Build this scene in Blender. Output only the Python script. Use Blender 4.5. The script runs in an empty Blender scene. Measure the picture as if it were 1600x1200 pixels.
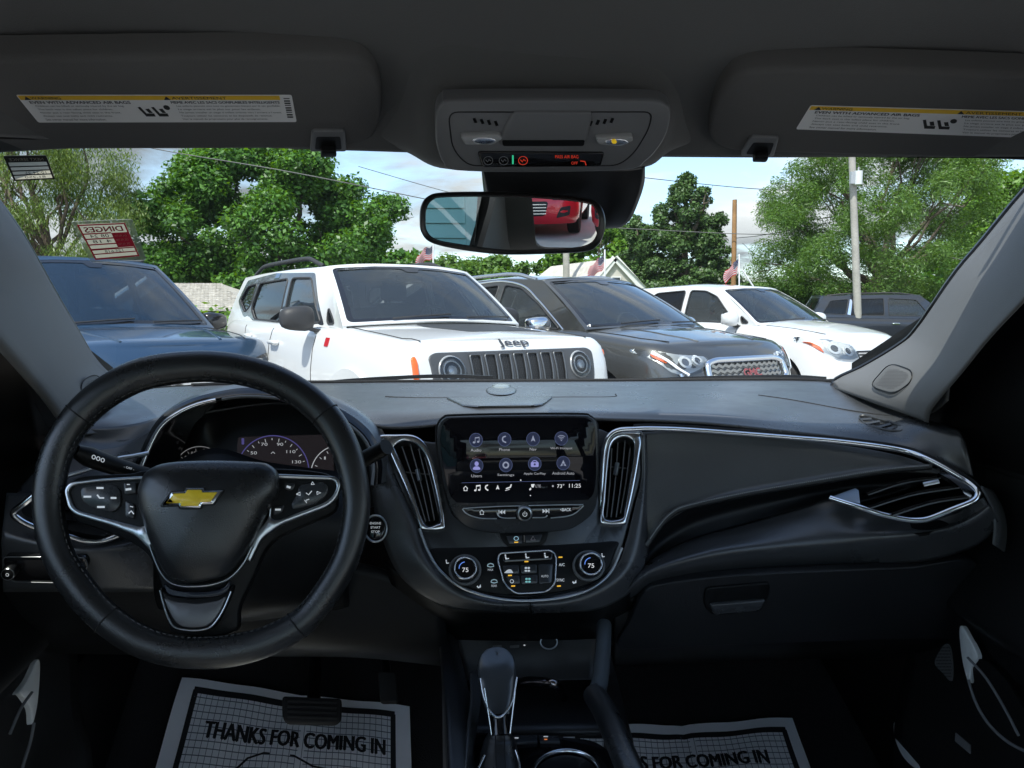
import bpy, bmesh, math, random
import numpy as np
from mathutils import Vector, Matrix
from mathutils.geometry import delaunay_2d_cdt
random.seed(7); np.random.seed(7)
R = math.radians
sc = bpy.context.scene
COL = sc.collection

# ------------------------------------------------------------------ camera, sky, sun, exposure
CAM = np.array([0.0, 0.0, 1.22]); FOC = 1150.0; YAW = R(5); PIT = R(5.4)
cd = bpy.data.cameras.new('camera'); cam = bpy.data.objects.new('camera', cd); COL.objects.link(cam)
cd.sensor_width = 36; cd.lens = FOC/1600*36; cd.clip_start = 0.02; cd.clip_end = 3000
cam.location = CAM; cam.rotation_euler = (R(90)-PIT, 0, -YAW)
sc.camera = cam

SUN_AZ = (-0.55, -0.83); SUN_EL = R(56)
world = bpy.data.worlds.new('World'); sc.world = world; world.use_nodes = True
nt = world.node_tree; nt.nodes.clear()
def N(t, typ, **kw):
    n = t.nodes.new(typ)
    for k, v in kw.items():
        if k.startswith('i_'):
            key = k[2:]; key = int(key) if key.isdigit() else key.replace('_', ' ')
            n.inputs[key].default_value = v
        else: setattr(n, k, v)
    return n
wo = N(nt, 'ShaderNodeOutputWorld'); bg = N(nt, 'ShaderNodeBackground'); bg.inputs[1].default_value = 0.15
sky = N(nt, 'ShaderNodeTexSky', sky_type='NISHITA', sun_disc=False, sun_elevation=SUN_EL,
        sun_rotation=math.atan2(SUN_AZ[0], SUN_AZ[1]), altitude=100, air_density=1.0, dust_density=1.2, ozone_density=1.5)
tc = N(nt, 'ShaderNodeTexCoord')
sep = N(nt, 'ShaderNodeSeparateXYZ'); nt.links.new(tc.outputs['Generated'], sep.inputs[0])
zc = N(nt, 'ShaderNodeMath', operation='MAXIMUM'); nt.links.new(sep.outputs[2], zc.inputs[0]); zc.inputs[1].default_value = 0.0
za = N(nt, 'ShaderNodeMath', operation='ADD'); nt.links.new(zc.outputs[0], za.inputs[0]); za.inputs[1].default_value = 0.16
dx = N(nt, 'ShaderNodeMath', operation='DIVIDE'); nt.links.new(sep.outputs[0], dx.inputs[0]); nt.links.new(za.outputs[0], dx.inputs[1])
dy = N(nt, 'ShaderNodeMath', operation='DIVIDE'); nt.links.new(sep.outputs[1], dy.inputs[0]); nt.links.new(za.outputs[0], dy.inputs[1])
cx = N(nt, 'ShaderNodeCombineXYZ'); nt.links.new(dx.outputs[0], cx.inputs[0]); nt.links.new(dy.outputs[0], cx.inputs[1])
n1 = N(nt, 'ShaderNodeTexNoise', i_Scale=0.95, i_Detail=9.0, i_Roughness=0.56, i_Distortion=0.5); nt.links.new(cx.outputs[0], n1.inputs['Vector'])
mpn = N(nt, 'ShaderNodeMapping'); mpn.inputs['Location'].default_value = (3.1, 7.7, 0.4); nt.links.new(cx.outputs[0], mpn.inputs[0])
n2 = N(nt, 'ShaderNodeTexNoise', i_Scale=0.75, i_Detail=7.0, i_Roughness=0.55); nt.links.new(mpn.outputs[0], n2.inputs['Vector'])
r1 = N(nt, 'ShaderNodeValToRGB'); nt.links.new(n1.outputs[0], r1.inputs[0])
r1.color_ramp.elements[0].position = 0.46; r1.color_ramp.elements[1].position = 0.58
r2 = N(nt, 'ShaderNodeValToRGB'); nt.links.new(n2.outputs[0], r2.inputs[0])
r2.color_ramp.elements[0].position = 0.36; r2.color_ramp.elements[0].color = (1.15, 1.26, 1.38, 1)
r2.color_ramp.elements[1].position = 0.66; r2.color_ramp.elements[1].color = (3.9, 3.9, 3.95, 1)
mix = N(nt, 'ShaderNodeMix', data_type='RGBA')
nt.links.new(r1.outputs[0], mix.inputs[0]); nt.links.new(sky.outputs[0], mix.inputs[6]); nt.links.new(r2.outputs[0], mix.inputs[7])
nt.links.new(mix.outputs[2], bg.inputs[0]); nt.links.new(bg.outputs[0], wo.inputs[0])

sl = bpy.data.lights.new('sun', 'SUN'); sl.energy = 2.7; sl.angle = R(0.55); sl.color = (1.0, 0.95, 0.88)
sun = bpy.data.objects.new('sun', sl); COL.objects.link(sun)
sdir = Vector((SUN_AZ[0]*math.cos(SUN_EL)/math.hypot(*SUN_AZ), SUN_AZ[1]*math.cos(SUN_EL)/math.hypot(*SUN_AZ), math.sin(SUN_EL)))
sun.rotation_euler = sdir.to_track_quat('Z', 'Y').to_euler(); sun.location = (0, 0, 30)
sc.view_settings.view_transform = 'Standard'; sc.view_settings.look = 'None'
sc.view_settings.exposure = 1.55; sc.view_settings.gamma = 1; sc.view_settings.use_curve_mapping = False
sc.render.engine = 'CYCLES'; sc.cycles.use_denoising = True; sc.cycles.max_bounces = 10
sc.cycles.transparent_max_bounces = 24; sc.cycles.glossy_bounces = 5; sc.cycles.diffuse_bounces = 5
sc.cycles.caustics_reflective = False; sc.cycles.caustics_refractive = False; sc.cycles.sample_clamp_indirect = 4

# ------------------------------------------------------------------ photo geometry helpers (used to measure real positions)
_f = np.array([math.sin(YAW)*math.cos(PIT), math.cos(YAW)*math.cos(PIT), -math.sin(PIT)])
_r = np.array([math.cos(YAW), -math.sin(YAW), 0.0]); _u = np.cross(_r, _f)
def ray(u, v): return _f+_r*((u-800)/FOC)-_u*((v-600)/FOC)
def PX(u, v, Y): d = ray(u, v); return CAM+d*(Y/d[1])
def PZ(u, v, Z): d = ray(u, v); return CAM+d*((Z-CAM[2])/d[2])
class Plane:
    def __init__(s, p, n): s.p = np.array(p, float); s.n = np.array(n, float); s.n /= np.linalg.norm(s.n)
    def __call__(s, u, v, h=0.0):
        d = ray(u, v); return CAM+d*(((s.p-CAM)@s.n)/(d@s.n))+s.n*h
def plane3(a, b, c):
    a, b, c = [PX(*t) for t in (a, b, c)]; n = np.cross(b-a, c-a)
    if n@(CAM-a) < 0: n = -n
    return Plane(a, n)

# ------------------------------------------------------------------ object helpers
def tag(o, label=None, cat=None, group=None, kind=None):
    if label: o['label'] = label
    if cat: o['category'] = cat
    if group: o['group'] = group
    if kind: o['kind'] = kind
    return o
def thing(name, loc, label, cat, group=None, rz=0.0):
    o = bpy.data.objects.new(name, None); COL.objects.link(o); o.empty_display_size = 0.1
    o.location = loc; o.rotation_euler = (0, 0, rz); return tag(o, label, cat, group)
def mk(name, verts, faces, mat, parent=None, local=False, smooth=True, angle=35):
    me = bpy.data.meshes.new(name)
    me.from_pydata([tuple(map(float, v)) for v in verts], [], [tuple(int(i) for i in f) for f in faces]); me.validate(); me.update()
    if smooth:
        me.polygons.foreach_set('use_smooth', [True]*len(me.polygons))
        if angle < 180: me.set_sharp_from_angle(angle=R(angle))
    if mat is not None: me.materials.append(mat)
    o = bpy.data.objects.new(name, me); COL.objects.link(o)
    if parent is not None:
        o.parent = parent
        if not local and parent.type == 'EMPTY': o.matrix_parent_inverse = Matrix.Translation(-Vector(parent.location))
    return o
def solidify(o, t, off=-1.0):
    m = o.modifiers.new('s', 'SOLIDIFY'); m.thickness = t; m.offset = off; m.use_even_offset = False; return o
def crm(P, n, closed=False):
    """resample a control polyline with a Catmull-Rom spline to n points"""
    P = np.asarray(P, float)
    if len(P) == 2 and not closed: return P[0]+(P[1]-P[0])*np.linspace(0, 1, n)[:, None]
    if closed: Q = np.vstack([P[-1], P, P[0], P[1]]); m = len(P)
    else: Q = np.vstack([2*P[0]-P[1], P, 2*P[-1]-P[-2]]); m = len(P)-1
    t = np.linspace(0, m, n, endpoint=not closed); i = np.minimum(t.astype(int), m-1); f = (t-i)[:, None]
    a, b, c, d = Q[i], Q[i+1], Q[i+2], Q[i+3]
    return 0.5*((2*b)+(-a+c)*f+(2*a-5*b+4*c-d)*f**2+(-a+3*b-3*c+d)*f**3)
def grid_faces(nr, nc, closed=False):
    F = []
    for i in range(nr-1):
        for j in range(nc if closed else nc-1):
            k = (j+1) % nc; F.append((i*nc+j, i*nc+k, (i+1)*nc+k, (i+1)*nc+j))
    return F
def loft(name, rows, nu, nv, mat, parent=None, local=False, thick=0.0, angle=180, closed=False, conv=True, off=-1.0):
    if conv: rows = [[PX(*p) for p in r] for r in rows]
    G = np.array([crm(r, nu, closed) for r in rows])
    G = np.stack([crm(G[:, j], nv) for j in range(G.shape[1])], 1)
    o = mk(name, G.reshape(-1, 3), grid_faces(G.shape[0], G.shape[1], closed), mat, parent, local, angle=angle)
    if thick: solidify(o, thick, off)
    return o
def rc(P, r, seg=5):
    """round polygon corners; r a number or a list"""
    P = [np.array(p, float) for p in P]; n = len(P); out = []
    for i in range(n):
        ri = r[i] if isinstance(r, (list, tuple)) else r
        a, b, c = P[i-1], P[i], P[(i+1) % n]; u, w = a-b, c-b; lu, lw = np.linalg.norm(u), np.linalg.norm(w)
        d = min(ri, lu*.48, lw*.48)
        if d <= 1e-9: out.append(b); continue
        p, q = b+u/lu*d, b+w/lw*d
        for k in range(seg+1):
            t = k/seg; out.append((1-t)**2*p+2*t*(1-t)*b+t*t*q)
    return np.array(out)
def smooth_poly(P, n=60): return crm(P, n, closed=True)
def inside(pts, poly):
    x, y = pts[:, 0], pts[:, 1]; res = np.zeros(len(pts), bool); n = len(poly)
    for i in range(n):
        x1, y1 = poly[i]; x2, y2 = poly[(i+1) % n]
        if y1 == y2: continue
        c = ((y1 > y) != (y2 > y)) & (x < (x2-x1)*(y-y1)/(y2-y1)+x1); res ^= c
    return res
def inset(P, d):
    """move a closed outline inwards by d"""
    P = np.asarray(P, float); a = np.roll(P, 1, 0); b = np.roll(P, -1, 0)
    area = 0.5*np.sum(P[:, 0]*b[:, 1]-b[:, 0]*P[:, 1]); s = 1 if area > 0 else -1
    e1 = P-a; e2 = b-P; e1 /= np.linalg.norm(e1, axis=1)[:, None]+1e-12; e2 /= np.linalg.norm(e2, axis=1)[:, None]+1e-12
    t = e1+e2; t /= np.linalg.norm(t, axis=1)[:, None]+1e-9
    nrm = np.stack([-t[:, 1], t[:, 0]], 1)*s
    k = 1/np.clip(np.sum(nrm*np.stack([-e1[:, 1], e1[:, 0]], 1)*s, 1), .5, 1)
    return P+nrm*d*k[:, None]
def cdt(outline, holes=(), grid=None):
    outline = np.asarray(outline, float); holes = [np.asarray(h, float) for h in holes]
    pts = [outline]+holes; E = []; o = 0
    for p in pts:
        E += [(o+i, o+(i+1) % len(p)) for i in range(len(p))]; o += len(p)
    V = np.vstack(pts); nb = len(V)
    if grid:
        mn, mx = outline.min(0), outline.max(0)
        gx, gy = np.meshgrid(np.arange(mn[0]+grid/2, mx[0], grid), np.arange(mn[1]+grid/2, mx[1], grid))
        g = np.stack([gx.ravel(), gy.ravel()], 1)
        ok = inside(g, inset(outline, grid*.25))
        for h in holes: ok &= ~inside(g, inset(h, -grid*.25))
        V = np.vstack([V, g[ok]])
    res = delaunay_2d_cdt([Vector(p) for p in V], E, [], 0, 1e-7)
    v2 = np.array([tuple(p) for p in res[0]]); T = np.array([f for f in res[2] if len(f) == 3])
    c = v2[T].mean(1); ok = inside(c, outline)
    for h in holes: ok &= ~inside(c, h)
    T = T[ok]
    a, b, c = v2[T[:, 0]], v2[T[:, 1]], v2[T[:, 2]]
    ar = (b[:, 0]-a[:, 0])*(c[:, 1]-a[:, 1])-(b[:, 1]-a[:, 1])*(c[:, 0]-a[:, 0])
    T[ar < 0] = T[ar < 0][:, ::-1]
    return v2, T[np.abs(ar) > 1e-12]
def plate(name, outline, mapf, h0, h1, mat, parent=None, holes=(), grid=None, bev=0.0, bevh=None, local=False, angle=50, smooth=True):
    """solid plate: 2D outline (with holes) mapped to 3D; top at h1, side walls to h0, chamfer bev (2D units) x bevh (height)"""
    outline = np.asarray(outline, float); holes = [np.asarray(h, float) for h in holes]
    bevh = (abs(h1-h0)*.5 if bev else 0) if bevh is None else bevh
    top = inset(outline, bev) if bev else outline
    th = [inset(h, -bev) if bev else h for h in holes]
    v2, T = cdt(top, th, grid)
    s = 1 if h1 >= h0 else -1
    V = [mapf(p[0], p[1], h1) for p in v2]; F = [tuple(t) for t in T]
    for base, tp in zip([outline]+holes, [top]+th):
        n = len(base); k = len(V)
        rings = [(tp, h1)]
        if bev:
            mid = (tp+base)/2+(base-tp)*.21
            rings += [(mid, h1-s*bevh*.29), (base, h1-s*bevh)]
        rings += [(base, h0)]
        for P, h in rings: V += [mapf(p[0], p[1], h) for p in P]
        for r_ in range(len(rings)-1):
            for i in range(n):
                j = (i+1) % n; F.append((k+r_*n+i, k+r_*n+j, k+(r_+1)*n+j, k+(r_+1)*n+i))
    o = mk(name, V, F, mat, parent, local, smooth=smooth, angle=angle)
    bm = bmesh.new(); bm.from_mesh(o.data); bmesh.ops.remove_doubles(bm, verts=bm.verts, dist=1e-6)
    bmesh.ops.recalc_face_normals(bm, faces=bm.faces)
    bm.to_mesh(o.data); bm.free()
    if smooth: o.data.polygons.foreach_set('use_smooth', [True]*len(o.data.polygons)); o.data.set_sharp_from_angle(angle=R(angle))
    return o
def sweep(name, pts, prof, up, mat, parent=None, closed=False, local=False, n=None, cap=True, angle=50, scale=None):
    """sweep a closed 2D profile (a sideways, b along up) along 3D points; scale: per-point factor"""
    P = crm(pts, n, closed) if n else np.asarray(pts, float)
    m = len(P); T = (np.roll(P, -1, 0)-np.roll(P, 1, 0)) if closed else np.gradient(P, axis=0)
    T /= np.linalg.norm(T, axis=1)[:, None]+1e-12
    V = []; prof = np.asarray(prof, float)
    if up is None:
        ref = np.array([0, 0, 1.]) if abs(T[0][2]) < .9 else np.array([1., 0, 0]); Us = []
        for t in T: ref = ref-t*(ref@t); ref /= np.linalg.norm(ref)+1e-12; Us.append(ref)
    else: Us = [np.asarray(up(p) if callable(up) else up, float) for p in P]
    for i in range(m):
        t = T[i]; w = Us[i]-t*(Us[i]@t); w /= np.linalg.norm(w)+1e-12; s = np.cross(t, w); k = 1 if scale is None else scale[i]
        for a, b in prof: V.append(P[i]+s*a*k+w*b*k)
    q = len(prof); F = []
    for i in range(m if closed else m-1):
        i2 = (i+1) % m
        for j in range(q): F.append((i*q+j, i*q+(j+1) % q, i2*q+(j+1) % q, i2*q+j))
    if cap and not closed: F += [tuple(range(q))[::-1], tuple((m-1)*q+j for j in range(q))]
    o = mk(name, V, F, mat, parent, local, angle=angle)
    bm = bmesh.new(); bm.from_mesh(o.data); bmesh.ops.recalc_face_normals(bm, faces=bm.faces); bm.to_mesh(o.data); bm.free()
    o.data.polygons.foreach_set('use_smooth', [True]*len(o.data.polygons)); o.data.set_sharp_from_angle(angle=R(angle))
    return o
def circ(r, k=8, b=None): return [(math.cos(2*math.pi*i/k)*r, math.sin(2*math.pi*i/k)*(b or r)) for i in range(k)]
def strip_prof(w, h): return [(-w*math.cos(a), h*1.35*math.sin(a)) for a in np.linspace(0, math.pi, 10)]+[(w*.8, -h*.3), (-w*.8, -h*.3)]
def tube(name, pts, r, mat, parent=None, closed=False, local=False, n=None, k=8, scale=None):
    return sweep(name, pts, circ(r, k), None, mat, parent, closed, local, n, scale=scale)
def circ2(cx, cy, rx, ry=None, k=28, rot=0):
    ry = ry or rx; a = np.arange(k)*2*math.pi/k; c, s = math.cos(rot), math.sin(rot)
    x, y = rx*np.cos(a), ry*np.sin(a); return np.stack([cx+x*c-y*s, cy+x*s+y*c], 1)
def box(name, c, size, mat, parent=None, local=False, rot=None, bev=0.0):
    bm = bmesh.new(); bmesh.ops.create_cube(bm, size=1); bmesh.ops.scale(bm, vec=size, verts=bm.verts)
    if bev: bmesh.ops.bevel(bm, geom=bm.edges, offset=bev, segments=3, affect='EDGES', profile=.5)
    if rot is not None: bmesh.ops.rotate(bm, cent=(0, 0, 0), matrix=rot, verts=bm.verts)
    bmesh.ops.translate(bm, vec=c, verts=bm.verts)
    V = [v.co[:] for v in bm.verts]; F = [[v.index for v in f.verts] for f in bm.faces]
    for f in F: pass
    bm.verts.index_update(); F = [[v.index for v in f.verts] for f in bm.faces]; bm.free()
    return mk(name, V, F, mat, parent, local, smooth=bool(bev), angle=40)
def ribbon2(P, w, closed=False):
    """outline (2D) of a stroke of width w along polyline P"""
    P = np.asarray(P, float); T = np.gradient(P, axis=0); T /= np.linalg.norm(T, axis=1)[:, None]+1e-9
    n = np.stack([-T[:, 1], T[:, 0]], 1)*w/2; return np.vstack([P+n, (P-n)[::-1]])
def stroke(name, P, w, mapf, h, mat, parent, local=False):
    P = np.asarray(P, float); T = np.gradient(P, axis=0); T /= np.linalg.norm(T, axis=1)[:, None]+1e-9
    n = np.stack([-T[:, 1], T[:, 0]], 1)*w/2; A, B = P+n, P-n; m = len(P)
    V = [mapf(a[0], a[1], h) for a in A]+[mapf(b[0], b[1], h) for b in B]
    return mk(name, V, [(i, i+1, m+i+1, m+i) for i in range(m-1)], mat, parent, local, smooth=False)
def flat(name, polys, mapf, h, mat, parent=None, local=False, kind=None):
    """several flat filled outlines printed on a mapped surface, one mesh"""
    V = []; F = []
    for P in polys:
        P = np.asarray(P, float)
        if len(P) < 3: continue
        if len(P) == 4: k = len(V); V += [mapf(p[0], p[1], h) for p in P]; F.append((k, k+1, k+2, k+3)); continue
        v2, T = cdt(P); k = len(V); V += [mapf(p[0], p[1], h) for p in v2]; F += [tuple(t+k) for t in T]
    return mk(name, V, F, mat, parent, local, smooth=False)
_tcache = {}
def text2(s):
    if s not in _tcache:
        cu = bpy.data.curves.new('t', 'FONT'); cu.body = s; cu.resolution_u = 3; cu.align_x = 'CENTER'
        o = bpy.data.objects.new('t', cu); me = o.to_mesh()
        V = np.array([v.co[:2] for v in me.vertices]); F = [tuple(p.vertices) for p in me.polygons]
        o.to_mesh_clear(); bpy.data.objects.remove(o); bpy.data.curves.remove(cu)
        _tcache[s] = (V, F)
    return _tcache[s]
def text(name, s, c, w, h, mapf, hh, mat, parent, slope=0.0, mirror=False, shear=0.0, up=-1, local=False, bold=0.0, skew=0.0):
    """print s centred on the 2D point c, w wide and h tall (cap height), mapped; up=-1 when v runs down"""
    V, F = text2(s); V = V.copy(); mn, mx = V.min(0), V.max(0)
    V[:, 0] = (V[:, 0]-(mn[0]+mx[0])/2)/(mx[0]-mn[0])*w; V[:, 1] = (V[:, 1]-(mn[1]+mx[1])/2)/(mx[1]-mn[1])*h
    if mirror: V[:, 0] *= -1
    x = c[0]+V[:, 0]+V[:, 1]*skew; y = c[1]+up*V[:, 1]+V[:, 0]*slope
    P = []; G = []
    offs = [(0, 0)] if not bold else [(-bold, 0), (bold, 0), (0, bold)]
    for q, (ox, oy) in enumerate(offs):
        k = len(P); P += [mapf(a+ox, b+oy, hh+q*2e-5) for a, b in zip(x, y)]; G += [tuple(i+k for i in f) for f in F]
    return mk(name, P, G, mat, parent, local, smooth=False)

# ------------------------------------------------------------------ materials
MATS = {}
def pmat(name, col, rough=0.5, metal=0.0, spec=0.5, bump=0.0, bscale=300.0, var=0.0, vscale=4.0, coat=0.0, emit=None, es=1.0, transl=0.0, coords='Object', crough=0.03, vdist=0.001, sheen=0.0, rvar=0.0):
    if name in MATS: return MATS[name]
    m = bpy.data.materials.new(name); m.use_nodes = True; t = m.node_tree; b = t.nodes['Principled BSDF']
    b.inputs['Base Color'].default_value = (*col, 1); b.inputs['Roughness'].default_value = rough
    b.inputs['Metallic'].default_value = metal; b.inputs['Specular IOR Level'].default_value = spec
    b.inputs['Coat Weight'].default_value = coat; b.inputs['Coat Roughness'].default_value = crough
    b.inputs['Sheen Weight'].default_value = sheen
    c = N(t, 'ShaderNodeTexCoord')
    if bump:
        n = N(t, 'ShaderNodeTexNoise', i_Scale=bscale, i_Detail=3.0); t.links.new(c.outputs[coords], n.inputs['Vector'])
        bu = N(t, 'ShaderNodeBump', i_Strength=bump, i_Distance=vdist); t.links.new(n.outputs[0], bu.inputs['Height']); t.links.new(bu.outputs[0], b.inputs['Normal'])
    if var:
        n = N(t, 'ShaderNodeTexNoise', i_Scale=vscale, i_Detail=5.0, i_Roughness=0.6); t.links.new(c.outputs[coords], n.inputs['Vector'])
        mr = N(t, 'ShaderNodeMapRange'); mr.inputs[1].default_value = .3; mr.inputs[2].default_value = .7; mr.inputs[3].default_value = 1-var; mr.inputs[4].default_value = 1+var
        t.links.new(n.outputs[0], mr.inputs[0])
        mx = N(t, 'ShaderNodeMix', data_type='RGBA', blend_type='MULTIPLY'); mx.inputs[0].default_value = 1; mx.inputs[6].default_value = (*col, 1)
        t.links.new(mr.outputs[0], mx.inputs[7]); t.links.new(mx.outputs[2], b.inputs['Base Color'])
    if rvar:
        n = N(t, 'ShaderNodeTexNoise', i_Scale=11.0, i_Detail=6.0, i_Roughness=0.65); t.links.new(c.outputs[coords], n.inputs['Vector'])
        mr = N(t, 'ShaderNodeMapRange'); mr.inputs[1].default_value = .3; mr.inputs[2].default_value = .7; mr.inputs[3].default_value = max(rough-rvar, 0.02); mr.inputs[4].default_value = rough+rvar
        t.links.new(n.outputs[0], mr.inputs[0]); t.links.new(mr.outputs[0], b.inputs['Roughness'])
    if emit: b.inputs['Emission Color'].default_value = (*emit, 1); b.inputs['Emission Strength'].default_value = es
    MATS[name] = m; return m
def glass(name, tint, refl=1.0, rough=0.0, haze=0.0, film=None, streak=0.0):
    """thin pane: transparent film with a Fresnel reflection on top; haze adds a pale film, dust and painted reflection"""
    m = bpy.data.materials.new(name); m.use_nodes = True; t = m.node_tree; t.nodes.clear()
    o = N(t, 'ShaderNodeOutputMaterial'); tr = N(t, 'ShaderNodeBsdfTransparent'); tr.inputs[0].default_value = (*tint, 1)
    gl = N(t, 'ShaderNodeBsdfGlossy'); gl.inputs['Roughness'].default_value = rough
    fr = N(t, 'ShaderNodeFresnel', i_IOR=1.5); ml = N(t, 'ShaderNodeMath', operation='MULTIPLY'); ml.inputs[1].default_value = refl
    t.links.new(fr.outputs[0], ml.inputs[0]); ml.use_clamp = True
    mx = N(t, 'ShaderNodeMixShader'); t.links.new(ml.outputs[0], mx.inputs[0])
    src = tr
    if haze or film:
        df = N(t, 'ShaderNodeBsdfDiffuse'); df.inputs[0].default_value = (*(film or (.5, .5, .5)), 1)
        m2 = N(t, 'ShaderNodeMixShader'); m2.inputs[0].default_value = haze
        if streak:
            c = N(t, 'ShaderNodeTexCoord'); mp = N(t, 'ShaderNodeMapping'); mp.inputs['Scale'].default_value = (1.2, 5.0, 5.0); mp.inputs['Rotation'].default_value = (0, .3, .5); t.links.new(c.outputs['Object'], mp.inputs[0])
            n = N(t, 'ShaderNodeTexNoise', i_Scale=2.2, i_Detail=8.0, i_Roughness=.7, i_Distortion=1.2); t.links.new(mp.outputs[0], n.inputs['Vector'])
            r = N(t, 'ShaderNodeMapRange'); r.inputs[1].default_value = .45; r.inputs[2].default_value = .8; r.inputs[3].default_value = haze; r.inputs[4].default_value = haze+streak; t.links.new(n.outputs[0], r.inputs[0]); t.links.new(r.outputs[0], m2.inputs[0])
        t.links.new(tr.outputs[0], m2.inputs[1]); t.links.new(df.outputs[0], m2.inputs[2]); src = m2
    t.links.new(src.outputs[0], mx.inputs[1]); t.links.new(gl.outputs[0], mx.inputs[2]); t.links.new(mx.outputs[0], o.inputs[0])
    MATS[name] = m; return m
def leafmat(name, c1, c2, tr=0.35, hue=0.47, sat=1.15, val=1.25):
    m = bpy.data.materials.new(name); m.use_nodes = True; t = m.node_tree; t.nodes.clear()
    o = N(t, 'ShaderNodeOutputMaterial'); g = N(t, 'ShaderNodeNewGeometry'); rp = N(t, 'ShaderNodeValToRGB')
    rp.color_ramp.elements[0].color = (*c1, 1); rp.color_ramp.elements[1].color = (*c2, 1)
    t.links.new(g.outputs['Random Per Island'], rp.inputs[0])
    d = N(t, 'ShaderNodeBsdfDiffuse'); T = N(t, 'ShaderNodeBsdfTranslucent'); t.links.new(rp.outputs[0], d.inputs[0])
    hs = N(t, 'ShaderNodeHueSaturation', i_Hue=hue, i_Saturation=sat, i_Value=val); t.links.new(rp.outputs[0], hs.inputs['Color']); t.links.new(hs.outputs[0], T.inputs[0])
    mx = N(t, 'ShaderNodeMixShader'); mx.inputs[0].default_value = tr; t.links.new(d.outputs[0], mx.inputs[1]); t.links.new(T.outputs[0], mx.inputs[2])
    gl = N(t, 'ShaderNodeBsdfGlossy'); gl.inputs['Roughness'].default_value = .45; m2 = N(t, 'ShaderNodeMixShader'); m2.inputs[0].default_value = .04
    t.links.new(mx.outputs[0], m2.inputs[1]); t.links.new(gl.outputs[0], m2.inputs[2]); t.links.new(m2.outputs[0], o.inputs[0])
    return m
# ================================================================== OUTSIDE
GND = pmat('pale_pavement', (.36, .345, .33), .9, bump=.5, bscale=60, var=.12, vscale=.6, coords='Object', vdist=.01)
g = mk('ground', [(-1500, -1500, 0), (1500, -1500, 0), (1500, 1500, 0), (-1500, 1500, 0)], [(0, 1, 2, 3)], GND, smooth=False); tag(g, kind='structure')
GRASS = pmat('grass_lawn', (.10, .17, .035), .9, bump=1, bscale=3, var=.35, vscale=.5, vdist=.05)
gl = mk('lawn', [(-200, 14.5, .012), (200, 17.5, .012), (200, 300, .012), (-200, 300, .012)], [(0, 1, 2, 3)], GRASS, smooth=False); tag(gl, kind='structure')
# far grassy embankment with road edge on top
def bank():
    rows = []
    for y, z in ((58, 0), (62, 1.0), (70, 4.0), (74, 4.35), (100, 4.35)):
        rows.append([(x, y, z+.15*math.sin(x*.07)) for x in np.linspace(-80, 160, 40)])
    o = loft('grass_embankment', rows, 60, 14, GRASS, conv=False); tag(o, kind='structure')
bank()

# ---- trees
BARK = pmat('bark', (.12, .095, .07), .95, bump=.8, bscale=9, var=.3, vscale=3, vdist=.03)
def limb_mesh(segs, k=7):
    """segs: list of (polyline Nx3, radii)"""
    V = []; F = []
    for P, rad in segs:
        P = np.asarray(P, float); T = np.gradient(P, axis=0); T /= np.linalg.norm(T, axis=1)[:, None]+1e-9
        ref = np.array([1., .2, .1]); b = len(V)
        for p, t, r_ in zip(P, T, rad):
            ref = ref-t*(ref@t); ref /= np.linalg.norm(ref); s = np.cross(t, ref)
            for j in range(k):
                a = 2*math.pi*j/k; V.append(p+(ref*math.cos(a)+s*math.sin(a))*r_)
        F += [tuple(b+x for x in f) for f in grid_faces(len(P), k, True)]
    return V, F
def leaves(C, n, size, flatness=1.0, droop=0.0, rng=None, fronds=False):
    """C: rows (cx,cy,cz,r). scatter leaf-clump quads in shells round each centre"""
    C = np.asarray(C); w = C[:, 3]**2.2; idx = rng.choice(len(C), n, p=w/w.sum()); c = C[idx]
    d = rng.normal(size=(n, 3)); d /= np.linalg.norm(d, axis=1)[:, None]; d[:, 2] *= .78
    rr = c[:, 3]*(rng.random(n)**.45)*(.8+.35*rng.random(n))
    P = c[:, :3]+d*rr[:, None]
    nrm = d*.9+rng.normal(size=(n, 3))*.75+np.array([0, 0, flatness]); nrm /= np.linalg.norm(nrm, axis=1)[:, None]
    a = np.cross(nrm, rng.normal(size=(n, 3))); a /= np.linalg.norm(a, axis=1)[:, None]; b = np.cross(nrm, a)
    s = size*(.38+1.15*rng.random(n)**2)[:, None]
    if fronds: a = a*.35+np.array([0, 0, -1.])*droop; a /= np.linalg.norm(a, axis=1)[:, None]; b = np.cross(a, rng.normal(size=(n, 3))); b /= np.linalg.norm(b, axis=1)[:, None]; b *= .35
    q = np.stack([P-a*s*.6, P+b*s*.42, P+a*s*.75+nrm*s*.15, P-b*s*.42], 1).reshape(-1, 3)
    return q
def quadmesh(name, q, mat, parent):
    me = bpy.data.meshes.new(name); nf = len(q)//4
    me.vertices.add(len(q)); me.vertices.foreach_set('co', q.astype(np.float32).ravel())
    me.loops.add(len(q)); me.loops.foreach_set('vertex_index', np.arange(len(q), dtype=np.int32))
    me.polygons.add(nf); me.polygons.foreach_set('loop_start', np.arange(nf, dtype=np.int32)*4)
    me.update(calc_edges=True); me.validate(); me.materials.append(mat)
    o = bpy.data.objects.new(name, me); COL.objects.link(o); o.parent = parent
    return o
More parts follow.
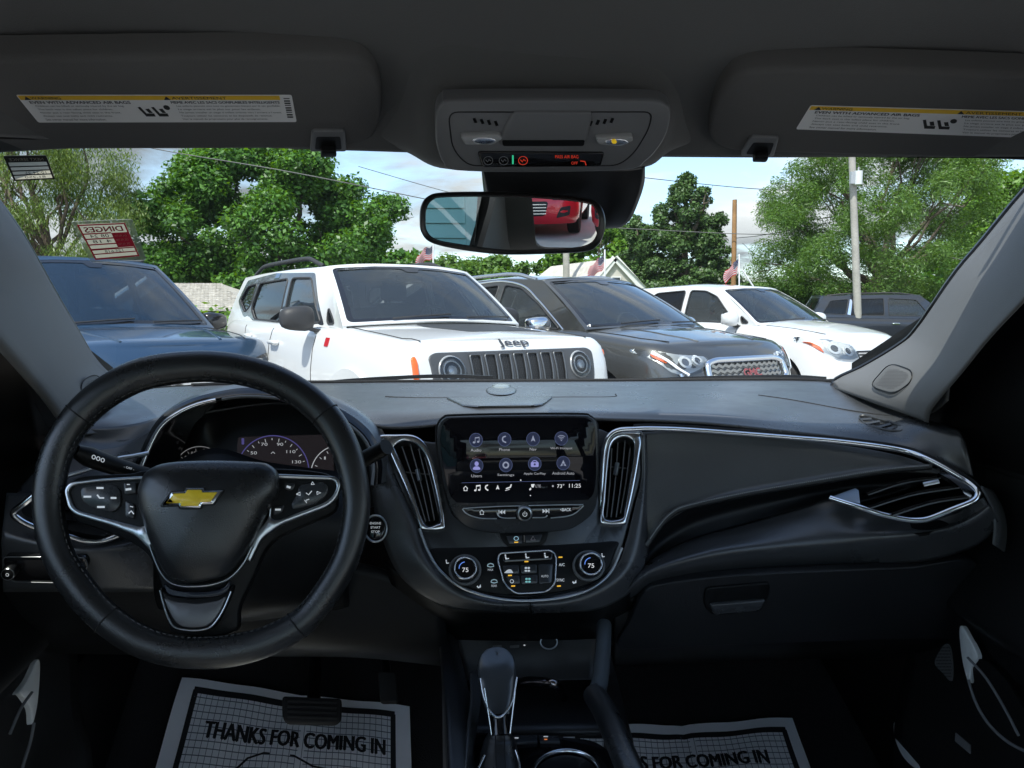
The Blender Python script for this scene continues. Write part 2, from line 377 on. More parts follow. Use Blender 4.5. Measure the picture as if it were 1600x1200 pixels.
def tree(name, u, v_base, v_top, dist, halfw, label, cat, mats, seed=0, nleaf=30000, leaf=.22, nclump=60, form='round', group=None, low=.12, trunk_r=.22, clump_r=.2, gap=1.0, droop=.0, lean=0.0, nlimb=14, shape=None, trunk_show=True):
    rng = np.random.default_rng(seed)
    x = PX(u, 480, dist)[0]; top = PX(u, v_top, dist)[2]; hw = halfw*dist/FOC
    t = thing(name, (x, dist, 0), label, cat, group); H = top
    z0 = H*low
    # clump centres
    C = []
    for i in range(nclump):
        for _ in range(50):
            zt = rng.random(); ang = rng.random()*2*math.pi
            if form == 'cone': rad = (1-zt)**.62*hw*(.35+.75*rng.random())
            elif form == 'round': rad = hw*math.sqrt(max(0, 1-(2*zt-.85)**2/1.35))*(.35+.65*rng.random()**.6)
            else: rad = hw*(math.sqrt(max(0, 1-(1.8*zt-.8)**2)))*(.25+.8*rng.random()**.5)
            if rad > 0: break
        cr = H*clump_r*(.45+.75*rng.random())*(.45 if form == 'cone' else 1)
        if form == 'cone': cr *= (1.25-zt*.8)
        C.append((math.cos(ang)*rad+lean*zt*hw, math.sin(ang)*rad*.8, z0+(H-z0-cr*.7)*zt, cr))
    if form == 'cone': C += [(0, 0, H*(.62+.06*i), H*.05) for i in range(6)]
    C = np.array(C)
    # trunk and limbs
    segs = []; th = H*.6
    tp = np.array([(lean*hw*.3*(s**1.5)+.12*math.sin(s*5+seed), .1*math.sin(s*4), s*th) for s in np.linspace(0, 1, 12)])
    if form == 'cone': tp = np.array([(0, 0, s*H*.93) for s in np.linspace(0, 1, 12)])
    segs.append((tp, trunk_r*(1-.72*np.linspace(0, 1, 12))))
    order = rng.permutation(len(C))[:nlimb]
    for j in order:
        c = C[j, :3]; k = int(np.clip((c[2]/H)*9, 2, 10)); a = tp[k]
        mid = (a+c)/2+np.array([0, 0, -.05*H*(.5-rng.random())])+rng.normal(size=3)*.06*H*.5
        P = crm([a, mid, c], 9); P[1:-1] += rng.normal(size=(7, 3))*.018*H*.5; r0 = trunk_r*.42*(1-.4*k/11)
        segs.append((P, r0*(1-.8*np.linspace(0, 1, 9))))
        for _ in range(3):
            e = c+rng.normal(size=3)*C[j, 3]*.75; st = P[int(rng.integers(4, 8))]; segs.append((crm([st, (st+e)/2+rng.normal(size=3)*.05*H*.3, e], 5), r0*.38*(1-.8*np.linspace(0, 1, 5))))
    V, F = limb_mesh(segs); mk('trunk', V, F, BARK, t, local=True)
    q = leaves(C, nleaf, leaf, rng=rng, droop=droop, fronds=droop > 0)
    quadmesh('crown', q, mats, t); return t
LM = leafmat('leaf_maple', (.028, .095, .012), (.13, .31, .040), .40)
LB = leafmat('leaf_bright', (.07, .17, .014), (.17, .34, .035), .4)
LC = leafmat('leaf_cedar', (.032, .078, .022), (.11, .20, .05), .2)
LW = leafmat('leaf_willow', (.050, .125, .018), (.16, .30, .050), .4)
LL = leafmat('leaf_locust', (.07, .14, .022), (.20, .29, .055), .4)
tree('maple_tree', 428, 470, 210, 20, 222, 'dense dark green maple behind the white boxy suv, rounded leafy crown', 'tree', LM, 3, 280000, .084, 230, 'round', clump_r=.105, low=.06, nlimb=20)
tree('locust_tree', 75, 470, 120, 17, 118, 'airy light green tree with hanging leafy twigs at the left edge behind the blue suv', 'tree', LL, 5, 120000, .062, 120, 'loose', clump_r=.085, droop=.5, low=.22, nlimb=40, trunk_r=.16)
tree('low_tree', 790, 470, 398, 36, 120, 'distant grey-green tree below the rear-view mirror', 'tree', LW, 8, 40000, .16, 60, 'round', clump_r=.2, low=.05)
tree('low_tree', 715, 470, 396, 38, 60, 'distant low tree beside the flag over the white boxy suv roof', 'tree', LW, 18, 16000, .16, 30, 'round', clump_r=.2, low=.05)
tree('bright_tree', 935, 470, 335, 34, 75, 'small bright yellow-green tree beside the rear-view mirror and behind the house gable', 'tree', LB, 9, 30000, .17, 45, 'round', clump_r=.14, low=.1)
tree('cedar_tree', 1068, 470, 268, 26, 124, 'dark pointed evergreen beside the brown pole', 'tree', LC, 11, 150000, .085, 300, 'cone', clump_r=.16, low=.04)
tree('cedar_tree', 990, 470, 330, 27, 70, 'shorter dark evergreen just right of the rear-view mirror', 'tree', LC, 12, 70000, .085, 100, 'cone', clump_r=.16, low=.05)
tree('willow_tree', 1375, 470, 175, 22, 205, 'tall loose green tree with visible bent limbs behind the utility pole', 'tree', LW, 22, 260000, .086, 250, 'loose', clump_r=.082, low=.08, droop=.12, nlimb=30, trunk_r=.2, lean=.05)
tree('bright_tree', 1560, 470, 262, 27, 90, 'bright green leafy tree at the far right over the roof pillar', 'tree', LB, 27, 70000, .11, 60, 'round', clump_r=.14, low=.08)
tree('shrub', 1225, 470, 437, 24, 55, 'leafy green bush behind the white suv hood and the dark suv', 'shrub', LB, 31, 7000, .14, 30, 'round', clump_r=.3, low=.02, trunk_r=.03)
tree('shrub', 1330, 470, 440, 24.6, 60, 'green bush at the foot of the utility pole', 'shrub', LW, 32, 8000, .14, 30, 'round', clump_r=.3, low=.02, trunk_r=.03)
tree('shrub', 1440, 470, 425, 24, 70, 'green bush under the tall tree right of the utility pole', 'shrub', LW, 33, 9000, .14, 34, 'round', clump_r=.3, low=.02, trunk_r=.03)
tree('shrub', 325, 500, 468, 11.5, 28, 'small bright bush below the pale shingle roof', 'shrub', LB, 34, 2500, .07, 14, 'round', clump_r=.3, low=.02, trunk_r=.02)
for i, (u, vt, d, hw, lb) in enumerate(((60, 400, 40, 150, 'dark distant tree showing through the airy tree at the left'), (600, 385, 44, 120, 'distant tree right of the maple crown'), (1500, 380, 44, 140, 'dark distant tree behind the roof pillar at the right'), (1090, 415, 44, 110, 'distant tree low behind the evergreens'))):
    tree('far_tree', u, 470, vt, d, hw, lb, 'tree', LM, 50+i, 14000, .34, 45, 'round', clump_r=.2, low=.05)

# ---- poles and wires
GREYWOOD = pmat('weathered_wood', (.36, .34, .31), .9, bump=.6, bscale=20, var=.2, vscale=2, vdist=.01)
BROWNWOOD = pmat('brown_wood', (.33, .18, .08), .9, bump=.6, bscale=20, var=.3, vscale=2, vdist=.01)
WIRE = pmat('wire_rubber', (.10, .10, .10), .6)
GREYM = pmat('grey_metal', (.5, .5, .5), .4, metal=.6)
def pole(u0, v_top, dist, r, mat, label, u1=None, name='utility_pole'):
    a = PX(u0, v_top, dist); b = PX(u1 or u0, 460, dist); k = (0-a[2])/(b[2]-a[2]); b = a+(b-a)*k
    t = thing(name, (b[0], b[1], 0), label, 'pole')
    tube('pole_shaft', [b, a], r, mat, t, n=8, k=12, scale=list(np.linspace(1.15, .85, 8)))
    return t, a, b
t1, a1, b1 = pole(1327, 130, 18.6, .09, GREYWOOD, 'pale grey utility pole with a white transformer can, in front of the tall loose tree', 1339)
CAN = pmat('transformer_paint', (.62, .64, .64), .4)
c = PX(1341, 278, 18.4); box('bracket', (c[0]-.13, c[1], c[2]), (.16, .08, .3), GREYM, t1)
tube('transformer', [c-np.array([0, 0, .17]), c+np.array([0, 0, .17])], .105, CAN, t1, n=3, k=16)
tube('insulator', [c+np.array([0, 0, .17]), c+np.array([0, 0, .27])], .02, GREYM, t1, n=2)
t2, a2, b2 = pole(1148, 312, 24, .085, BROWNWOOD, 'bare orange-brown wooden pole beside the evergreen', 1146)
cr = PX(1150, 330, 24)
t3, a3, b3 = pole(884, 300, 25, .115, GREYWOOD, 'grey pole below the rear-view mirror', 885)
t4, a4, b4 = pole(1522, 300, 40, .15, GREYWOOD, 'distant grey pole with a crossarm seen through the trees at the right', 1526)
ca = PX(1524, 322, 40); tube('crossarm', [ca-np.array([1.3, 0, 0]), ca+np.array([1.3, 0, 0])], .07, GREYWOOD, t4, n=2)
def wire(pts, r, label):
    P = [PX(*p) for p in pts]; o = tube('overhead_wire', P, r, WIRE, n=30, k=5); tag(o, label, 'wire', 'overhead wires')
wire([(120, 200, 19), (240, 232, 18), (450, 268, 17), (650, 308, 17), (830, 345, 18)], .011, 'pale wire crossing in front of the maple down to the right')
wire([(880, 262, 28), (1010, 278, 27), (1180, 295, 26), (1330, 300, 25)], .016, 'dark wire between the mirror housing and the tall loose tree')
wire([(880, 352, 26), (1000, 358, 25), (1180, 366, 23.5), (1333, 361, 22)], .013, 'thin pale wire in front of the evergreen reaching the utility pole')
wire([(1333, 361, 22), (1345, 368, 21.8), (1400, 382, 20.5), (1510, 408, 19)], .013, 'drooping wire from the utility pole down to the right')
wire([(1150, 372, 24), (1200, 366, 23), (1335, 340, 22)], .012, 'slack wire from the brown pole up to the utility pole')
wire([(1160, 380, 26), (1185, 400, 26), (1240, 420, 27)], .01, 'short low wire right of the brown pole')
wire([(560, 260, 30), (700, 300, 30), (830, 330, 30)], .014, 'faint wire crossing the sky left of the mirror')

# ---- far barrier and pale fence
RAIL = pmat('galvanised_rail', (.5, .5, .47), .5)
bt = thing('guard_rail', (30, 71, 4.1), 'long grey guard rail along the top of the grassy bank', 'guard rail')
sweep('rail', [(x, 70.5, 4.62) for x in np.linspace(-60, 140, 20)], [(-.03, -.2), (.03, -.2), (.03, .2), (-.03, .2)], (0, 0, 1), RAIL, bt)
for x in np.arange(14, 66, 4): box('post', (x, 70.7, 4.35), (.12, .12, .6), RAIL, bt)
WALLW = pmat('pale_fence_paint', (.62, .61, .58), .8, var=.15, vscale=.8)
ft = thing('panel_fence', (14, 30, 0), 'long pale panel fence behind the bushes at the right', 'fence')
for i, x in enumerate(np.arange(6, 28, 1.85)):
    box('panel', (x+.9, 30, .92), (1.72, .05, 1.5), WALLW, ft); box('post', (x, 30, .95), (.11, .11, 1.9), WALLW, ft)

# ---- pale roofed building left, house with gable
SHING = pmat('pale_shingles', (.50, .47, .42), .9, bump=.5, bscale=14, var=.22, vscale=7, vdist=.02)
WALLC = pmat('cream_siding', (.52, .49, .43), .8, var=.06, vscale=2)
def shingled(name, corners, nrow, ncol, mat, parent, jit=.012):
    """roof slope of overlapping shingle courses; corners: eave left, eave right, ridge right, ridge left"""
    el, er, rr, rl = [np.array(c, float) for c in corners]; nrm = np.cross(er-el, rl-el); nrm /= np.linalg.norm(nrm)
    if nrm[2] < 0: nrm = -nrm
    rng = np.random.default_rng(4); V = []; F = []
    for i in range(nrow):
        t0, t1 = i/nrow, (i+1.15)/nrow; t1 = min(t1, 1)
        off = (i % 2)*.5
        for j in range(-1, ncol):
            s0, s1 = np.clip([(j+off+.03)/ncol, (j+off+.97)/ncol], 0, 1)
            if s1-s0 < .2/ncol: continue
            h = .03+rng.random()*jit; k = len(V)
            P = [el+(er-el)*s0, el+(er-el)*s1, rl+(rr-rl)*s1, rl+(rr-rl)*s0]
            q = [P[0]+(P[3]-P[0])*t0+nrm*h, P[1]+(P[2]-P[1])*t0+nrm*h, P[1]+(P[2]-P[1])*t1+nrm*.008, P[0]+(P[3]-P[0])*t1+nrm*.008]
            q += [q[0]-nrm*h, q[1]-nrm*h]; V += q; F += [(k, k+1, k+2, k+3), (k, k+4, k+5, k+1)]
    V += [el, er, rr, rl]; k = len(V)-4; F.append((k, k+1, k+2, k+3))
    o = mk(name, V, F, mat, parent, smooth=False); o['kind'] = 'stuff'; return o
sh = thing('outbuilding', (-6.0, 15.5, 0), 'low building with a pale shingled roof between the blue suv and the white boxy suv', 'building')
e0, e1 = PX(205, 486, 14), PX(395, 486, 14); r0_, r1_ = PX(262, 443, 16.5), PX(345, 443, 16.5)
r0_[0] -= 1.2
shingled('shingles', (e0, e1, r1_, r0_), 16, 30, SHING, sh)
box('wall', ((e0[0]+e1[0])/2, 15.6, e0[2]/2-.05), (abs(e1[0]-e0[0])-.4, 2.6, e0[2]-.02), WALLC, sh)
rb = np.array([r0_, r1_, (e1[0], 19, e1[2]), (e0[0], 19, e0[2])]); mk('roof', [*rb, e1, e0], [(0, 1, 2, 3), (1, 4, 2)], SHING, sh, smooth=False)
hs = thing('gabled_house', (5.4, 25, 0), 'house with a grey shingled roof and white gable behind the flag at the mirror', 'house')
gx = PX(960, 406, 24); ga = [PX(925, 452, 24), gx, PX(1002, 452, 24)]
WHT = pmat('white_trim', (.74, .73, .70), .6)
mk('gable_wall', [ga[0], ga[2], ga[1], (ga[0][0], 24, 0), (ga[2][0], 24, 0)], [(0, 1, 2), (3, 4, 1, 0)], WALLC, hs, smooth=False)
for s, e in ((ga[0], 1), (ga[2], -1)):
    d = (s-ga[1]); sweep('barge_board', [ga[1]+np.array([0, -.08, .06]), s+d*.06+np.array([0, -.08, .06])], [(-.04, -.1), (.04, -.1), (.04, .1), (-.04, .1)], (0, 0, 1), WHT, hs)
back = np.array([-1.2, 5.0, 0]); mk('side_roof', [ga[1]+[0, -.15, .05], ga[0]+[-.15, -.15, 0], ga[0]+back+[-.8, 0, 0], ga[1]+back+[-.2, 0, .1]], [(0, 1, 2, 3)], SHING, hs, smooth=False)
back = np.array([0, 6.0, 0]); mk('main_roof', [ga[1]+[0, -.2, .1], ga[2]+[.2, -.2, 0], ga[2]+back+[.2, 0, 0], ga[1]+back+[0, 0, .1]], [(0, 1, 2, 3)], SHING, hs, smooth=False)
wn = box('window', (gx[0]+.05, 23.97, gx[2]-.72), (.34, .05, .36), WHT, hs); box('pane', (gx[0]+.05, 23.935, gx[2]-.72), (.26, .03, .28), pmat('dark_pane', (.04, .05, .06), .1), wn)
# ================================================================== PARKED CARS
RUB = pmat('tyre_rubber', (.02, .02, .02), .8); CHR = pmat('chrome', (.85, .86, .88), .08, metal=1)
ALLOY = pmat('alloy', (.45, .46, .48), .3, metal=.9); BLKG = pmat('gloss_black', (.012, .012, .013), .12, coat=.5)
BLKM = pmat('matt_black_trim', (.03, .03, .032), .55, bump=.1, bscale=200); SEAMM = pmat('panel_gap', (.012, .012, .012), .8)
LENS = glass('headlight_lens', (.93, .95, .96), 1.0); ORG = pmat('amber_lens', (.75, .12, .01), .2, coat=1, emit=(.8, .12, .01), es=.12)
REDL = pmat('red_lens', (.5, .01, .015), .15, coat=1); REFL = pmat('reflector', (.82, .84, .86), .25, metal=.35)
AUTOG = glass('car_glass', (.42, .48, .49), 1.5, haze=.09, film=(.25, .30, .33)); AUTOG2 = glass('tinted_glass', (.14, .16, .17), 1.1, haze=.04, film=(.1, .12, .14))  # pale film in the car glass stands in for reflected sky
SEATM = pmat('dark_upholstery', (.09, .085, .08), .8); FLOORM = pmat('car_liner', (.03, .03, .032), .9)
def paint(name, col, metal=0.0, rough=.35): return pmat(name, col, rough, metal=metal, coat=1.0, crough=.03, bump=.02, bscale=900)
def lerp(x, P):
    P = sorted(P); return float(np.interp(x, [p[0] for p in P], [p[1] for p in P]))
def slerp(x, P):
    return float(np.mean([lerp(x+d, P) for d in (-.06, -.03, 0, .03, .06)]))
class Car:
    def __init__(s, name, X, Y, head, label, cat, body, P, group=None):
        s.t = thing(name, (X, Y, 0), label, cat, group, R(head)); s.P = P; s.m = body
        s.W = P['W']; s.L = P['L']; s.n = P.get('n', 3.0); s.Rf = P.get('Rf', .5); s.ins = P.get('ins', [(0, .07), (.12, .02), (.35, 0), (.62, .004), (.82, .022), (.93, .05), (.98, .085), (1, .12)])
        s.body()
    def zs(s, x): return slerp(x, s.P['zs'])
    def zb(s, x): return .22
    def prof(s, f): return lerp(f, s.ins)
    def fz(s, x, z): return (z-s.zb(x))/(s.zs(x)-s.zb(x))
    def Wx(s, x): return s.W*(1-s.P.get('taper', .04)*max(0, (x/-s.L-.6)/.4)**2)
    def side_y(s, x, z, h=0): return s.Wx(x)-s.prof(min(max(s.fz(x, z), 0), 1))+h
    def rk(s, f): return lerp(f, s.P.get('rk', [(0, .06), (.3, 0), (.7, .02), (1, .10)]))
    def outline(s, y0): return -s.Rf+s.Rf*max(0, 1-(abs(y0)/s.W)**s.n)**(1/s.n)
    def front(s, y, z, h=0):
        x = -.1
        for _ in range(5):
            f = min(max(s.fz(x, z), 0), 1); i = s.prof(f); y0 = np.clip(y/(1-i/s.W), -s.W, s.W); x0 = s.outline(y0); q = max(0, 1-(-x0/s.Rf))
            x = x0*(1-i/(s.L/2))-i*.6*q-s.rk(f)*q
        e = .02; dx = (s.outline(min(abs(y0)+e, s.W))-s.outline(max(abs(y0)-e, 0)))/(2*e)
        nx, ny = 1, -dx*np.sign(y); q = math.hypot(nx, ny)
        return (x+h*nx/q, y+h*ny/q, z)
    def top(s, x, y):
        zs = s.zs(x); w = max(s.side_y(x, zs), .05); m = min(abs(y)/w, 1)
        return zs+s.crown(x)*(1-m**2.6)
    def crown(s, x): return lerp(x, s.P.get('crown', [(0, .02), (-.4, .05), (-1.2, .05)]))
    def topm(s, x, y, h=0): return (x, y, s.top(x, y)+h)
    def sidem(s, side): return lambda x, z, h=0: (x, side*(s.side_y(x, z)+h), z)
    def body(s):
        ks = [(s.outline(s.W*math.sin(a)**(2/s.n)), s.W*math.sin(a)**(2/s.n)) for a in np.linspace(0, math.pi/2, 26)]
        xs = np.linspace(-s.Rf, -s.L+.35, 46)[1:]; ks += [(x, s.Wx(x)) for x in xs]
        we = s.Wx(-s.L+.35); ks += [(-s.L+.35-.35*math.sin(a)**(.5), we*max(math.cos(a), 0)**(.5)) for a in np.linspace(0, math.pi/2, 14)[1:]]
        lv = [0, .05, .12, .22, .35, .48, .62, .74, .82, .88, .93, .965, .985, 1.0]
        half = []
        for f in lv:
            i = s.prof(f); row = []
            for x0, y0 in ks:
                x = -s.L/2+(x0+s.L/2)*(1-i/(s.L/2))
                if x0 > -s.Rf: x = x0*(1-i/(s.L/2))-i*.6*max(0, 1-(-x0/s.Rf))-s.rk(f)*max(0, 1-(-x0/s.Rf))
                zb, zt = s.zb(x), s.zs(x); row.append((x, y0*(1-i/s.W) if y0 < s.W*.999 else y0-i, zb+(zt-zb)*f))
            half.append(row)
        K = len(ks); V = []; F = []; ring = []
        for row in half:
            full = [row[k] for k in range(K)]+[(row[k][0], -row[k][1], row[k][2]) for k in range(K-2, 0, -1)]
            V += full
        M = 2*K-2; F += grid_faces(len(lv), M, True)
        F.append(tuple(range(M))[::-1])
        ms = [.97, .9, .8, .65, .5, .33, .16, 0]; base = (len(lv)-1)*M
        idx = {}
        for k in range(K):
            x, y, z = half[-1][k]
            for si, sg in ((0, 1), (1, -1)):
                idx[k, si, -1] = base+(k if si == 0 or k in (0, K-1) else M-k)
                for j, m_ in enumerate(ms):
                    if m_ == 0 and si == 1: idx[k, 1, j] = idx[k, 0, j]; continue
                    if k in (0, K-1): idx[k, si, j] = idx[k, si, -1]; continue
                    V.append((x, sg*y*m_, z+s.crown(x)*(1-m_**2.6)*min(1, y/s.W*1.6))); idx[k, si, j] = len(V)-1
        for k in range(K-1):
            for si in (0, 1):
                for j in range(-1, len(ms)-1):
                    q = [idx[k, si, j], idx[k+1, si, j], idx[k+1, si, j+1], idx[k, si, j+1]]
                    r_ = []; [r_.append(w) for w in q if w not in r_]
                    if len(r_) > 2: F.append(tuple(r_) if si == 0 else tuple(r_[::-1]))
        o = mk('body', V, F, s.m, s.t, local=True)
        bm = bmesh.new(); bm.from_mesh(o.data); bmesh.ops.recalc_face_normals(bm, faces=bm.faces); bm.to_mesh(o.data); bm.free()
        # wheel wells
        cut = []
        for wx in s.P['wheels']:
            for sg in (1, -1):
                bm = bmesh.new(); bmesh.ops.create_cone(bm, segments=40, radius1=s.P.get('arch', .41), radius2=s.P.get('arch', .41), depth=.5, cap_ends=True)
                bmesh.ops.rotate(bm, cent=(0, 0, 0), matrix=Matrix.Rotation(R(90), 3, 'X'), verts=bm.verts)
                bmesh.ops.translate(bm, vec=(wx, sg*(s.W-.05), .36), verts=bm.verts); me = bpy.data.meshes.new('c'); bm.to_mesh(me); bm.free()
                c = bpy.data.objects.new('c', me); COL.objects.link(c); c.parent = s.t
                md = o.modifiers.new('b', 'BOOLEAN'); md.object = c; md.operation = 'DIFFERENCE'; md.solver = 'EXACT'; cut.append(c)
        bpy.context.view_layer.update(); dg = bpy.context.evaluated_depsgraph_get()
        me = bpy.data.meshes.new_from_object(o.evaluated_get(dg)); o.modifiers.clear(); o.data = me
        me.polygons.foreach_set('use_smooth', [True]*len(me.polygons)); me.set_sharp_from_angle(angle=R(38))
        for c in cut: bpy.data.objects.remove(c)
        s.o = o
        for wx in s.P['wheels']:
            for sg in (1, -1): s.wheel(wx, sg)
    def wheel(s, wx, sg):
        y = sg*(s.W-.13); w = sweep('wheel', [(wx+math.cos(a)*.265, y, .345+math.sin(a)*.265) for a in np.linspace(0, 2*math.pi, 36, endpoint=False)],
                  [(-.105, 0), (-.11, .045), (-.09, .075), (.09, .075), (.11, .045), (.105, 0), (.09, -.03), (-.09, -.03)], lambda p: np.array([p[0]-wx, 0, p[2]-.345]), RUB, s.t, closed=True, local=True)
        f = lambda a, b, h=0: (wx+a, y+sg*(.07+h), .345+b)
        holes = [rc([(math.cos(t-.42)*.2, math.sin(t-.42)*.2), (math.cos(t)*.215, math.sin(t)*.215), (math.cos(t+.42)*.2, math.sin(t+.42)*.2), (math.cos(t)*.07, math.sin(t)*.07)], .03, 3) for t in np.arange(5)*2*math.pi/5]
        plate('rim', circ2(0, 0, .245, k=36), f, -.05, .01, ALLOY, w, holes=holes, local=True)
    # ---- greenhouse
    def cabin(s, wb, wt, rt, rb, belt, windows, pillar=None, roofmat=None, bulge=(.14, .10), roofcrown=.05, trim=None, wsmat=None, sidemat=None):
        """wb: windscreen base corner (x, y, z); wt: its top corner; rt: rear roof corner; rb: rear belt corner; windows: list of (x,z) outlines, first is front door"""
        m = s.m; wb, wt, rt, rb = [np.array(a, float) for a in (wb, wt, rt, rb)]; s.wb, s.wt = wb, wt
        def ws(a, t, h=0):
            e = wb+(wt-wb)*t; b = bulge[0]*(1-t)+bulge[1]*t
            x = e[0]+b*(1-abs(a)**2.2); z = e[2]+(.03*(1-t)+.035*t)*(1-a*a)+.02*math.sin(math.pi*t)
            n = np.array([(wt-wb)[2], 0, -(wt-wb)[0]]); n /= np.linalg.norm(n); n += np.array([0, a*.35, 0])
            return np.array([x, e[1]*a, z])+n*h
        s.ws = ws
        def roof(a, t):
            e = wt+(rt-wt)*t; z = lerp(t, [(0, wt[2]), (.35, max(wt[2], rt[2])+.012), (.7, (wt[2]*.3+rt[2]*.7)+.012), (1, rt[2])])
            b = bulge[1]*(1-t)-.10*t
            return np.array([e[0]+b*(1-abs(a)**2.2), e[1]*a*(1+.02*math.sin(math.pi*t)), z+(.035+(roofcrown-.035)*math.sin(math.pi*min(t*1.2, 1)))*(1-abs(a)**3.2)])
        s.roof = roof
        def rear(a, t):
            e = rt+(rb-rt)*t; b = -.10*(1-t)-.07*t
            return np.array([e[0]+b*(1-abs(a)**2.2), e[1]*a, e[2]+.02*(1-a*a)*(1-t)])
        def side(x, z, h=0, sg=1):
            zt = lerp(-x, [(-wt[0], wt[2]), (-rt[0], rt[2])]) if x < wt[0] else wt[2]
            zt = max(zt, roof(1, np.clip((x-wt[0])/(rt[0]-wt[0]), 0, 1))[2]); bl = lerp(x, belt)
            f = np.clip((z-bl)/(zt-bl), -.3, 1); yb = s.side_y(x, s.zs(x))-.004; yb = min(yb, wb[1]+.02)
            yt = wt[1]+(rt[1]-wt[1])*np.clip((x-wt[0])/(rt[0]-wt[0]), 0, 1)
            yt *= (1+.02*math.sin(math.pi*np.clip((x-wt[0])/(rt[0]-wt[0]), 0, 1)))
            y = yb+(yt-yb)*(f if f < 0 else f**1.25)
            # blend to the windscreen edge and rear edge lines
            if x > wt[0]:
                k = (x-wt[0])/(wb[0]-wt[0]); ye = wb[1]+(wt[1]-wb[1])*(1-k); y = y*(1-k)+ye*k if k < 1 else ye
            return (x, sg*(y+h), z)
        s.side = side
        A = np.linspace(-1, 1, 29)
        # windscreen frame (body colour rim) and glass
        sq = [(-1, 0), (1, 0), (1, 1), (-1, 1)]
        def dens(P, k=14): return np.vstack([np.array(P[i])+(np.array(P[(i+1) % len(P)])-np.array(P[i]))*np.linspace(0, 1, k, endpoint=False)[:, None] for i in range(len(P))])
        go = np.array([(a*1.0, t) for a, t in rc([(-.955, .03), (.955, .03), (.95, .955), (-.95, .955)], .07)]); god = dens(go, 4)
        plate('windscreen_frame', dens(sq, 20), lambda a, b, h: ws(a, b, h), -.012, 0, m, s.t, holes=[god], grid=.12, local=True)
        fr = plate('windscreen_border', god, lambda a, b, h: ws(a, b, h), -.006, -.002, BLKG, s.t, holes=[dens(rc([(-.90, .075), (.90, .075), (.90, .91), (.12, .91), (.08, .84), (-.08, .84), (-.12, .91), (-.90, .91)], .03, 3), 4)], grid=.12, local=True)
        plate('windscreen', god, lambda a, b, h: ws(a, b, h), -.008, -.007, wsmat or AUTOG, s.t, grid=.1, local=True)
        # roof
        V = [roof(a, t) for t in np.linspace(0, 1, 22) for a in A]; o = mk('roof', V, grid_faces(22, 29), roofmat or m, s.t, local=True, angle=180); solidify(o, .02)
        # tailgate
        hole = dens(rc([(-.86, .12), (.86, .12), (.9, .88), (-.9, .88)], .08), 4)
        plate('tailgate', dens(sq, 20), lambda a, b, h: rear(a, b)+np.array([-h, 0, 0]), -.03, 0, m, s.t, holes=[hole], grid=.12, local=True)
        plate('rear_window', hole, lambda a, b, h: rear(a, b)+np.array([-h, 0, 0]), -.012, -.006, AUTOG2, s.t, grid=.12, local=True)
        # sides
        n_ = 14; top = [(x, roof(1, (x-wt[0])/(rt[0]-wt[0]))[2]) for x in np.linspace(wt[0], rt[0], 24)]
        fr_ = [(x, z) for x, z in zip(np.linspace(wb[0], wt[0], n_), np.linspace(wb[2], wt[2], n_))][:-1]
        rr_ = [(x, z) for x, z in zip(np.linspace(rt[0], rb[0], 8), np.linspace(rt[2], rb[2], 8))][1:]
        bl_ = [(x, lerp(x, belt)-.10) for x in np.linspace(rb[0], wb[0], 30)]
        outl = np.array(fr_+top+rr_+bl_)
        wl = [dens(rc(w, .05, 4), 3) for w in windows]
        for sg in (1, -1):
            fn = lambda x, z, h, sg=sg: side(x, z, h, sg)
            plate('side_frame', outl, fn, -.03, 0, sidemat or m, s.t, holes=wl, grid=.14, local=True)
            for i, w in enumerate(wl):
                g_ = plate('side_window', w, fn, -.014, -.010, AUTOG if i == 0 else AUTOG2, s.t, grid=.14, local=True)
                sweep('window_seal', [fn(p[0], p[1], .001) for p in w], circ(.009, 6), None, BLKM, g_, closed=True, local=True)
            if trim is not None:
                tr_ = crm(trim, 60, closed=False); sweep('window_trim', [fn(p[0], p[1], .006) for p in tr_], strip_prof(.011, .006), (0, sg, .25), CHR, s.t, local=True)
        # interior
        zb = wb[2]-.22; box('cabin_liner', ((wb[0]+rb[0])/2, 0, zb), (abs(wb[0]-rb[0])-.2, wb[1]*1.8, .02), FLOORM, s.t, local=True)
        for sg in (1, -1):
            x = wb[0]-1.35; st = box('front_seat', (x, sg*.36, zb+.16), (.16, .48, .5), SEATM, s.t, local=True, bev=.06, rot=Matrix.Rotation(R(12), 3, 'Y'))
            box('headrest', (x-.09, sg*.36, zb+.52), (.1, .26, .18), SEATM, st, local=True, bev=.04)
        box('rear_seat', (wb[0]-2.2, 0, zb+.15), (.16, 1.2, .45), SEATM, s.t, local=True, bev=.06)
        c_ = np.array([wb[0]-.62, .37, wb[2]-.02]); w_ = [c_+np.array([-.07*math.sin(a), .18*math.cos(a), .17*math.sin(a)]) for a in np.linspace(0, 2*math.pi, 28, endpoint=False)]
        tube('steering_wheel', w_, .014, SEATM, s.t, closed=True, local=True, k=8)
        box('dash_top', (wb[0]-.28, 0, wb[2]-.06), (.62, wb[1]*1.75, .05), FLOORM, s.t, local=True, bev=.02)
        # rear-view mirror inside
        p = ws(0, .86, -.07); box('cabin_mirror', tuple(p), (.03, .24, .06), BLKG, s.t, local=True, bev=.01)
        for sg, a0 in ((1, .25), (1, -.55)):
            P = [ws(a, t, .016) for a, t in zip(np.linspace(a0, a0+.62, 10), np.linspace(.035, .075, 10))]
            tube('wiper', P, .008, BLKM, s.t, local=True, k=6)
    def pane_cut(s): pass
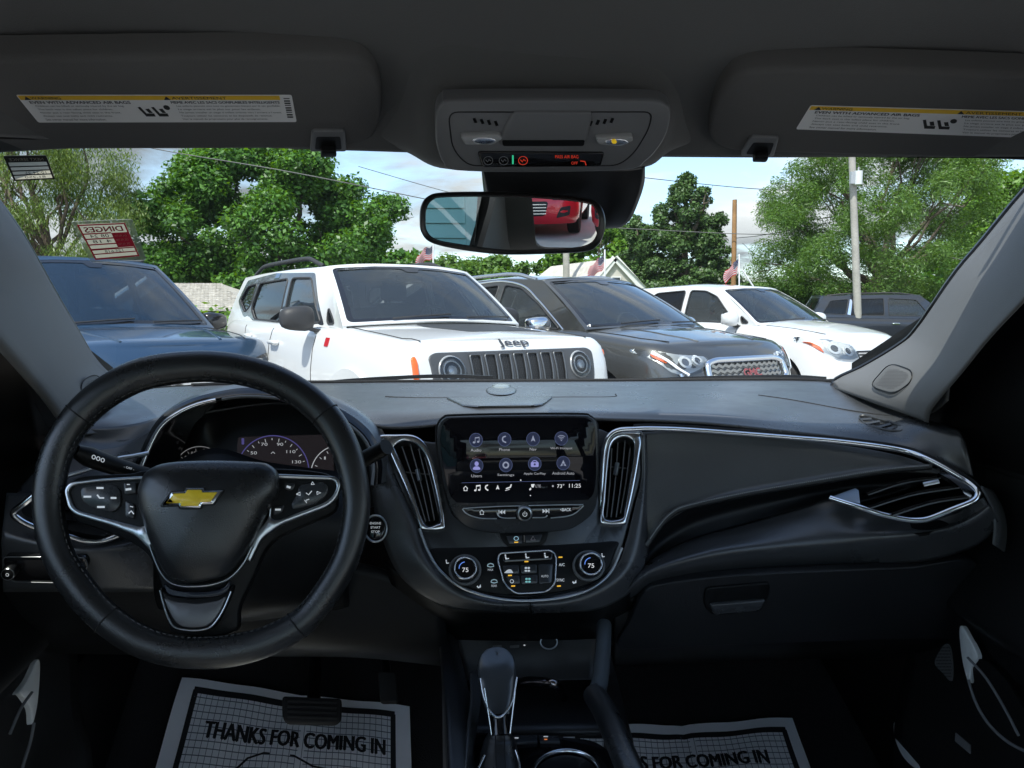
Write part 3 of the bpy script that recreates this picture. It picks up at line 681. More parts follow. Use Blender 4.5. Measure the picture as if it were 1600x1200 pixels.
    def mirror(s, x, z, mat, capmat=None, size=(.13, .23, .17), arm=.15, chrome=False):
        for sg in (1, -1):
            y = sg*(s.side_y(x, min(z, s.zs(x)))-.02); c = np.array([x, y+sg*(arm+size[1]*.35), z+.07])
            sweep('mirror_arm', [(x, y-sg*.02, z-.03), (x, y+sg*arm*.6, z-.02), tuple(c-np.array([0, sg*size[1]*.25, size[2]*.35]))], [(-.05, -.012), (.05, -.012), (.05, .012), (-.05, .012)], (0, 0, 1), BLKM, s.t, local=True, n=8)
            # rounded shell: superellipsoid rings
            V = []; nr, nc = 11, 22
            for i in range(nr):
                ph = -math.pi/2+math.pi*i/(nr-1); cy = math.copysign(abs(math.sin(ph))**.7, math.sin(ph)); rr = abs(math.cos(ph))**.45
                for j in range(nc):
                    a = 2*math.pi*j/nc; px_ = math.copysign(abs(math.cos(a))**.75, math.cos(a)); pz = math.copysign(abs(math.sin(a))**.75, math.sin(a))
                    V.append(c+np.array([px_*rr*size[0]/2*(1 if px_ < 0 else 1.15)-abs(cy)*.015, sg*cy*size[1]/2, pz*rr*size[2]/2*(1-.12*cy)]))
            mo = mk('mirror_housing', V, grid_faces(nr, nc, True), capmat or mat, s.t, local=True, angle=180)
            gp = lambda a, b, h, c=c: (c[0]-size[0]/2*.93-h, c[1]+a, c[2]+b)
            plate('mirror_glass', rc([(-size[1]*.42, -size[2]*.38), (size[1]*.42, -size[2]*.38), (size[1]*.42, size[2]*.38), (-size[1]*.42, size[2]*.38)], .03), gp, -.01, .006, REFL, mo, local=True)
    def seam(s, pts, sg, r=.005):
        fn = s.sidem(sg); P = [fn(x, z, -.001) for x, z in crm(pts, 30)]; tube('door_seam', P, r, SEAMM, s.t, local=True, k=5)
    def handle(s, x, z, mat):
        for sg in (1, -1):
            fn = s.sidem(sg)
            h = sweep('door_handle', [fn(x+.09, z, .005), fn(x+.075, z+.004, .035), fn(x, z+.006, .04), fn(x-.075, z+.004, .035), fn(x-.09, z, .005)], circ(.014, 8, .018), None, mat, s.t, local=True, n=14)
            plate('handle_cup', circ2(x, z-.002, .07, .035), fn, -.002, .0015, SEAMM if mat is BLKM else s.m, h, local=True)
    def rails(s, mat, x0, x1, y, h=.05):
        for sg in (1, -1):
            tt = [(a-s.wt[0])/(s.rtx-s.wt[0]) for a in np.linspace(x0, x1, 14)]
            P = [s.roof(y, t)*np.array([1, sg, 1]) for t in tt]; P = [p+np.array([0, 0, h*min(1, 6*min(i, 13-i)/13)]) for i, p in enumerate(P)]
            sweep('roof_rail', P, circ(.016, 8, .02), (0, 0, 1), mat, s.t, local=True, n=40)

WHITE = paint('white_paint', (.68, .69, .69)); DGREY = paint('dark_grey_paint', (.085, .085, .080), .6, .32); BLUEP = paint('blue_paint', (.030, .068, .125), .45, .3)
BLACKP = paint('black_paint', (.022, .026, .034), .3, .3); REDP = paint('red_paint', (.80, .02, .04), .1, .3); ROOFBLK = paint('roof_black', (.02, .022, .026), 0, .25)

# ---- white boxy suv with seven-slot grille
J = Car('boxy_suv', .509, 4.908, -58.54, 'white boxy suv with seven upright grille slots, black hood decal and round headlights', 'suv', WHITE,
        dict(W=.90, L=4.2, Rf=.22, n=4.5, zs=[(.1, 1.005), (0, 1.005), (-.1, 1.04), (-.5, 1.075), (-1.1, 1.12), (-1.6, 1.125), (-3.6, 1.17), (-4.3, 1.17)], crown=[(0, .010), (-.25, .03), (-1.2, .035), (-4.2, .02)],
             wheels=(-.80, -3.36), arch=.42, rk=[(0, .08), (.35, 0), (.75, .02), (.93, .05), (1, .09)], taper=.03))
J.rtx = -3.95
jb = [(.2, 1.10), (-1.1, 1.12), (-3.4, 1.18), (-4.2, 1.2)]
J.cabin((-1.12, .80, 1.14), (-1.72, .665, 1.60), (-3.95, .63, 1.60), (-4.16, .76, 1.18), jb,
        [[(-1.62, 1.155), (-1.97, 1.52), (-2.42, 1.535), (-2.42, 1.16)], [(-2.52, 1.16), (-2.52, 1.535), (-3.32, 1.52), (-3.40, 1.28), (-3.24, 1.175)], [(-3.45, 1.30), (-3.40, 1.52), (-3.72, 1.505), (-3.86, 1.36), (-3.6, 1.24)], [(-1.36, 1.15), (-1.52, 1.145), (-1.52, 1.28)]],
        roofmat=WHITE, sidemat=WHITE)
# black window band and roof-side band
def band(car, outl, holes, mat, h=.003, name='black_band'):
    for sg in (1, -1):
        fn = lambda x, z, hh, sg=sg: car.side(x, z, hh, sg)
        plate(name, outl, fn, h-.006, h, mat, car.t, holes=holes, grid=.14, local=True)
def dn(P, r=.05, k=4): P = rc(P, r, 4); return np.vstack([P[i]+(P[(i+1) % len(P)]-P[i])*np.linspace(0, 1, k, endpoint=False)[:, None] for i in range(len(P))])
jw = [dn([(-1.62, 1.155), (-1.97, 1.52), (-2.42, 1.535), (-2.42, 1.16)]), dn([(-2.52, 1.16), (-2.52, 1.535), (-3.32, 1.52), (-3.40, 1.28), (-3.24, 1.175)]), dn([(-3.45, 1.30), (-3.40, 1.52), (-3.72, 1.505), (-3.86, 1.36), (-3.6, 1.24)])]
band(J, dn([(-1.56, 1.135), (-1.92, 1.56), (-2.9, 1.60), (-3.80, 1.565), (-3.93, 1.36), (-3.62, 1.2), (-3.2, 1.155)], .04, 6), jw, ROOFBLK)
P = [(-x, 0) for x in range(3)]
for sg in (1, -1):
    V = []; 
    for t in np.linspace(.04, .97, 24):
        for a in np.linspace(.80, 1.004, 6):
            q = J.roof(a, t); V.append((q[0], q[1]*sg, q[2]+.004))
    o = mk('roof_side_band', V, grid_faces(24, 6), ROOFBLK, J.t, local=True, angle=180)
J.rails(BLKM, -1.95, -3.8, .9, .075)
J.mirror(-1.55, 1.12, BLKM, BLKM, size=(.15, .25, .19), arm=.12)
for sg in (1, -1):
    J.seam([(-1.50, 1.06), (-1.52, .8), (-1.50, .45)], sg); J.seam([(-2.50, 1.10), (-2.52, .8), (-2.50, .42)], sg); J.seam([(-3.30, 1.12), (-3.2, .95), (-2.95, .62)], sg)
J.handle(-2.36, .98, WHITE); J.handle(-3.12, 1.02, WHITE)
# grille panel, slots, headlights
fm = J.front
gp = dn([(-.67, .72), (.67, .72), (.69, .955), (.64, .98), (-.64, .98), (-.69, .955)], .05, 8)
slots = []; cs = np.linspace(-.35, .35, 7)
for c in cs: slots.append(dn([(c-.038, .745), (c+.038, .745), (c+.043, .96), (c-.043, .96)], .02, 3))
gpl = plate('grille_panel', gp, fm, -.01, .008, pmat('satin_grey', (.06, .063, .068), .4), J.t, holes=slots, grid=.1, bev=.008, bevh=.006, local=True)
MESHM = pmat('grille_mesh', (.015, .015, .016), .5)
SATN = pmat('satin_silver', (.13, .135, .14), .35, metal=.7)
for c, s_ in zip(cs, slots):
    sweep('slot_ring', [fm(p[0], p[1], .010) for p in s_], strip_prof(.007, .007), (1, 0, 0), SATN, gpl, closed=True, local=True)
    V = []; F = []
    plate('slot_backing', s_, fm, -.01, .0015, MESHM, gpl, local=True)
    for i in range(13):
        z = .758+i*.016
        for j in range(4):
            y = c-.030+j*.02+(i % 2)*.01-.004; k = len(V); x = fm(y, z, .0035)[0]
            for a in range(6): V.append((x, y+.0075*math.cos(a*math.pi/3), z+.0065*math.sin(a*math.pi/3)))
            F.append(tuple(range(k, k+6)))
    mk('honeycomb', V, F, pmat('mesh_cell', (.035, .037, .04), .4, metal=.3), gpl, local=True, smooth=False)
def round_lamp(car, y, z, r):
    fm = car.front; h = plate('headlight', circ2(y, z, r, k=40), fm, -.01, .018, pmat('lamp_bowl', (.45, .46, .47), .2, metal=.3), car.t, holes=[circ2(y, z, r*.87, k=32)], local=True, bev=.004)
    plate('reflector', circ2(y, z, r*.87, k=32), fm, -.02, .004, REFL, h, holes=[circ2(y, z, r*.36, k=20)], grid=.03, local=True)
    plate('bulb', circ2(y, z, r*.36, k=20), fm, -.01, .022, pmat('lamp_core', (.7, .72, .75), .15, metal=.3), h, local=True, bev=.01)
    rg = [fm(y+r*.62*math.cos(a), z+r*.62*math.sin(a), .012) for a in np.linspace(0, 2*math.pi, 30, endpoint=False)]
    tube('light_ring', rg, .005, pmat('white_lens', (.8, .8, .8), .2), h, closed=True, local=True)
    plate('lens', circ2(y, z, r*.97, k=32), fm, .020, .028, LENS, h, local=True, bev=.01)
for sg in (1, -1):
    round_lamp(J, sg*.54, .865, .097)
    fn = lambda a, b, h, sg=sg: J.front(sg*(.785-a*.62), b, h)
    if sg > 0: fn = lambda a, b, h: (-.19+a, J.W-.022+h, b)
    plate('side_marker', dn([(-.032, .82), (.028, .81), (.036, .93), (.018, .965), (-.028, .95)], .02, 2), fn, -.01, .014, ORG, J.t, local=True, bev=.008)
    for wx in J.P['wheels']:
        P = [(wx+.445*math.cos(a), sg*(J.side_y(wx, .36+.445*math.sin(a))+.004), .36+.445*math.sin(a)) for a in np.linspace(-.1, math.pi+.1, 30)]
        sweep('fender_flare', P, [(-.03, -.02), (.045, -.02), (.045, .02), (-.03, .014)], lambda p, sg=sg: np.array([0, sg, .0]), pmat('light_flare', (.62, .63, .63), .4), J.t, local=True)
# hood decal and lettering on the nose
plate('hood_decal', dn([(-.42, .50), (-.98, .50), (-.98, -.28), (-.8, -.30), (-.42, -.16)], .04, 8), J.topm, -.002, .003, pmat('decal_black', (.03, .032, .034), .6), J.t, grid=.08, local=True)
text('hood_lettering', 'Jeep', (0.0, 1.020), .25, .055, lambda a, b, h: (J.front(a, b, h)[0]+.0, a, b+.006), .012, pmat('lettering_dark', (.05, .05, .055), .4), J.t, up=1, local=True, bold=.003)
for sg in (1, -1): tube('hood_seam', [J.topm(x, sg*(.70 if x > -.3 else .74), .001) for x in np.linspace(-.16, -1.08, 18)], .004, SEAMM, J.t, local=True, k=5)
plate('fender_badge', dn([(-1.30, .985), (-1.23, .985), (-1.225, 1.05), (-1.295, 1.05)], .01, 2), J.sidem(-1), 0, .006, REDL, J.t, local=True)

# ---- dark grey suv with chrome grille
G = Car('dark_suv', 2.52, 5.84, -59.37, 'dark grey suv with a chrome-framed grille, chrome mirror cap and silver roof rails', 'suv', DGREY,
        dict(W=.92, L=4.62, Rf=.55, n=2.7, zs=[(.1, .88), (0, .90), (-.3, .975), (-.8, 1.03), (-1.2, 1.065), (-1.9, 1.075), (-4.0, 1.10), (-4.7, 1.1)], crown=[(0, .01), (-.25, .03), (-.7, .06), (-1.3, .06), (-4.4, .02)],
             wheels=(-.93, -3.65), arch=.42, rk=[(0, .10), (.3, 0), (.7, .02), (.9, .08), (1, .16)], taper=.06))
G.rtx = -3.95
gb = [(.2, 1.03), (-1.2, 1.05), (-3.8, 1.13), (-4.5, 1.15)]
gw = [[(-1.62, 1.085), (-1.98, 1.32), (-2.35, 1.49), (-2.66, 1.53), (-2.66, 1.10)], [(-2.76, 1.105), (-2.76, 1.53), (-3.35, 1.50), (-3.62, 1.30), (-3.55, 1.14)]]
G.cabin((-1.20, .80, 1.085), (-2.05, .62, 1.555), (-3.95, .58, 1.58), (-4.50, .74, 1.14), gb, gw,
        trim=[(-1.56, 1.075), (-1.75, 1.20), (-2.0, 1.355), (-2.3, 1.50), (-2.65, 1.565), (-3.0, 1.57), (-3.4, 1.53), (-3.72, 1.36)])
G.rails(pmat('rail_silver', (.6, .62, .65), .25, metal=.9), -2.2, -3.9, .95, .045)
G.mirror(-1.62, 1.05, DGREY, CHR, size=(.14, .24, .16), arm=.10)
for sg in (1, -1):
    G.seam([(-1.55, 1.04), (-1.5, .8), (-1.52, .45)], sg); G.seam([(-2.7, 1.06), (-2.72, .8), (-2.68, .42)], sg); G.seam([(-3.6, 1.06), (-3.4, .9), (-3.15, .6)], sg)
    tube('hood_seam', [G.topm(x, sg*np.interp(-x, [.3, .6, 1.2], [.62, .72, .75]), .001) for x in np.linspace(-.36, -1.16, 18)], .004, SEAMM, G.t, local=True, k=5)
    tube('hood_crease', [G.topm(x, sg*np.interp(-x, [.3, .6, 1.2], [.36, .44, .50]), -.004) for x in np.linspace(-.30, -1.16, 18)], .010, DGREY, G.t, local=True, k=6)
G.handle(-2.55, .93, CHR); G.handle(-3.45, .97, CHR)
fm = G.front
go = dn([(-.40, .62), (.40, .62), (.52, .70), (.50, .84), (.38, .87), (-.38, .87), (-.50, .84), (-.52, .70)], .05, 5); gi = inset(go, .035)
gr = plate('grille', gi, fm, -.06, -.05, MESHM, G.t, local=True, grid=.1)
sweep('grille_surround', [fm(p[0], p[1], .014) for p in inset(go, .017)], strip_prof(.026, .022), (1, 0, 0), CHR, gr, closed=True, local=True)
for i, z in enumerate((.685, .725, .765, .805)):
    w = .43; ys = np.linspace(-w, w, 25); P = [fm(y, z+.008*math.cos(j*math.pi), .0) for j, y in enumerate(ys)]
    sweep('grille_bar', P, [(-.012, -.01), (.012, -.01), (.012, .01), (-.012, .01)], (1, 0, 0), pmat('dark_chrome', (.42, .43, .44), .25, metal=1), gr, local=True)
text('grille_lettering', 'GMC', (0, .745), .22, .062, fm, .022, pmat('emblem_red', (.25, .03, .04), .25, coat=1), gr, up=1, local=True, bold=.004)
def wrap_lamp(car, outl, drl, amber, z_in=(.0,), bowl='lamp_black'):
    for sg in (1, -1):
        f2 = lambda a, b, h, sg=sg: car.front(sg*a, b, h)
        hl = plate('headlight', outl, f2, -.03, .002, (pmat('lamp_black', (.05, .05, .055), .25, metal=.5) if bowl == 'lamp_black' else pmat('lamp_clear', (.5, .52, .53), .3, metal=.6)), car.t, local=True, grid=.08)
        if drl is not None: sweep('light_strip', [f2(p[0], p[1], .010) for p in crm(drl, 24)], strip_prof(.013, .008), (1, sg*.4, 0), pmat('drl_white', (.85, .87, .9), .15), hl, local=True)
        if amber is not None: plate('amber_lens', amber, f2, .0, .013, ORG, hl, local=True)
        for (a, b, r_) in z_in:
            plate('projector', circ2(a, b, r_), f2, 0, .008, REFL, hl, holes=[circ2(a, b, r_*.6)], local=True); plate('bulb', circ2(a, b, r_*.6), f2, 0, .004, pmat('lamp_core2', (.25, .27, .3), .05, metal=.8), hl, local=True)
        plate('lens', outl, f2, .015, .020, LENS, hl, local=True, grid=.08)
wrap_lamp(G, dn([(.44, .84), (.56, .785), (.70, .74), (.78, .77), (.895, .925), (.88, .945), (.70, .905), (.46, .885)], .012, 4), [(.84, .915), (.78, .86), (.72, .79), (.66, .745)], dn([(.79, .835), (.845, .88), (.85, .91), (.81, .895), (.77, .865)], .01, 3), [(.655, .845, .048), (.545, .855, .042)], bowl='lamp_clear')
sweep('led_hook', [fm(-y, z, .012) for y, z in ((.72, .755), (.70, .70), (.62, .60))], strip_prof(.016, .01), (1, 0, 0), CHR, G.t, local=True, n=14)

# ---- small white suv
T = Car('compact_suv', 5.12, 8.24, -62.3, 'white compact suv with a large clear headlight, parked beyond the dark grey suv', 'suv', WHITE,
        dict(W=.885, L=4.25, Rf=.62, n=2.6, zs=[(.1, .82), (0, .85), (-.25, .95), (-.7, 1.03), (-1.1, 1.07), (-1.8, 1.08), (-3.7, 1.14), (-4.3, 1.14)], crown=[(0, .01), (-.2, .03), (-.6, .07), (-1.2, .08), (-4, .02)],
             wheels=(-.86, -3.42), arch=.41, rk=[(0, .10), (.3, 0), (.7, .02), (.9, .08), (1, .16)], taper=.06))
T.rtx = -3.55
T.cabin((-1.22, .78, 1.09), (-1.98, .61, 1.565), (-3.8, .58, 1.60), (-4.1, .70, 1.16), [(.2, 1.05), (-1.1, 1.08), (-3.6, 1.16), (-4.3, 1.18)],
        [[(-1.60, 1.115), (-1.98, 1.46), (-2.2, 1.54), (-2.48, 1.555), (-2.48, 1.13)], [(-2.57, 1.135), (-2.57, 1.555), (-3.15, 1.53), (-3.40, 1.36), (-3.35, 1.17)], [(-1.36, 1.11), (-1.50, 1.105), (-1.52, 1.21)]])
T.mirror(-1.52, 1.09, WHITE, WHITE, size=(.15, .22, .18), arm=.09)
for sg in (1, -1):
    T.seam([(-1.5, 1.06), (-1.48, .8), (-1.5, .45)], sg); T.seam([(-2.52, 1.08), (-2.54, .8), (-2.5, .42)], sg)
    tube('hood_seam', [T.topm(x, sg*np.interp(-x, [.3, .6, 1.2], [.60, .68, .72]), .001) for x in np.linspace(-.36, -1.12, 18)], .004, SEAMM, T.t, local=True, k=5)
T.handle(-2.38, .96, WHITE)
wrap_lamp(T, dn([(.38, .73), (.50, .70), (.66, .715), (.78, .80), (.875, .945), (.84, .96), (.64, .93), (.42, .87)], .03, 4), None, dn([(.765, .78), (.80, .82), (.845, .905), (.815, .90), (.778, .85)], .01, 3), [(.66, .83, .065), (.51, .80, .058)], bowl='lamp_clear')
gr = plate('grille', dn([(-.38, .68), (.38, .68), (.40, .80), (-.40, .80)], .03, 5), T.front, -.03, .003, MESHM, T.t, local=True, grid=.1)
for z in (.70, .735, .77): sweep('grille_bar', [T.front(y, z, .006) for y in np.linspace(-.38, .38, 20)], [(-.008, -.006), (.008, -.006), (.008, .006), (-.008, .006)], (1, 0, 0), CHR, gr, local=True)
MATS['headlight_clear'] = REFL

# ---- blue suv
B = Car('blue_suv', -1.98, 5.90, -45.5, 'dark blue suv at the left, seen over the steering wheel', 'suv', BLUEP,
        dict(W=.95, L=4.75, Rf=.55, n=2.8, zs=[(.1, .88), (0, .90), (-.3, .99), (-.8, 1.05), (-1.2, 1.08), (-1.9, 1.10), (-4.0, 1.14), (-4.8, 1.14)], crown=[(0, .01), (-.25, .03), (-.7, .05), (-1.3, .05), (-4.4, .02)],
             wheels=(-.95, -3.8), arch=.42, rk=[(0, .10), (.3, 0), (.7, .02), (.9, .08), (1, .16)], taper=.06))
B.rtx = -4.1
B.cabin((-1.22, .83, 1.09), (-2.02, .66, 1.71), (-4.1, .62, 1.74), (-4.55, .76, 1.18), [(.2, 1.07), (-1.2, 1.09), (-3.8, 1.17), (-4.6, 1.2)],
        [[(-1.68, 1.13), (-2.05, 1.48), (-2.4, 1.66), (-2.72, 1.68), (-2.72, 1.15)], [(-2.82, 1.155), (-2.82, 1.68), (-3.45, 1.66), (-3.75, 1.43), (-3.68, 1.19)]], wsmat=glass('blue_windscreen', (.20, .27, .33), 1.6, haze=.14, film=(.05, .12, .22)))
B.mirror(-1.62, 1.08, BLKG, BLKG, size=(.15, .25, .18), arm=.12)
for sg in (1, -1):
    B.seam([(-1.55, 1.06), (-1.5, .8), (-1.52, .45)], sg)
    tube('hood_seam', [B.topm(x, sg*np.interp(-x, [.3, .6, 1.2], [.64, .74, .78]), .001) for x in np.linspace(-.36, -1.2, 18)], .004, SEAMM, B.t, local=True, k=5)
    tube('hood_crease', [B.topm(x, sg*np.interp(-x, [.3, .6, 1.2], [.40, .48, .58]), -.004) for x in np.linspace(-.30, -1.2, 18)], .012, BLUEP, B.t, local=True, k=6)
    tube('roof_rail', [B.roof(.95, t)*np.array([1, sg, 1])+np.array([0, 0, .03]) for t in np.linspace(.12, .95, 12)], .014, BLKM, B.t, local=True)
B.handle(-2.6, .97, BLUEP)
wrap_lamp(B, dn([(.52, .74), (.66, .74), (.78, .78), (.86, .90), (.70, .87), (.54, .83)], .02, 4), [(.84, .885), (.76, .80), (.68, .76)], None, [(.68, .81, .035), (.60, .80, .03)])
gr = plate('grille', dn([(-.44, .58), (.44, .58), (.46, .80), (-.46, .80)], .04, 5), B.front, -.03, .003, MESHM, B.t, local=True, grid=.1)
for z in (.63, .69, .75): sweep('grille_bar', [B.front(y, z, .008) for y in np.linspace(-.44, .44, 20)], [(-.014, -.008), (.014, -.008), (.014, .008), (-.014, .008)], (1, 0, 0), CHR, gr, local=True)

# ---- far dark suv, seen from behind at an angle, and a red-lit car beside it
D = Car('far_suv', 14.35, 18.6, -12, 'dark suv far at the right behind the white compact suv, seen from the side', 'suv', BLACKP,
        dict(W=.93, L=4.8, Rf=.5, n=3, zs=[(.1, .98), (0, 1.0), (-.8, 1.08), (-1.2, 1.1), (-4.0, 1.15), (-4.9, 1.15)], crown=[(0, .02), (-1.3, .05), (-4.6, .02)], wheels=(-.95, -3.8), arch=.42))
D.rtx = -4.3
D.cabin((-1.25, .82, 1.12), (-1.95, .66, 1.72), (-4.35, .64, 1.70), (-4.68, .78, 1.2), [(.2, 1.1), (-4.7, 1.2)],
        [[(-1.72, 1.17), (-2.05, 1.6), (-2.75, 1.64), (-2.75, 1.19)], [(-2.86, 1.19), (-2.86, 1.64), (-3.6, 1.62), (-3.7, 1.2)], [(-3.82, 1.21), (-3.74, 1.62), (-4.2, 1.58), (-4.4, 1.24)]], wsmat=AUTOG)
D.rails(BLKM, -2.1, -4.2, .93, .04); D.mirror(-1.7, 1.14, BLACKP); D.handle(-2.6, .98, CHR)
for sg in (1, -1):
    q = rc([(-3.70, 1.2), (-3.78, 1.22), (-3.70, 1.62), (-3.64, 1.60)], .01)
    plate('window_divider', q, lambda x, z, h, sg=sg: D.side(x, z, h, sg), 0, .008, CHR, D.t, local=True)
K = Car('black_car', 15.2, 14.3, -10, 'dark car with a red tail light at the right edge of the windshield', 'car', BLACKP,
        dict(W=.93, L=4.8, Rf=.5, n=3, zs=[(.1, .98), (0, 1.0), (-.8, 1.08), (-1.2, 1.1), (-4.0, 1.12), (-4.9, 1.1)], crown=[(0, .02), (-1.3, .05), (-4.6, .02)], wheels=(-.95, -3.8), arch=.42))
K.rtx = -4.0
K.cabin((-1.25, .82, 1.12), (-2.0, .66, 1.64), (-3.9, .64, 1.62), (-4.5, .78, 1.16), [(.2, 1.1), (-4.7, 1.18)],
        [[(-1.72, 1.17), (-2.1, 1.54), (-2.75, 1.58), (-2.75, 1.19)], [(-2.86, 1.19), (-2.86, 1.58), (-3.6, 1.54), (-3.8, 1.2)]])
for sg in (1, -1): plate('tail_light', dn([(-4.45, .86), (-4.72, .88), (-4.74, 1.08), (-4.5, 1.08)], .04, 3), K.sidem(sg), 0, .03, REDL, K.t, local=True, bev=.02)

# ---- flags clipped to car windows
FR = pmat('flag_red', (.42, .006, .012), .8); FW = pmat('flag_white', (.5, .5, .5), .8); FB = pmat('flag_blue', (.012, .025, .12), .8); POLW = pmat('flag_pole_white', (.8, .8, .8), .4)
def flag(u, vt, vb, dist, width, label):
    width *= 1.2; vt -= 3
    a = PX(u, vt, dist); b = PX(u, vb, dist); t = thing('small_flag', tuple(b), label, 'flag', 'small flags clipped to parked cars')
    tube('pole', [b, a], .011, POLW, t, n=2); h = (a[2]-b[2]); fh = h*.62; zt = a[2]-h*.10
    def fmap(s_, t_): # s_ along fly 0..1, t_ down 0..1 ; hangs drooping toward the left
        return (a[0]-s_*width*(.62+.1*math.sin(t_*3)), a[1]+.05*math.sin(s_*7+t_*2), zt-t_*fh*.62-s_*fh*.55-.02*math.sin(s_*9))
    for i in range(13):
        V = [fmap(s_, (i+q)/13) for q in (0, 1) for s_ in np.linspace(.42 if i < 7 else 0, 1, 12)]; o = mk('stripe', V, grid_faces(2, 12), FR if i % 2 == 0 else FW, t, angle=180)
    V = [fmap(s_, q*7/13) for q in np.linspace(0, 1, 6) for s_ in np.linspace(0, .42, 8)]; cn = mk('canton', V, grid_faces(6, 8), FB, t, angle=180)
    st = []
    for i in range(5):
        for j in range(6): 
            p = np.array(fmap(.03+.065*j+(i % 2)*.015, (.06+.1*i)))+np.array([0, -.006, 0]); st.append(p)
    V = []; F = []
    for p in st:
        k = len(V); V += [p+np.array([.008*math.cos(q*1.2566*2+1.57), 0, .008*math.sin(q*1.2566*2+1.57)]) for q in range(5)]; F.append((k, k+1, k+2, k+3, k+4))
    o = mk('stars', V, F, FW, cn); o['kind'] = 'stuff'
flag(677, 378, 428, 9.3, .26, 'small striped flag over the roof of the white boxy suv')
flag(945, 393, 447, 10, .26, 'small striped flag in front of the house gable')
flag(1155, 400, 452, 11.5, .27, 'small striped flag at the foot of the brown pole')
gw_ = tube('slanted_stake', [PX(1160, 422, 11.6), PX(1180, 452, 11.6)], .014, POLW, n=2); tag(gw_, 'short slanted white stake beside the flag at the brown pole', 'stake')
# ================================================================== CABIN SHELL
XC = .10
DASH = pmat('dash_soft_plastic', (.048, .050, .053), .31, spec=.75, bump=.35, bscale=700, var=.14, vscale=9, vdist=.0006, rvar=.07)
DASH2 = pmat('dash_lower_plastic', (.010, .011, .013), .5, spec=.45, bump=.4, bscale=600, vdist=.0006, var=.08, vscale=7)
SATIN = pmat('satin_charcoal', (.042, .045, .049), .26, spec=.5, bump=.08, bscale=900, vdist=.0004, rvar=.04)
LEATH = pmat('black_leather', (.016, .017, .018), .29, spec=.75, bump=.35, bscale=900, vdist=.0008, rvar=.06)
SKIN = pmat('stitched_vinyl', (.072, .072, .070), .40, spec=.6, bump=.5, bscale=380, vdist=.0008, var=.07, vscale=6)
FELT = pmat('headliner_cloth', (.098, .100, .098), .95, bump=.7, bscale=900, vdist=.0006, var=.05, vscale=3, sheen=.2)
VISORM = pmat('visor_cloth', (.112, .110, .107), .9, bump=.6, bscale=700, vdist=.0006, var=.04, vscale=4)
PILL = pmat('pillar_trim', (.155, .155, .155), .62, bump=.5, bscale=600, vdist=.0006, var=.04, vscale=5)
GREYP = pmat('grey_plastic', (.16, .165, .17), .42, bump=.15, bscale=600, vdist=.0005)
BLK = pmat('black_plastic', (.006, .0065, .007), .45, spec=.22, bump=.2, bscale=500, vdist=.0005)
CARPET = pmat('black_carpet', (.012, .012, .013), .95, bump=1, bscale=400, vdist=.003)
PIANO = pmat('piano_black', (.008, .008, .009), .10, spec=.6)
CHROME = pmat('trim_chrome', (.80, .82, .85), .16, metal=1)
SATCH = pmat('satin_chrome', (.62, .65, .68), .30, metal=1)
SCRM = pmat('screen_glass', (.006, .006, .009), .03, spec=.28)
PRINT = pmat('white_print', (.70, .72, .74), .6, emit=(.8, .85, .9), es=.12)
DIM = pmat('dim_print', (.20, .21, .22), .6)
BLACKPR = pmat('black_print', (.02, .02, .02), .7)
def S(o): return tag(o, kind='structure')

# headliner: from the windscreen header back over the cabin, one sheet
HY = .93
hdr = [(-.66, .70, 1.36), (-.58, .78, 1.41), (-.40, .90, 1.433), (-.2, .93, 1.435), (0, .945, 1.435), (.10, .955, 1.430), (.2, .945, 1.435), (.40, .93, 1.435), (.60, .90, 1.433), (.78, .78, 1.41), (.86, .70, 1.36)]
def hl_row(y, z, sag=.0, k=1.0):
    xs = [-.66, -.62, -.52, -.35, -.12, .10, .32, .55, .72, .82, .86]
    return [(x, y, z-(abs(x-XC)/.76)**6*.12-.0) for x in xs]
rows = [hdr, [(x*.98+.002, y-.05, z+.025-(.0 if abs(x-XC) < .6 else .01)) for x, y, z in hdr], hl_row(.76, 1.508), hl_row(.55, 1.535), hl_row(.2, 1.55), hl_row(-.4, 1.55), hl_row(-1.2, 1.50)]
S(loft('headliner', rows, 60, 50, FELT, conv=False, thick=.02, off=1))
# dipped header housing around the overhead console and sensor pod
dip = [[(555, 212, .925), (600, 222, .925), (640, 240, .925), (685, 262, .925), (760, 266, .925), (840, 267, .925), (940, 266, .925), (1012, 260, .925), (1045, 238, .925), (1085, 226, .925), (1125, 220, .925)],
       [(565, 200, .90), (600, 208, .90), (640, 225, .88), (680, 250, .87), (760, 258, .86), (840, 260, .86), (940, 258, .86), (1015, 248, .87), (1050, 225, .88), (1085, 214, .90), (1120, 206, .90)],
       [(585, 150, .86), (610, 150, .86), (645, 165, .84), (680, 190, .82), (760, 200, .82), (840, 200, .82), (940, 200, .82), (1030, 190, .82), (1058, 168, .84), (1085, 150, .86), (1110, 145, .86)],
       [(600, 90, .80), (620, 90, .80), (660, 100, .79), (700, 110, .79), (770, 112, .79), (840, 112, .79), (920, 112, .79), (1000, 108, .79), (1040, 100, .79), (1075, 92, .80), (1100, 90, .80)],
       [(600, 30, .74), (630, 30, .74), (670, 30, .74), (710, 30, .735), (770, 30, .735), (840, 30, .735), (920, 30, .735), (990, 30, .735), (1040, 30, .74), (1070, 30, .74), (1100, 30, .74)]]
S(loft('headliner_centre', dip, 60, 30, FELT, thick=.006))

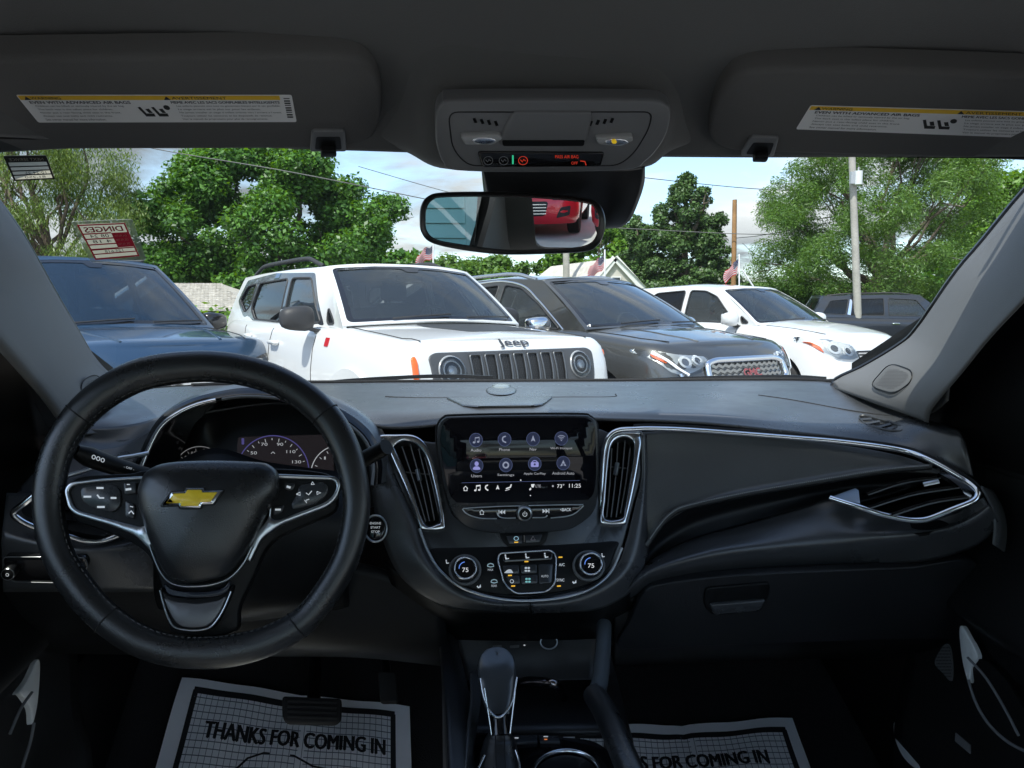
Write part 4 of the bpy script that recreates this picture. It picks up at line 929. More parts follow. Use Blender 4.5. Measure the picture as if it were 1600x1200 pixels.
# windscreen glass and black border
WSG = glass('windscreen_glass', (.65, .69, .685), .55, streak=.022, haze=.004, film=(.7, .75, .75))  # streaks in the film stand in for faint reflections
def wsf(a, t, h=0):
    """windscreen surface: a across -1..1, t up 0..1"""
    W = .80+(.67-.80)*t; x = XC+W*a; yc = 1.80+(.955-1.80)*t; bow = .36*(1-t)+.14*t
    y = yc-bow*abs(a)**2.6; z = 1.035+(1.437-1.035)*t+.035*math.sin(math.pi*t)-.03*abs(a)**2*t
    n = np.array([0, -.43, -.90]); return np.array([x, y, z])+n*h
V = [wsf(a, t) for t in np.linspace(-.02, 1.0, 24) for a in np.linspace(-1, 1, 40)]
S(mk('windshield', V, grid_faces(24, 40), WSG, angle=180))
FRIT = pmat('frit_black', (.008, .008, .009), .35)
fo = [(-1.0, .0), (1.0, .0), (1, 1), (-1, 1)]
def dens2(P, k=16): return np.vstack([np.array(P[i])+(np.array(P[(i+1) % len(P)])-np.array(P[i]))*np.linspace(0, 1, k, endpoint=False)[:, None] for i in range(len(P))])
S(plate('windshield_border', dens2(fo, 24), lambda a, b, h: wsf(a, b, h), .002, .003, FRIT, holes=[dens2(rc([(-.992, .03), (.992, .03), (.992, .99), (-.992, .99)], .06), 6)], grid=.1))

# A pillars (photo edges measured on planes running back from the windscreen corners)
def pillar(name, inner, outer, spk):
    n = 26; I = crm([PX(*p) for p in inner], n); O = crm([PX(*p) for p in outer], n); rows = []
    for k in range(n):
        a, b = I[k], O[k]; m = (a+b)/2; out = m-CAM; out /= np.linalg.norm(out); L = np.linalg.norm(b-a)
        P = [a+out*.05, a+out*.012, a*.96+b*.04-out*.004]+[a+(b-a)*t-out*(.022*math.sin(math.pi*t)**.8) for t in (.14, .3, .5, .7, .86)]+[b-out*.0, b+out*.04]
        rows.append(P)
    G = np.array(rows); G2 = np.stack([crm(G[i], 26) for i in range(n)])
    o = mk(name, G2.reshape(-1, 3), grid_faces(n, 26), PILL, angle=180); solidify(o, .004, 1); S(o)
    e = S(sweep(name.replace('pillar', 'pillar_seal'), [p+(p-CAM)/np.linalg.norm(p-CAM)*.012 for p in I], circ(.0052, 6), None, FRIT)); return o
pillar('pillar_left', [(-60, 250, .93), (0, 322, .985), (40, 380, 1.05), (85, 460, 1.14), (132, 540, 1.24), (152, 573, 1.29), (190, 606, 1.36), (215, 640, 1.34)],
       [(-260, 250, .62), (-140, 390, .72), (-60, 480, .80), (0, 540, .86), (40, 585, .92), (66, 615, .97), (95, 655, 1.04), (110, 690, 1.08)], None)
pillar('pillar_right', [(1680, 220, .90), (1603, 296, .97), (1533, 380, 1.06), (1490, 431, 1.12), (1433, 513, 1.23), (1405, 539, 1.28), (1348, 573, 1.36), (1308, 592, 1.42), (1300, 606, 1.42)],
       [(1800, 250, .62), (1720, 340, .70), (1640, 430, .78), (1600, 472, .82), (1547, 528, .88), (1505, 580, .94), (1475, 615, .99), (1455, 640, 1.03), (1450, 660, 1.05)], None)
# flared pillar feet with the tweeter grille
def foot(name, rows):
    o = loft(name, rows, 24, 16, PILL, thick=.004, off=1); return S(o)
foot('pillar_foot_right', [[(1300, 597, 1.42), (1340, 578, 1.36), (1390, 552, 1.29), (1440, 512, 1.21)],
                           [(1318, 612, 1.36), (1352, 606, 1.31), (1410, 580, 1.22), (1475, 540, 1.11)],
                           [(1345, 626, 1.30), (1385, 628, 1.23), (1440, 610, 1.14), (1480, 590, 1.04)],
                           [(1365, 633, 1.26), (1410, 643, 1.18), (1452, 645, 1.09), (1478, 625, 1.02)]])
foot('pillar_foot_left', [[(205, 610, 1.38), (178, 592, 1.34), (150, 565, 1.28), (110, 510, 1.19)],
                          [(198, 622, 1.34), (165, 612, 1.28), (125, 590, 1.20), (75, 545, 1.09)],
                          [(190, 645, 1.27), (150, 640, 1.20), (112, 625, 1.12), (68, 600, 1.03)],
                          [(185, 668, 1.22), (140, 672, 1.14), (103, 665, 1.07), (78, 640, 1.01)]])
def tweeter(pl, outl, label, slant):
    t = thing('tweeter_grille', tuple(pl(*np.mean(outl, 0))), label, 'speaker grille')
    o = rc(outl, 14, 5); hs = []
    inner = inset(o, 5)
    plate('grille_disc', o, pl, -.002, .0015, PILL, t, bev=1.2, bevh=.001)
    sweep('groove', [pl(p[0], p[1], .0016) for p in inset(o, -1)], circ(.0009, 6), pl.n, BLK, t, closed=True)
    mn, mx = inner.min(0), inner.max(0); V = []; F = []; P = []
    for y in np.arange(mn[1], mx[1], 2.2):
        for x in np.arange(mn[0], mx[0], 2.4): P.append((x+(y % 4)*.3, y))
    P = np.array(P); P = P[inside(P, inner)]
    for x, y in P:
        k = len(V); V += [pl(x+a, y+b, .0019) for a, b in ((-.8, -.3), (.8, -.3), (.8, .3), (-.8, .3))]; F.append((k, k+1, k+2, k+3))
    h = mk('perforations', V, F, pmat('hole_dark', (.06, .06, .062), .9), t, smooth=False); h['kind'] = 'stuff'
tweeter(plane3((1360, 604, 1.235), (1425, 595, 1.10), (1394, 567, 1.19)), [(1360, 604), (1392, 568), (1426, 580), (1424, 597), (1398, 616)], 'round speaker grille at the foot of the right roof pillar', 1)
tweeter(plane3((168, 626, 1.21), (125, 625, 1.11), (150, 600, 1.175)), [(172, 612), (148, 584), (127, 596), (125, 615), (140, 634), (160, 634)], 'speaker grille at the foot of the left roof pillar, partly behind the steering wheel', 1)

# own hood and cowl outside the glass
OWNP = paint('own_paint', (.06, .065, .07), .5, .3)
S(loft('car_hood', [[(XC+.74*a, 1.95-.30*abs(a)**2.2, 1.0-.03*abs(a)) for a in np.linspace(-1, 1, 9)], [(XC+.78*a, 2.3-.2*abs(a)**2.2, .985-.05*abs(a)) for a in np.linspace(-1, 1, 9)], [(XC+.80*a, 2.7-.2*abs(a)**2.2, .90-.06*abs(a)) for a in np.linspace(-1, 1, 9)], [(XC+.76*a, 2.95-.3*abs(a)**2.2, .76-.06*abs(a)) for a in np.linspace(-1, 1, 9)], [(XC+.74*a, 3.0-.35*abs(a)**2.2, .35) for a in np.linspace(-1, 1, 9)]], 40, 24, OWNP, conv=False, thick=.01))
S(loft('cowl', [[(XC+.76*a, 1.75-.36*abs(a)**2.3, 1.020) for a in np.linspace(-1, 1, 9)], [(XC+.74*a, 1.99-.30*abs(a)**2.2, .99) for a in np.linspace(-1, 1, 9)]], 40, 6, BLKM, conv=False, thick=.01))
for i, (pts, lb) in enumerate((([(498, 600, 1.75), (560, 594, 1.80), (680, 588, 1.85), (770, 590, 1.86)], 'black wiper blade lying along the base of the windshield, driver side'), ([(1010, 594, 1.84), (1120, 590, 1.80), (1235, 589, 1.70), (1290, 592, 1.62)], 'black wiper blade lying along the base of the windshield, passenger side'))):
    o = sweep('wiper', [PX(*p) for p in pts], [(-.004, -.004), (.004, -.004), (.003, .005), (-.003, .005)], (0, 0, 1), FRIT, n=20); tag(o, lb, 'wiper')

# doors, floor and rear cabin
DOOR = pmat('door_trim', (.008, .0085, .009), .5, spec=.25, bump=.4, bscale=500, vdist=.0007)
DARKG = glass('door_glass', (.82, .88, .87), .9)
def door(sg, label):
    x = XC+sg*.735; t = thing('door_panel', (x, .4, .35), label, 'door panel')
    X = lambda d: x-sg*d
    prof = [(.02, .98), (-.005, 1.0), (.015, 1.0), (.03, .97), (.032, .90), (.05, .86), (.085, .80), (.09, .77), (.05, .73), (.035, .60), (.06, .50), (.055, .36), (.03, .30)]
    rows = [[(X(d*k), y, z+dz) for d, z in prof] for y, k, dz in ((1.20, .6, .005), (1.0, .8, .0), (.7, 1, -.005), (.3, 1.1, -.01), (.0, 1.0, -.01), (-.16, .9, 0))]
    loft('door_trim', rows, 60, 30, DOOR, t, conv=False, thick=.012)
    tube('belt_moulding', [(X(.012), y, 1.004+dz) for y, dz in ((1.16, .004), (.7, -.004), (.2, -.01), (-.16, -.01))], .0045, pmat('grey_moulding', (.12, .12, .125), .4), t, n=30)
    # sail panel before the glass
    mk('sail_panel', [(X(.004), 1.45, .9), (X(.004), .80, .93), (X(.004), .80, 1.24), (X(.004), .95, 1.34), (X(.004), 1.45, 1.12)], [(0, 1, 2, 3, 4)], BLK, t, smooth=False)
    # window frame (closed ring) + glass
    f = lambda a, b, h: (X(h+.008+max(0, b-1.0)*.34), a, b)
    outer = rc([(1.22, .99), (.72, 1.40), (.40, 1.47), (-1.0, 1.45), (-1.22, 1.25), (-1.22, .97)], .05); inner = rc([(.86, 1.0), (.84, 1.16), (.60, 1.37), (.30, 1.42), (-.12, 1.42), (-.12, .985)], .04); inner2 = rc([(-.22, .99), (-.22, 1.41), (-.95, 1.40), (-1.13, 1.22), (-1.13, .99)], .04)
    plate('window_frame', dens2(outer, 3), f, -.02, .012, BLK, t, holes=[inner, inner2], grid=.1)
    for w in (inner, inner2): plate('window_glass', w, f, -.008, -.006, DARKG, t)
    return t, X
dl, XL = door(-1, 'black left door panel with a sun patch painted on its pocket, beyond the steering wheel')
dr, XR = door(1, 'black right door panel with a sun patch painted on its pocket, beyond the glove box')
# sun patches on the door pockets, painted as pale inserts
SUNP = pmat('sun_patch_tone', (.78, .79, .78), .5, metal=.15, bump=.5, bscale=260, vdist=.001)
plR = Plane((XR(.075), .9, .6), (-1, -.10, .12)); plL = Plane((XL(.075), .9, .6), (1, -.10, .12))
plate('pocket_sun_patch', smooth_poly([(1502, 982), (1507, 979), (1519, 1000), (1524, 1008), (1531, 1028), (1521, 1044), (1517, 1068), (1508, 1040), (1503, 1005)], 40), plR, -.004, .004, SUNP, dr, bev=1.2, bevh=.002)
sweep('pocket_edge', [plR(u, v, .004) for u, v in ((1517, 1062), (1528, 1096), (1548, 1130), (1580, 1160), (1620, 1180))], strip_prof(.0022, .002), plR.n, GREYP, dr, n=30)
sweep('armrest_edge', [plR(u, v, .02) for u, v in ((1531, 1028), (1560, 1060), (1590, 1108), (1612, 1150))], strip_prof(.0018, .002), plR.n, GREYP, dr, n=30)
plate('pocket_recess', smooth_poly([(1521, 1046), (1535, 1030), (1570, 1060), (1612, 1130), (1620, 1176), (1575, 1150), (1535, 1100)], 40), plR, -.004, .001, BLK, dr)
plate('pocket_sun_patch', smooth_poly([(53, 1034), (58, 1032), (59, 1050), (55, 1100), (47, 1132), (44, 1108), (30, 1086), (24, 1084), (40, 1062)], 40), plL, -.004, .004, SUNP, dl, bev=1.2, bevh=.002)
sweep('pocket_edge', [plL(u, v, .004) for u, v in ((48, 1130), (42, 1160), (32, 1192), (22, 1230))], strip_prof(.0022, .002), plL.n, GREYP, dl, n=30)
sweep('armrest_edge', [plL(u, v, .02) for u, v in ((26, 1084), (8, 1110), (-10, 1150))], strip_prof(.0018, .002), plL.n, GREYP, dl, n=30)
# speaker mesh patch low on the right door and a floor sun patch painted as a pale plate
spk = plate('speaker_mesh', smooth_poly([(1463, 1035), (1478, 1008), (1486, 1012), (1490, 1040), (1488, 1064), (1476, 1052)], 30), plR, .0, .003, pmat('speaker_mesh', (.08, .08, .08), .6), dr)
V = []; F = []
for i in range(12):
    for j in range(10):
        u, v = 1466+i*2.2+(j % 2)*1.1, 1012+j*5
        if inside(np.array([[u, v]]), smooth_poly([(1463, 1035), (1478, 1008), (1486, 1012), (1490, 1040), (1488, 1064), (1476, 1052)], 30))[0]: k = len(V); V += [plR(u+a, v+b, .0035) for a, b in ((-.6, -1), (.6, -1), (.6, 1), (-.6, 1))]; F.append((k, k+1, k+2, k+3))
if F: tag(mk('perforations', V, F, pmat('hole_black', (.005, .005, .005), .9), spk, smooth=False), kind='stuff')
XS = XR(.10)
sp = Plane((XS, .9, .42), (-.5, 0, .87))
o = plate('sill_sun_patch', smooth_poly([(1397, 1132), (1409, 1128), (1414, 1150), (1425, 1172), (1438, 1200), (1426, 1196), (1410, 1180), (1400, 1158)], 30), sp, -.004, .003, SUNP, bev=1, bevh=.001); tag(o, 'small pale sun patch painted low on the floor by the right door', 'sun patch')
o = plate('door_label', [(1496, 1145), (1519, 1164), (1519, 1178), (1495, 1158)], plR, .002, .0035, pmat('label_grey', (.12, .12, .12), .6), dr)
S(box('car_floor', (XC, 1.65, .17), (1.46, 1.10, .04), CARPET)); S(box('bounce_carpet', (XC, .0, .288), (1.46, 2.19, .04), pmat('bounce_pale', (.62, .61, .59), .95, bump=1, bscale=300, vdist=.003)))  # rear carpet is unseen, made pale to bounce sunlight into the cabin
S(loft('footwell_wall', [[(XC-.73, 1.9, .30), (XC, 1.9, .30), (XC+.73, 1.9, .30)], [(XC-.73, 2.0, .5), (XC, 2.0, .5), (XC+.73, 2.0, .5)], [(XC-.73, 2.0, 1.0), (XC, 2.0, 1.0), (XC+.73, 2.0, 1.0)]], 8, 10, CARPET, conv=False, thick=.02))
S(box('sill_left', (XC-.76, .5, .45), (.06, 3.2, .36), BLK)); S(box('sill_right', (XC+.76, .5, .45), (.06, 3.2, .36), BLK))
S(mk('front_bulkhead_left', [(XC-.76, 1.15, .28), (XC-.76, 2.0, .28), (XC-.76, 2.0, 1.03), (XC-.76, 1.45, 1.09), (XC-.76, 1.15, 1.11)], [(0, 1, 2, 3, 4)], BLK, smooth=False))  # bulkhead tops raised to block a sun leak
S(mk('front_bulkhead_right', [(XC+.76, 1.15, .28), (XC+.76, 2.0, .28), (XC+.76, 2.0, 1.03), (XC+.76, 1.45, 1.09), (XC+.76, 1.15, 1.11)], [(0, 1, 2, 3, 4)], BLK, smooth=False))
for sg, nm in ((-1, 'sun_blocker_left'), (1, 'sun_blocker_right')): S(mk(nm, [(XC+sg*.77, 1.12, 1.045), (XC+sg*.60, 1.16, 1.035), (XC+sg*.50, 1.75, 1.02), (XC+sg*.77, 1.75, 1.02)], [(0, 1, 2, 3)], BLK, smooth=False))  # unseen filler added to stop sunlight leaking past the dash ends
# rear: parcel shelf, rear window, quarter panels, rear seat
def rw(a, b, h): return (XC+a, -1.20-(1.50-b)*1.15-h*.3, b-h*.9)
S(plate('rear_window_frame', dens2(rc([(-.76, .88), (.76, .88), (.70, 1.51), (-.70, 1.51)], .02), 4), rw, -.01, .012, FELT, holes=[rc([(-.62, .95), (.62, .95), (.52, 1.45), (-.52, 1.45)], .06)], grid=.15))
S(plate('rear_window', rc([(-.62, .95), (.62, .95), (.52, 1.45), (-.52, 1.45)], .06), rw, -.002, .0, DARKG))
S(box('parcel_shelf', (XC, -1.5, .86), (1.45, .62, .03), CARPET))
S(mk('quarter_panel_left', [(XC-.745, -1.0, .28), (XC-.745, -1.85, .28), (XC-.745, -1.85, 1.0), (XC-.62, -1.32, 1.5), (XC-.62, -1.0, 1.49), (XC-.72, -1.14, 1.0)], [(0, 1, 2, 5), (5, 2, 3, 4)], FELT, smooth=False))
S(mk('quarter_panel_right', [(XC+.745, -1.0, .28), (XC+.745, -1.85, .28), (XC+.745, -1.85, 1.0), (XC+.62, -1.32, 1.5), (XC+.62, -1.0, 1.49), (XC+.72, -1.14, 1.0)], [(0, 1, 2, 5), (5, 2, 3, 4)], FELT, smooth=False))
SEATB = pmat('bounce_cloth', (.42, .42, .41), .9)  # bench cloth made pale to bounce light forward
rs = thing('rear_bench', (XC, -.9, .3), 'rear bench seat in light-bouncing pale cloth behind the viewpoint, seen only in the mirror', 'seat')
box('seat_cushion', (XC, -.72, .58), (1.36, .5, .2), SEATB, rs, bev=.05); box('backrest', (XC, -1.08, .70), (1.36, .16, .40), SEATB, rs, bev=.05, rot=Matrix.Rotation(R(-18), 3, 'X'))
for dx_ in (-.42, .42): box('headrest', (XC+dx_, -1.22, .90), (.26, .1, .08), SEATB, rs, bev=.03)
# ================================================================== VISORS, OVERHEAD CONSOLE, MIRROR
LABELW = pmat('label_white', (.86, .86, .85), .5); LABELY = pmat('label_yellow', (.90, .55, .02), .5)
def visor(outl, pl, label, lab, clip, name='sun_visor', flip=False):
    t = thing(name, tuple(pl(*np.mean(outl, 0))), label, 'sun visor')
    o = np.array(rc(outl, 30, 6))
    plate('visor_body', o, pl, -.016, .010, VISORM, t, bev=7, bevh=.008, angle=80)
    # warning label
    L = rc(lab, 3, 3); lb = plate('warning_label', L, pl, .0102, .0106, LABELW, t)
    (x0, y0), (x1, y1), (x2, y2), (x3, y3) = lab   # top-left, top-right, bottom-right, bottom-left
    def q(s_, t_): return ((x0*(1-s_)+x1*s_)*(1-t_)+(x3*(1-s_)+x2*s_)*t_, (y0*(1-s_)+y1*s_)*(1-t_)+(y3*(1-s_)+y2*s_)*t_)
    mf = lambda a, b, h: pl(*q(a, b), h)
    flat('yellow_band', [[(.004, .015), (.955, .015), (.955, .17), (.004, .17)]], mf, .0109, LABELY, lb)
    text('warning_text', 'WARNING', (.10, .095), .11, .10, mf, .0112, BLACKPR, lb); text('warning_text', 'AVERTISSEMENT', (.66, .095), .20, .10, mf, .0112, BLACKPR, lb)
    flat('warning_triangle', [[(.02, .16), (.045, .16), (.032, .03)], [(.53, .16), (.555, .16), (.542, .03)]], mf, .0112, BLACKPR, lb)
    text('label_heading', 'EVEN WITH ADVANCED AIR BAGS', (.215, .26), .37, .10, mf, .0109, BLACKPR, lb, bold=.0006)
    text('label_heading', 'MEME AVEC LES SACS GONFLABLES INTELLIGENTS', (.75, .26), .40, .09, mf, .0109, BLACKPR, lb, bold=.0005)
    lines = ['Children can be killed or seriously injured by the air bag.', 'The back seat is the safest place for children.', 'Never put a rear-facing child seat in the front.', 'Always use seat belts and child restraints.', 'See owner manual for more information.']
    fr = ['Les enfants peuvent etre tues ou gravement blesses par le sac gonflable.', 'Le siege arriere est le plus sur pour les enfants.', 'Ne jamais installer un siege d enfant oriente vers l arriere a l avant.', 'Toujours utiliser les ceintures et les dispositifs de retenue.', 'Voir le manuel du proprietaire pour plus de renseignements.']
    for i, (a, b) in enumerate(zip(lines, fr)):
        text('label_text', a, (.04+.33/2*(1, .85, .92, .8, .7)[i], .40+i*.12), .33*(1, .85, .92, .8, .7)[i], .075, mf, .0109, BLACKPR, lb)
        text('label_text', b, (.565+.385/2*(1, .8, 1, .9, .85)[i], .40+i*.12), .385*(1, .8, 1, .9, .85)[i], .075, mf, .0109, BLACKPR, lb)
    # pictogram: seat with child seat and arrow, twice
    ic = lambda dx_: [[(dx_, .42), (dx_+.015, .40), (dx_+.035, .80), (dx_+.02, .82)], [(dx_+.02, .70), (dx_+.07, .70), (dx_+.07, .84), (dx_+.02, .84)], [(dx_+.035, .50), (dx_+.055, .48), (dx_+.065, .68), (dx_+.045, .68)]]
    flat('pictogram', [[(x*.72+.125, (y-.62)*.8+.60) for x, y in P] for P in ic(.405)+ic(.475)]+[circ2(.525, .45, .012, .09, 12)], mf, .0109, BLACKPR, lb)
    flat('barcode', [[(.968, .10+i*.085), (.99, .10+i*.085), (.99, .10+i*.085+.05*(1 if i % 3 else .6)), (.968, .10+i*.085+.05*(1 if i % 3 else .6))] for i in range(9)], mf, .0109, BLACKPR, lb)
    # pivot clip in its recess
    cl = plate('clip', rc(clip, 5, 4), pl, .009, .014, GREYP, t, bev=1.5, bevh=.002)
    m = np.mean(clip, 0); c2 = (np.array(clip)-m)*np.array([.72, .60])+m+np.array([0, 1.5])
    plate('clip_recess', rc(c2, 3, 3), pl, .0141, .0146, BLK, cl); plate('clip_pin', rc((np.array(clip)-m)*np.array([.45, .32])+m+np.array([0, 10]), 4, 3), pl, .0141, .022, BLK, cl, bev=1, bevh=.002)
    return t
plVL = plane3((60, 85, .745), (560, 85, .765), (300, 222, .915)); plVR = plane3((1130, 105, .765), (1600, 110, .725), (1350, 235, .895))
visor([(-140, 82), (370, 74), (540, 75), (578, 88), (596, 125), (597, 170), (585, 205), (556, 219), (520, 223), (300, 224), (110, 224), (20, 229), (-140, 240)], plVL,
      'left sun visor folded up above the steering wheel, its label complete', [(25, 133), (455, 134), (463, 177), (60, 177)], [(486, 188), (538, 188), (541, 221), (483, 221)])
visor([(1760, 115), (1560, 104), (1340, 96), (1190, 97), (1150, 104), (1122, 135), (1108, 175), (1106, 205), (1125, 221), (1150, 228), (1240, 231), (1350, 235), (1480, 238), (1600, 243), (1760, 252)], plVR,
      'right sun visor folded up above the passenger side, its label cut off by the frame', [(1266, 151), (1700, 163), (1700, 206), (1243, 189)], [(1172, 198), (1217, 199), (1208, 230), (1156, 228)])
for pts, lb in (([(-30, 196, .93), (20, 198, .93), (60, 208, .94), (95, 226, .95)], 'dark visor mounting arm at the upper left corner of the windshield'), ([(1640, 218, .9), (1600, 218, .9), (1575, 224, .9), (1555, 236, .9)], 'dark visor mounting arm at the upper right corner of the windshield')):
    o = tube('visor_arm', [PX(*p) for p in pts], .007, GREYP, n=14); tag(o, lb, 'visor arm')

# overhead console
plO = plane3((690, 250, .838), (1030, 245, .838), (860, 152, .775))
oc = thing('overhead_console', tuple(plO(860, 205)), 'grey overhead console with two map lights and a black indicator strip', 'console')
oo = smooth_poly([(680, 205), (681, 172), (690, 156), (712, 151), (861, 150), (1008, 151), (1038, 157), (1047, 170), (1042, 200), (1028, 226), (1008, 247), (978, 261), (840, 265), (712, 262), (692, 250), (683, 228)], 90)
plate('housing', oo, plO, -.012, .007, GREYP, oc, bev=4, bevh=.006, angle=70)
oi = rc([(700, 168), (1018, 168), (1012, 195), (990, 232), (965, 252), (730, 252), (706, 225)], 16, 5)
sweep('recess_edge', [plO(p[0], p[1], .0072) for p in oi], circ(.0007, 6), plO.n, DASH2, oc, closed=True)
pn = plate('centre_panel', rc([(800, 166), (925, 166), (915, 216), (775, 216)], 8), plO, .006, .010, GREYP, oc, bev=3, bevh=.003)
plate('slot', rc([(783, 209), (912, 209), (910, 218), (785, 218)], 3), plO, .0102, .0106, BLK, pn)
LENSG = pmat('clear_lens', (.35, .36, .36), .08, spec=.8)
for o_, s in (([(717, 200), (778, 198), (786, 206), (770, 216), (725, 216)], 0), ([(927, 203), (986, 200), (988, 210), (968, 218), (932, 216)], 1)):
    L = plate('map_light', rc(o_, 5), plO, .006, .013, LENSG, oc, bev=3, bevh=.005)
    m = np.mean(o_, 0); plate('reflector', circ2(m[0], m[1], 18, 5), plO, .0132, .014, CHROME, L, bev=2, bevh=.0008)
    if s: plate('bulb_glint', circ2(m[0]-4, m[1]-3, 4, 3, 12), plO, .0142, .016, pmat('amber_bulb', (.8, .55, .05), .2, emit=(.9, .6, .02), es=.12), L)
def lightrecess(x0, s):
    P = [(x0, 218), (x0+s*28, 200), (x0+s*34, 214), (x0+s*20, 244)]
for s, x0 in ((1, 738), (-1, 958)):
    for i in range(4):
        u = x0+s*i*11; plate('vent_slot', [(u, 178+i*1.5*(1 if s > 0 else 1)), (u+7*s*.6, 177+i*1.5), (u+s*(7*.6+3), 184+i*1.5), (u+3*s, 185+i*1.5)], plO, .0072, .0078, BLK, oc)
st = plate('indicator_strip', rc([(745, 229), (943, 230), (937, 252), (753, 253)], 5), plO, .007, .0095, PIANO, oc, bev=1.5, bevh=.002)
REDT = pmat('red_display', (.4, .02, .01), .5, emit=(1, .07, .03), es=.13); GRNT = pmat('green_light', (.02, .4, .2), .5, emit=(.05, .7, .35), es=.2)
text('indicator_text', 'PASS AIR BAG', (884, 235.5), 36, 5, plO, .0098, REDT, st); text('indicator_text', 'OFF', (896, 245.5), 10, 4.5, plO, .0098, REDT, st)
stroke('indicator_icon', [(905, 242), (912, 243), (914, 249)], 1.6, plO, .0098, REDT, st)
flat('green_bar', [[(799, 233), (801.5, 233), (801.5, 247), (799, 247)]], plO, .0098, GRNT, st)
for u, m_ in ((762, DIM), (786, DIM), (816, REDT)):
    r_ = circ2(u, 241.5, 7, 6.5, 22); sweep('button_ring', [plO(p[0], p[1], .0098) for p in r_], circ(.0004, 4), plO.n, m_, st, closed=True)
    stroke('button_icon', [(u-4, 240), (u-1, 243.5), (u+1, 239.5), (u+4, 242)], 1.5, plO, .0099, m_, st)

# sensor pod behind the mirror
pod = [[(752, 262, .925), (765, 260, .915), (860, 260, .905), (960, 262, .90), (1008, 260, .91)],
       [(754, 285, .95), (768, 287, .925), (860, 290, .915), (955, 290, .91), (1007, 285, .93)],
       [(757, 312, .975), (772, 318, .94), (860, 322, .93), (950, 318, .925), (999, 312, .945)],
       [(760, 340, 1.0), (775, 345, .96), (860, 350, .95), (935, 348, .945), (985, 343, .965)],
       [(765, 352, 1.02), (778, 356, .98), (860, 360, .965), (930, 358, .965), (968, 356, .985)],
       [(768, 345, 1.05), (780, 350, 1.03), (860, 352, 1.02), (930, 352, 1.01), (972, 345, 1.03)]]
o = loft('sensor_housing', pod, 30, 22, pmat('pod_black', (.015, .016, .018), .3), thick=.003, off=1); tag(o, 'black sensor housing behind the mirror, hanging below the overhead console', 'sensor housing')
pg = plate('strip', [(754, 266), (768, 264), (772, 300), (757, 300)], plane3((754, 266, .932), (768, 264, .918), (757, 300, .966)), 0, .001, GREYP, o)

# rear-view mirror
MC = (800, 348)
# mirror normal: turned towards the driver and tipped down a little
def mirror_frame():
    p = PX(*MC, .86); n = np.array([MIR_N[0], MIR_N[1], MIR_N[2]]); return Plane(p, n)
MIR_N = (-.172, -.98, -.106)
plM = mirror_frame()
rm = thing('rearview_mirror', tuple(plM(*MC)), 'wide black-framed rear-view mirror reflecting a red car', 'mirror')
mo = smooth_poly([(655, 345), (657, 322), (668, 306), (692, 300), (764, 299), (840, 302), (912, 309), (936, 318), (946, 340), (944, 364), (934, 384), (910, 394), (820, 398), (770, 397), (710, 389), (672, 379), (658, 364)], 110)
plate('mirror_housing', mo, plM, -.022, .006, pmat('mirror_shell', (.012, .012, .013), .3), rm, bev=5, bevh=.010, angle=70)
gi_ = smooth_poly([(667, 342), (669, 325), (678, 313), (696, 309), (770, 308), (850, 311), (914, 318), (929, 327), (935, 345), (931, 368), (919, 381), (890, 387), (820, 390), (776, 388.5), (714, 380), (682, 373), (669, 360)], 110)
MIRR = pmat('mirror_silver', (.80, .84, .84), .0, metal=1)
plate('mirror_glass', gi_, plM, .0062, .0066, MIRR, rm)
sweep('bezel_edge', [plM(p[0], p[1], .0068) for p in inset(gi_, -1.5)], circ(.0011, 6), plM.n, pmat('bezel_black', (.02, .02, .02), .15), rm, closed=True)
tube('mirror_stem', [plM(820, 345, -.02), PX(850, 330, .95)], .012, BLK, rm, n=4)

# windscreen stickers (print faces outwards, so it reads mirrored from inside)
CREAM = leafmat('sticker_cream', (.62, .58, .46), (.62, .58, .46), .5, .5, 1, 1); BLKS = pmat('sticker_black', (.02, .018, .015), .6); REDS = leafmat('sticker_red', (.42, .02, .05), (.42, .02, .05), .5, .5, 1, 1); CLEARS = glass('clear_sleeve', (.80, .84, .84), .6, rough=.15, haze=.3, film=(.85, .88, .88))
def on_ws(u, v, h=0):
    """point where the sight line meets the inner side of the windscreen"""
    d = ray(u, v); lo, hi = .6, 2.2
    def g(Y):
        P = CAM+d*(Y/d[1]); W = lambda t: .80+(.67-.80)*t
        t = (P[2]-1.035)/(1.437-1.035)
        for _ in range(6):
            a = np.clip((P[0]-XC)/W(t), -1.15, 1.15); t = (P[2]+.03*a*a*t-.035*math.sin(math.pi*np.clip(t, 0, 1))-1.035)/(1.437-1.035)
        return P[1]-((1.80+(.955-1.80)*t)-(.36*(1-t)+.14*t)*abs(a)**2.6)
    for _ in range(40):
        m = (lo+hi)/2
        if g(m) < 0: lo = m
        else: hi = m
    return CAM+d*(lo/d[1])-d/np.linalg.norm(d)*(.004+h)
def wsplane(pts):
    a, b, c = [on_ws(*p) for p in pts]; n = np.cross(b-a, c-a); n = n if n@(CAM-a) > 0 else -n; return Plane(a, n)
pl = wsplane([(8, 243), (75, 243), (50, 282)])
def q4(P, s_, t_): (x0, y0), (x1, y1), (x2, y2), (x3, y3) = P; return ((x0*(1-s_)+x1*s_)*(1-t_)+(x3*(1-s_)+x2*s_)*t_, (y0*(1-s_)+y1*s_)*(1-t_)+(y3*(1-s_)+y2*s_)*t_)
P1 = [(5, 243), (72, 242), (86, 279), (22, 282)]; mf1 = lambda a, b, h: pl(*q4(P1, a, b), h)
s1 = plate('sticker', rc(P1, 3, 3), pl, 0, .0004, CREAM); tag(s1, 'small black service-reminder sticker with cream writing lines in the upper left of the windshield', 'sticker')
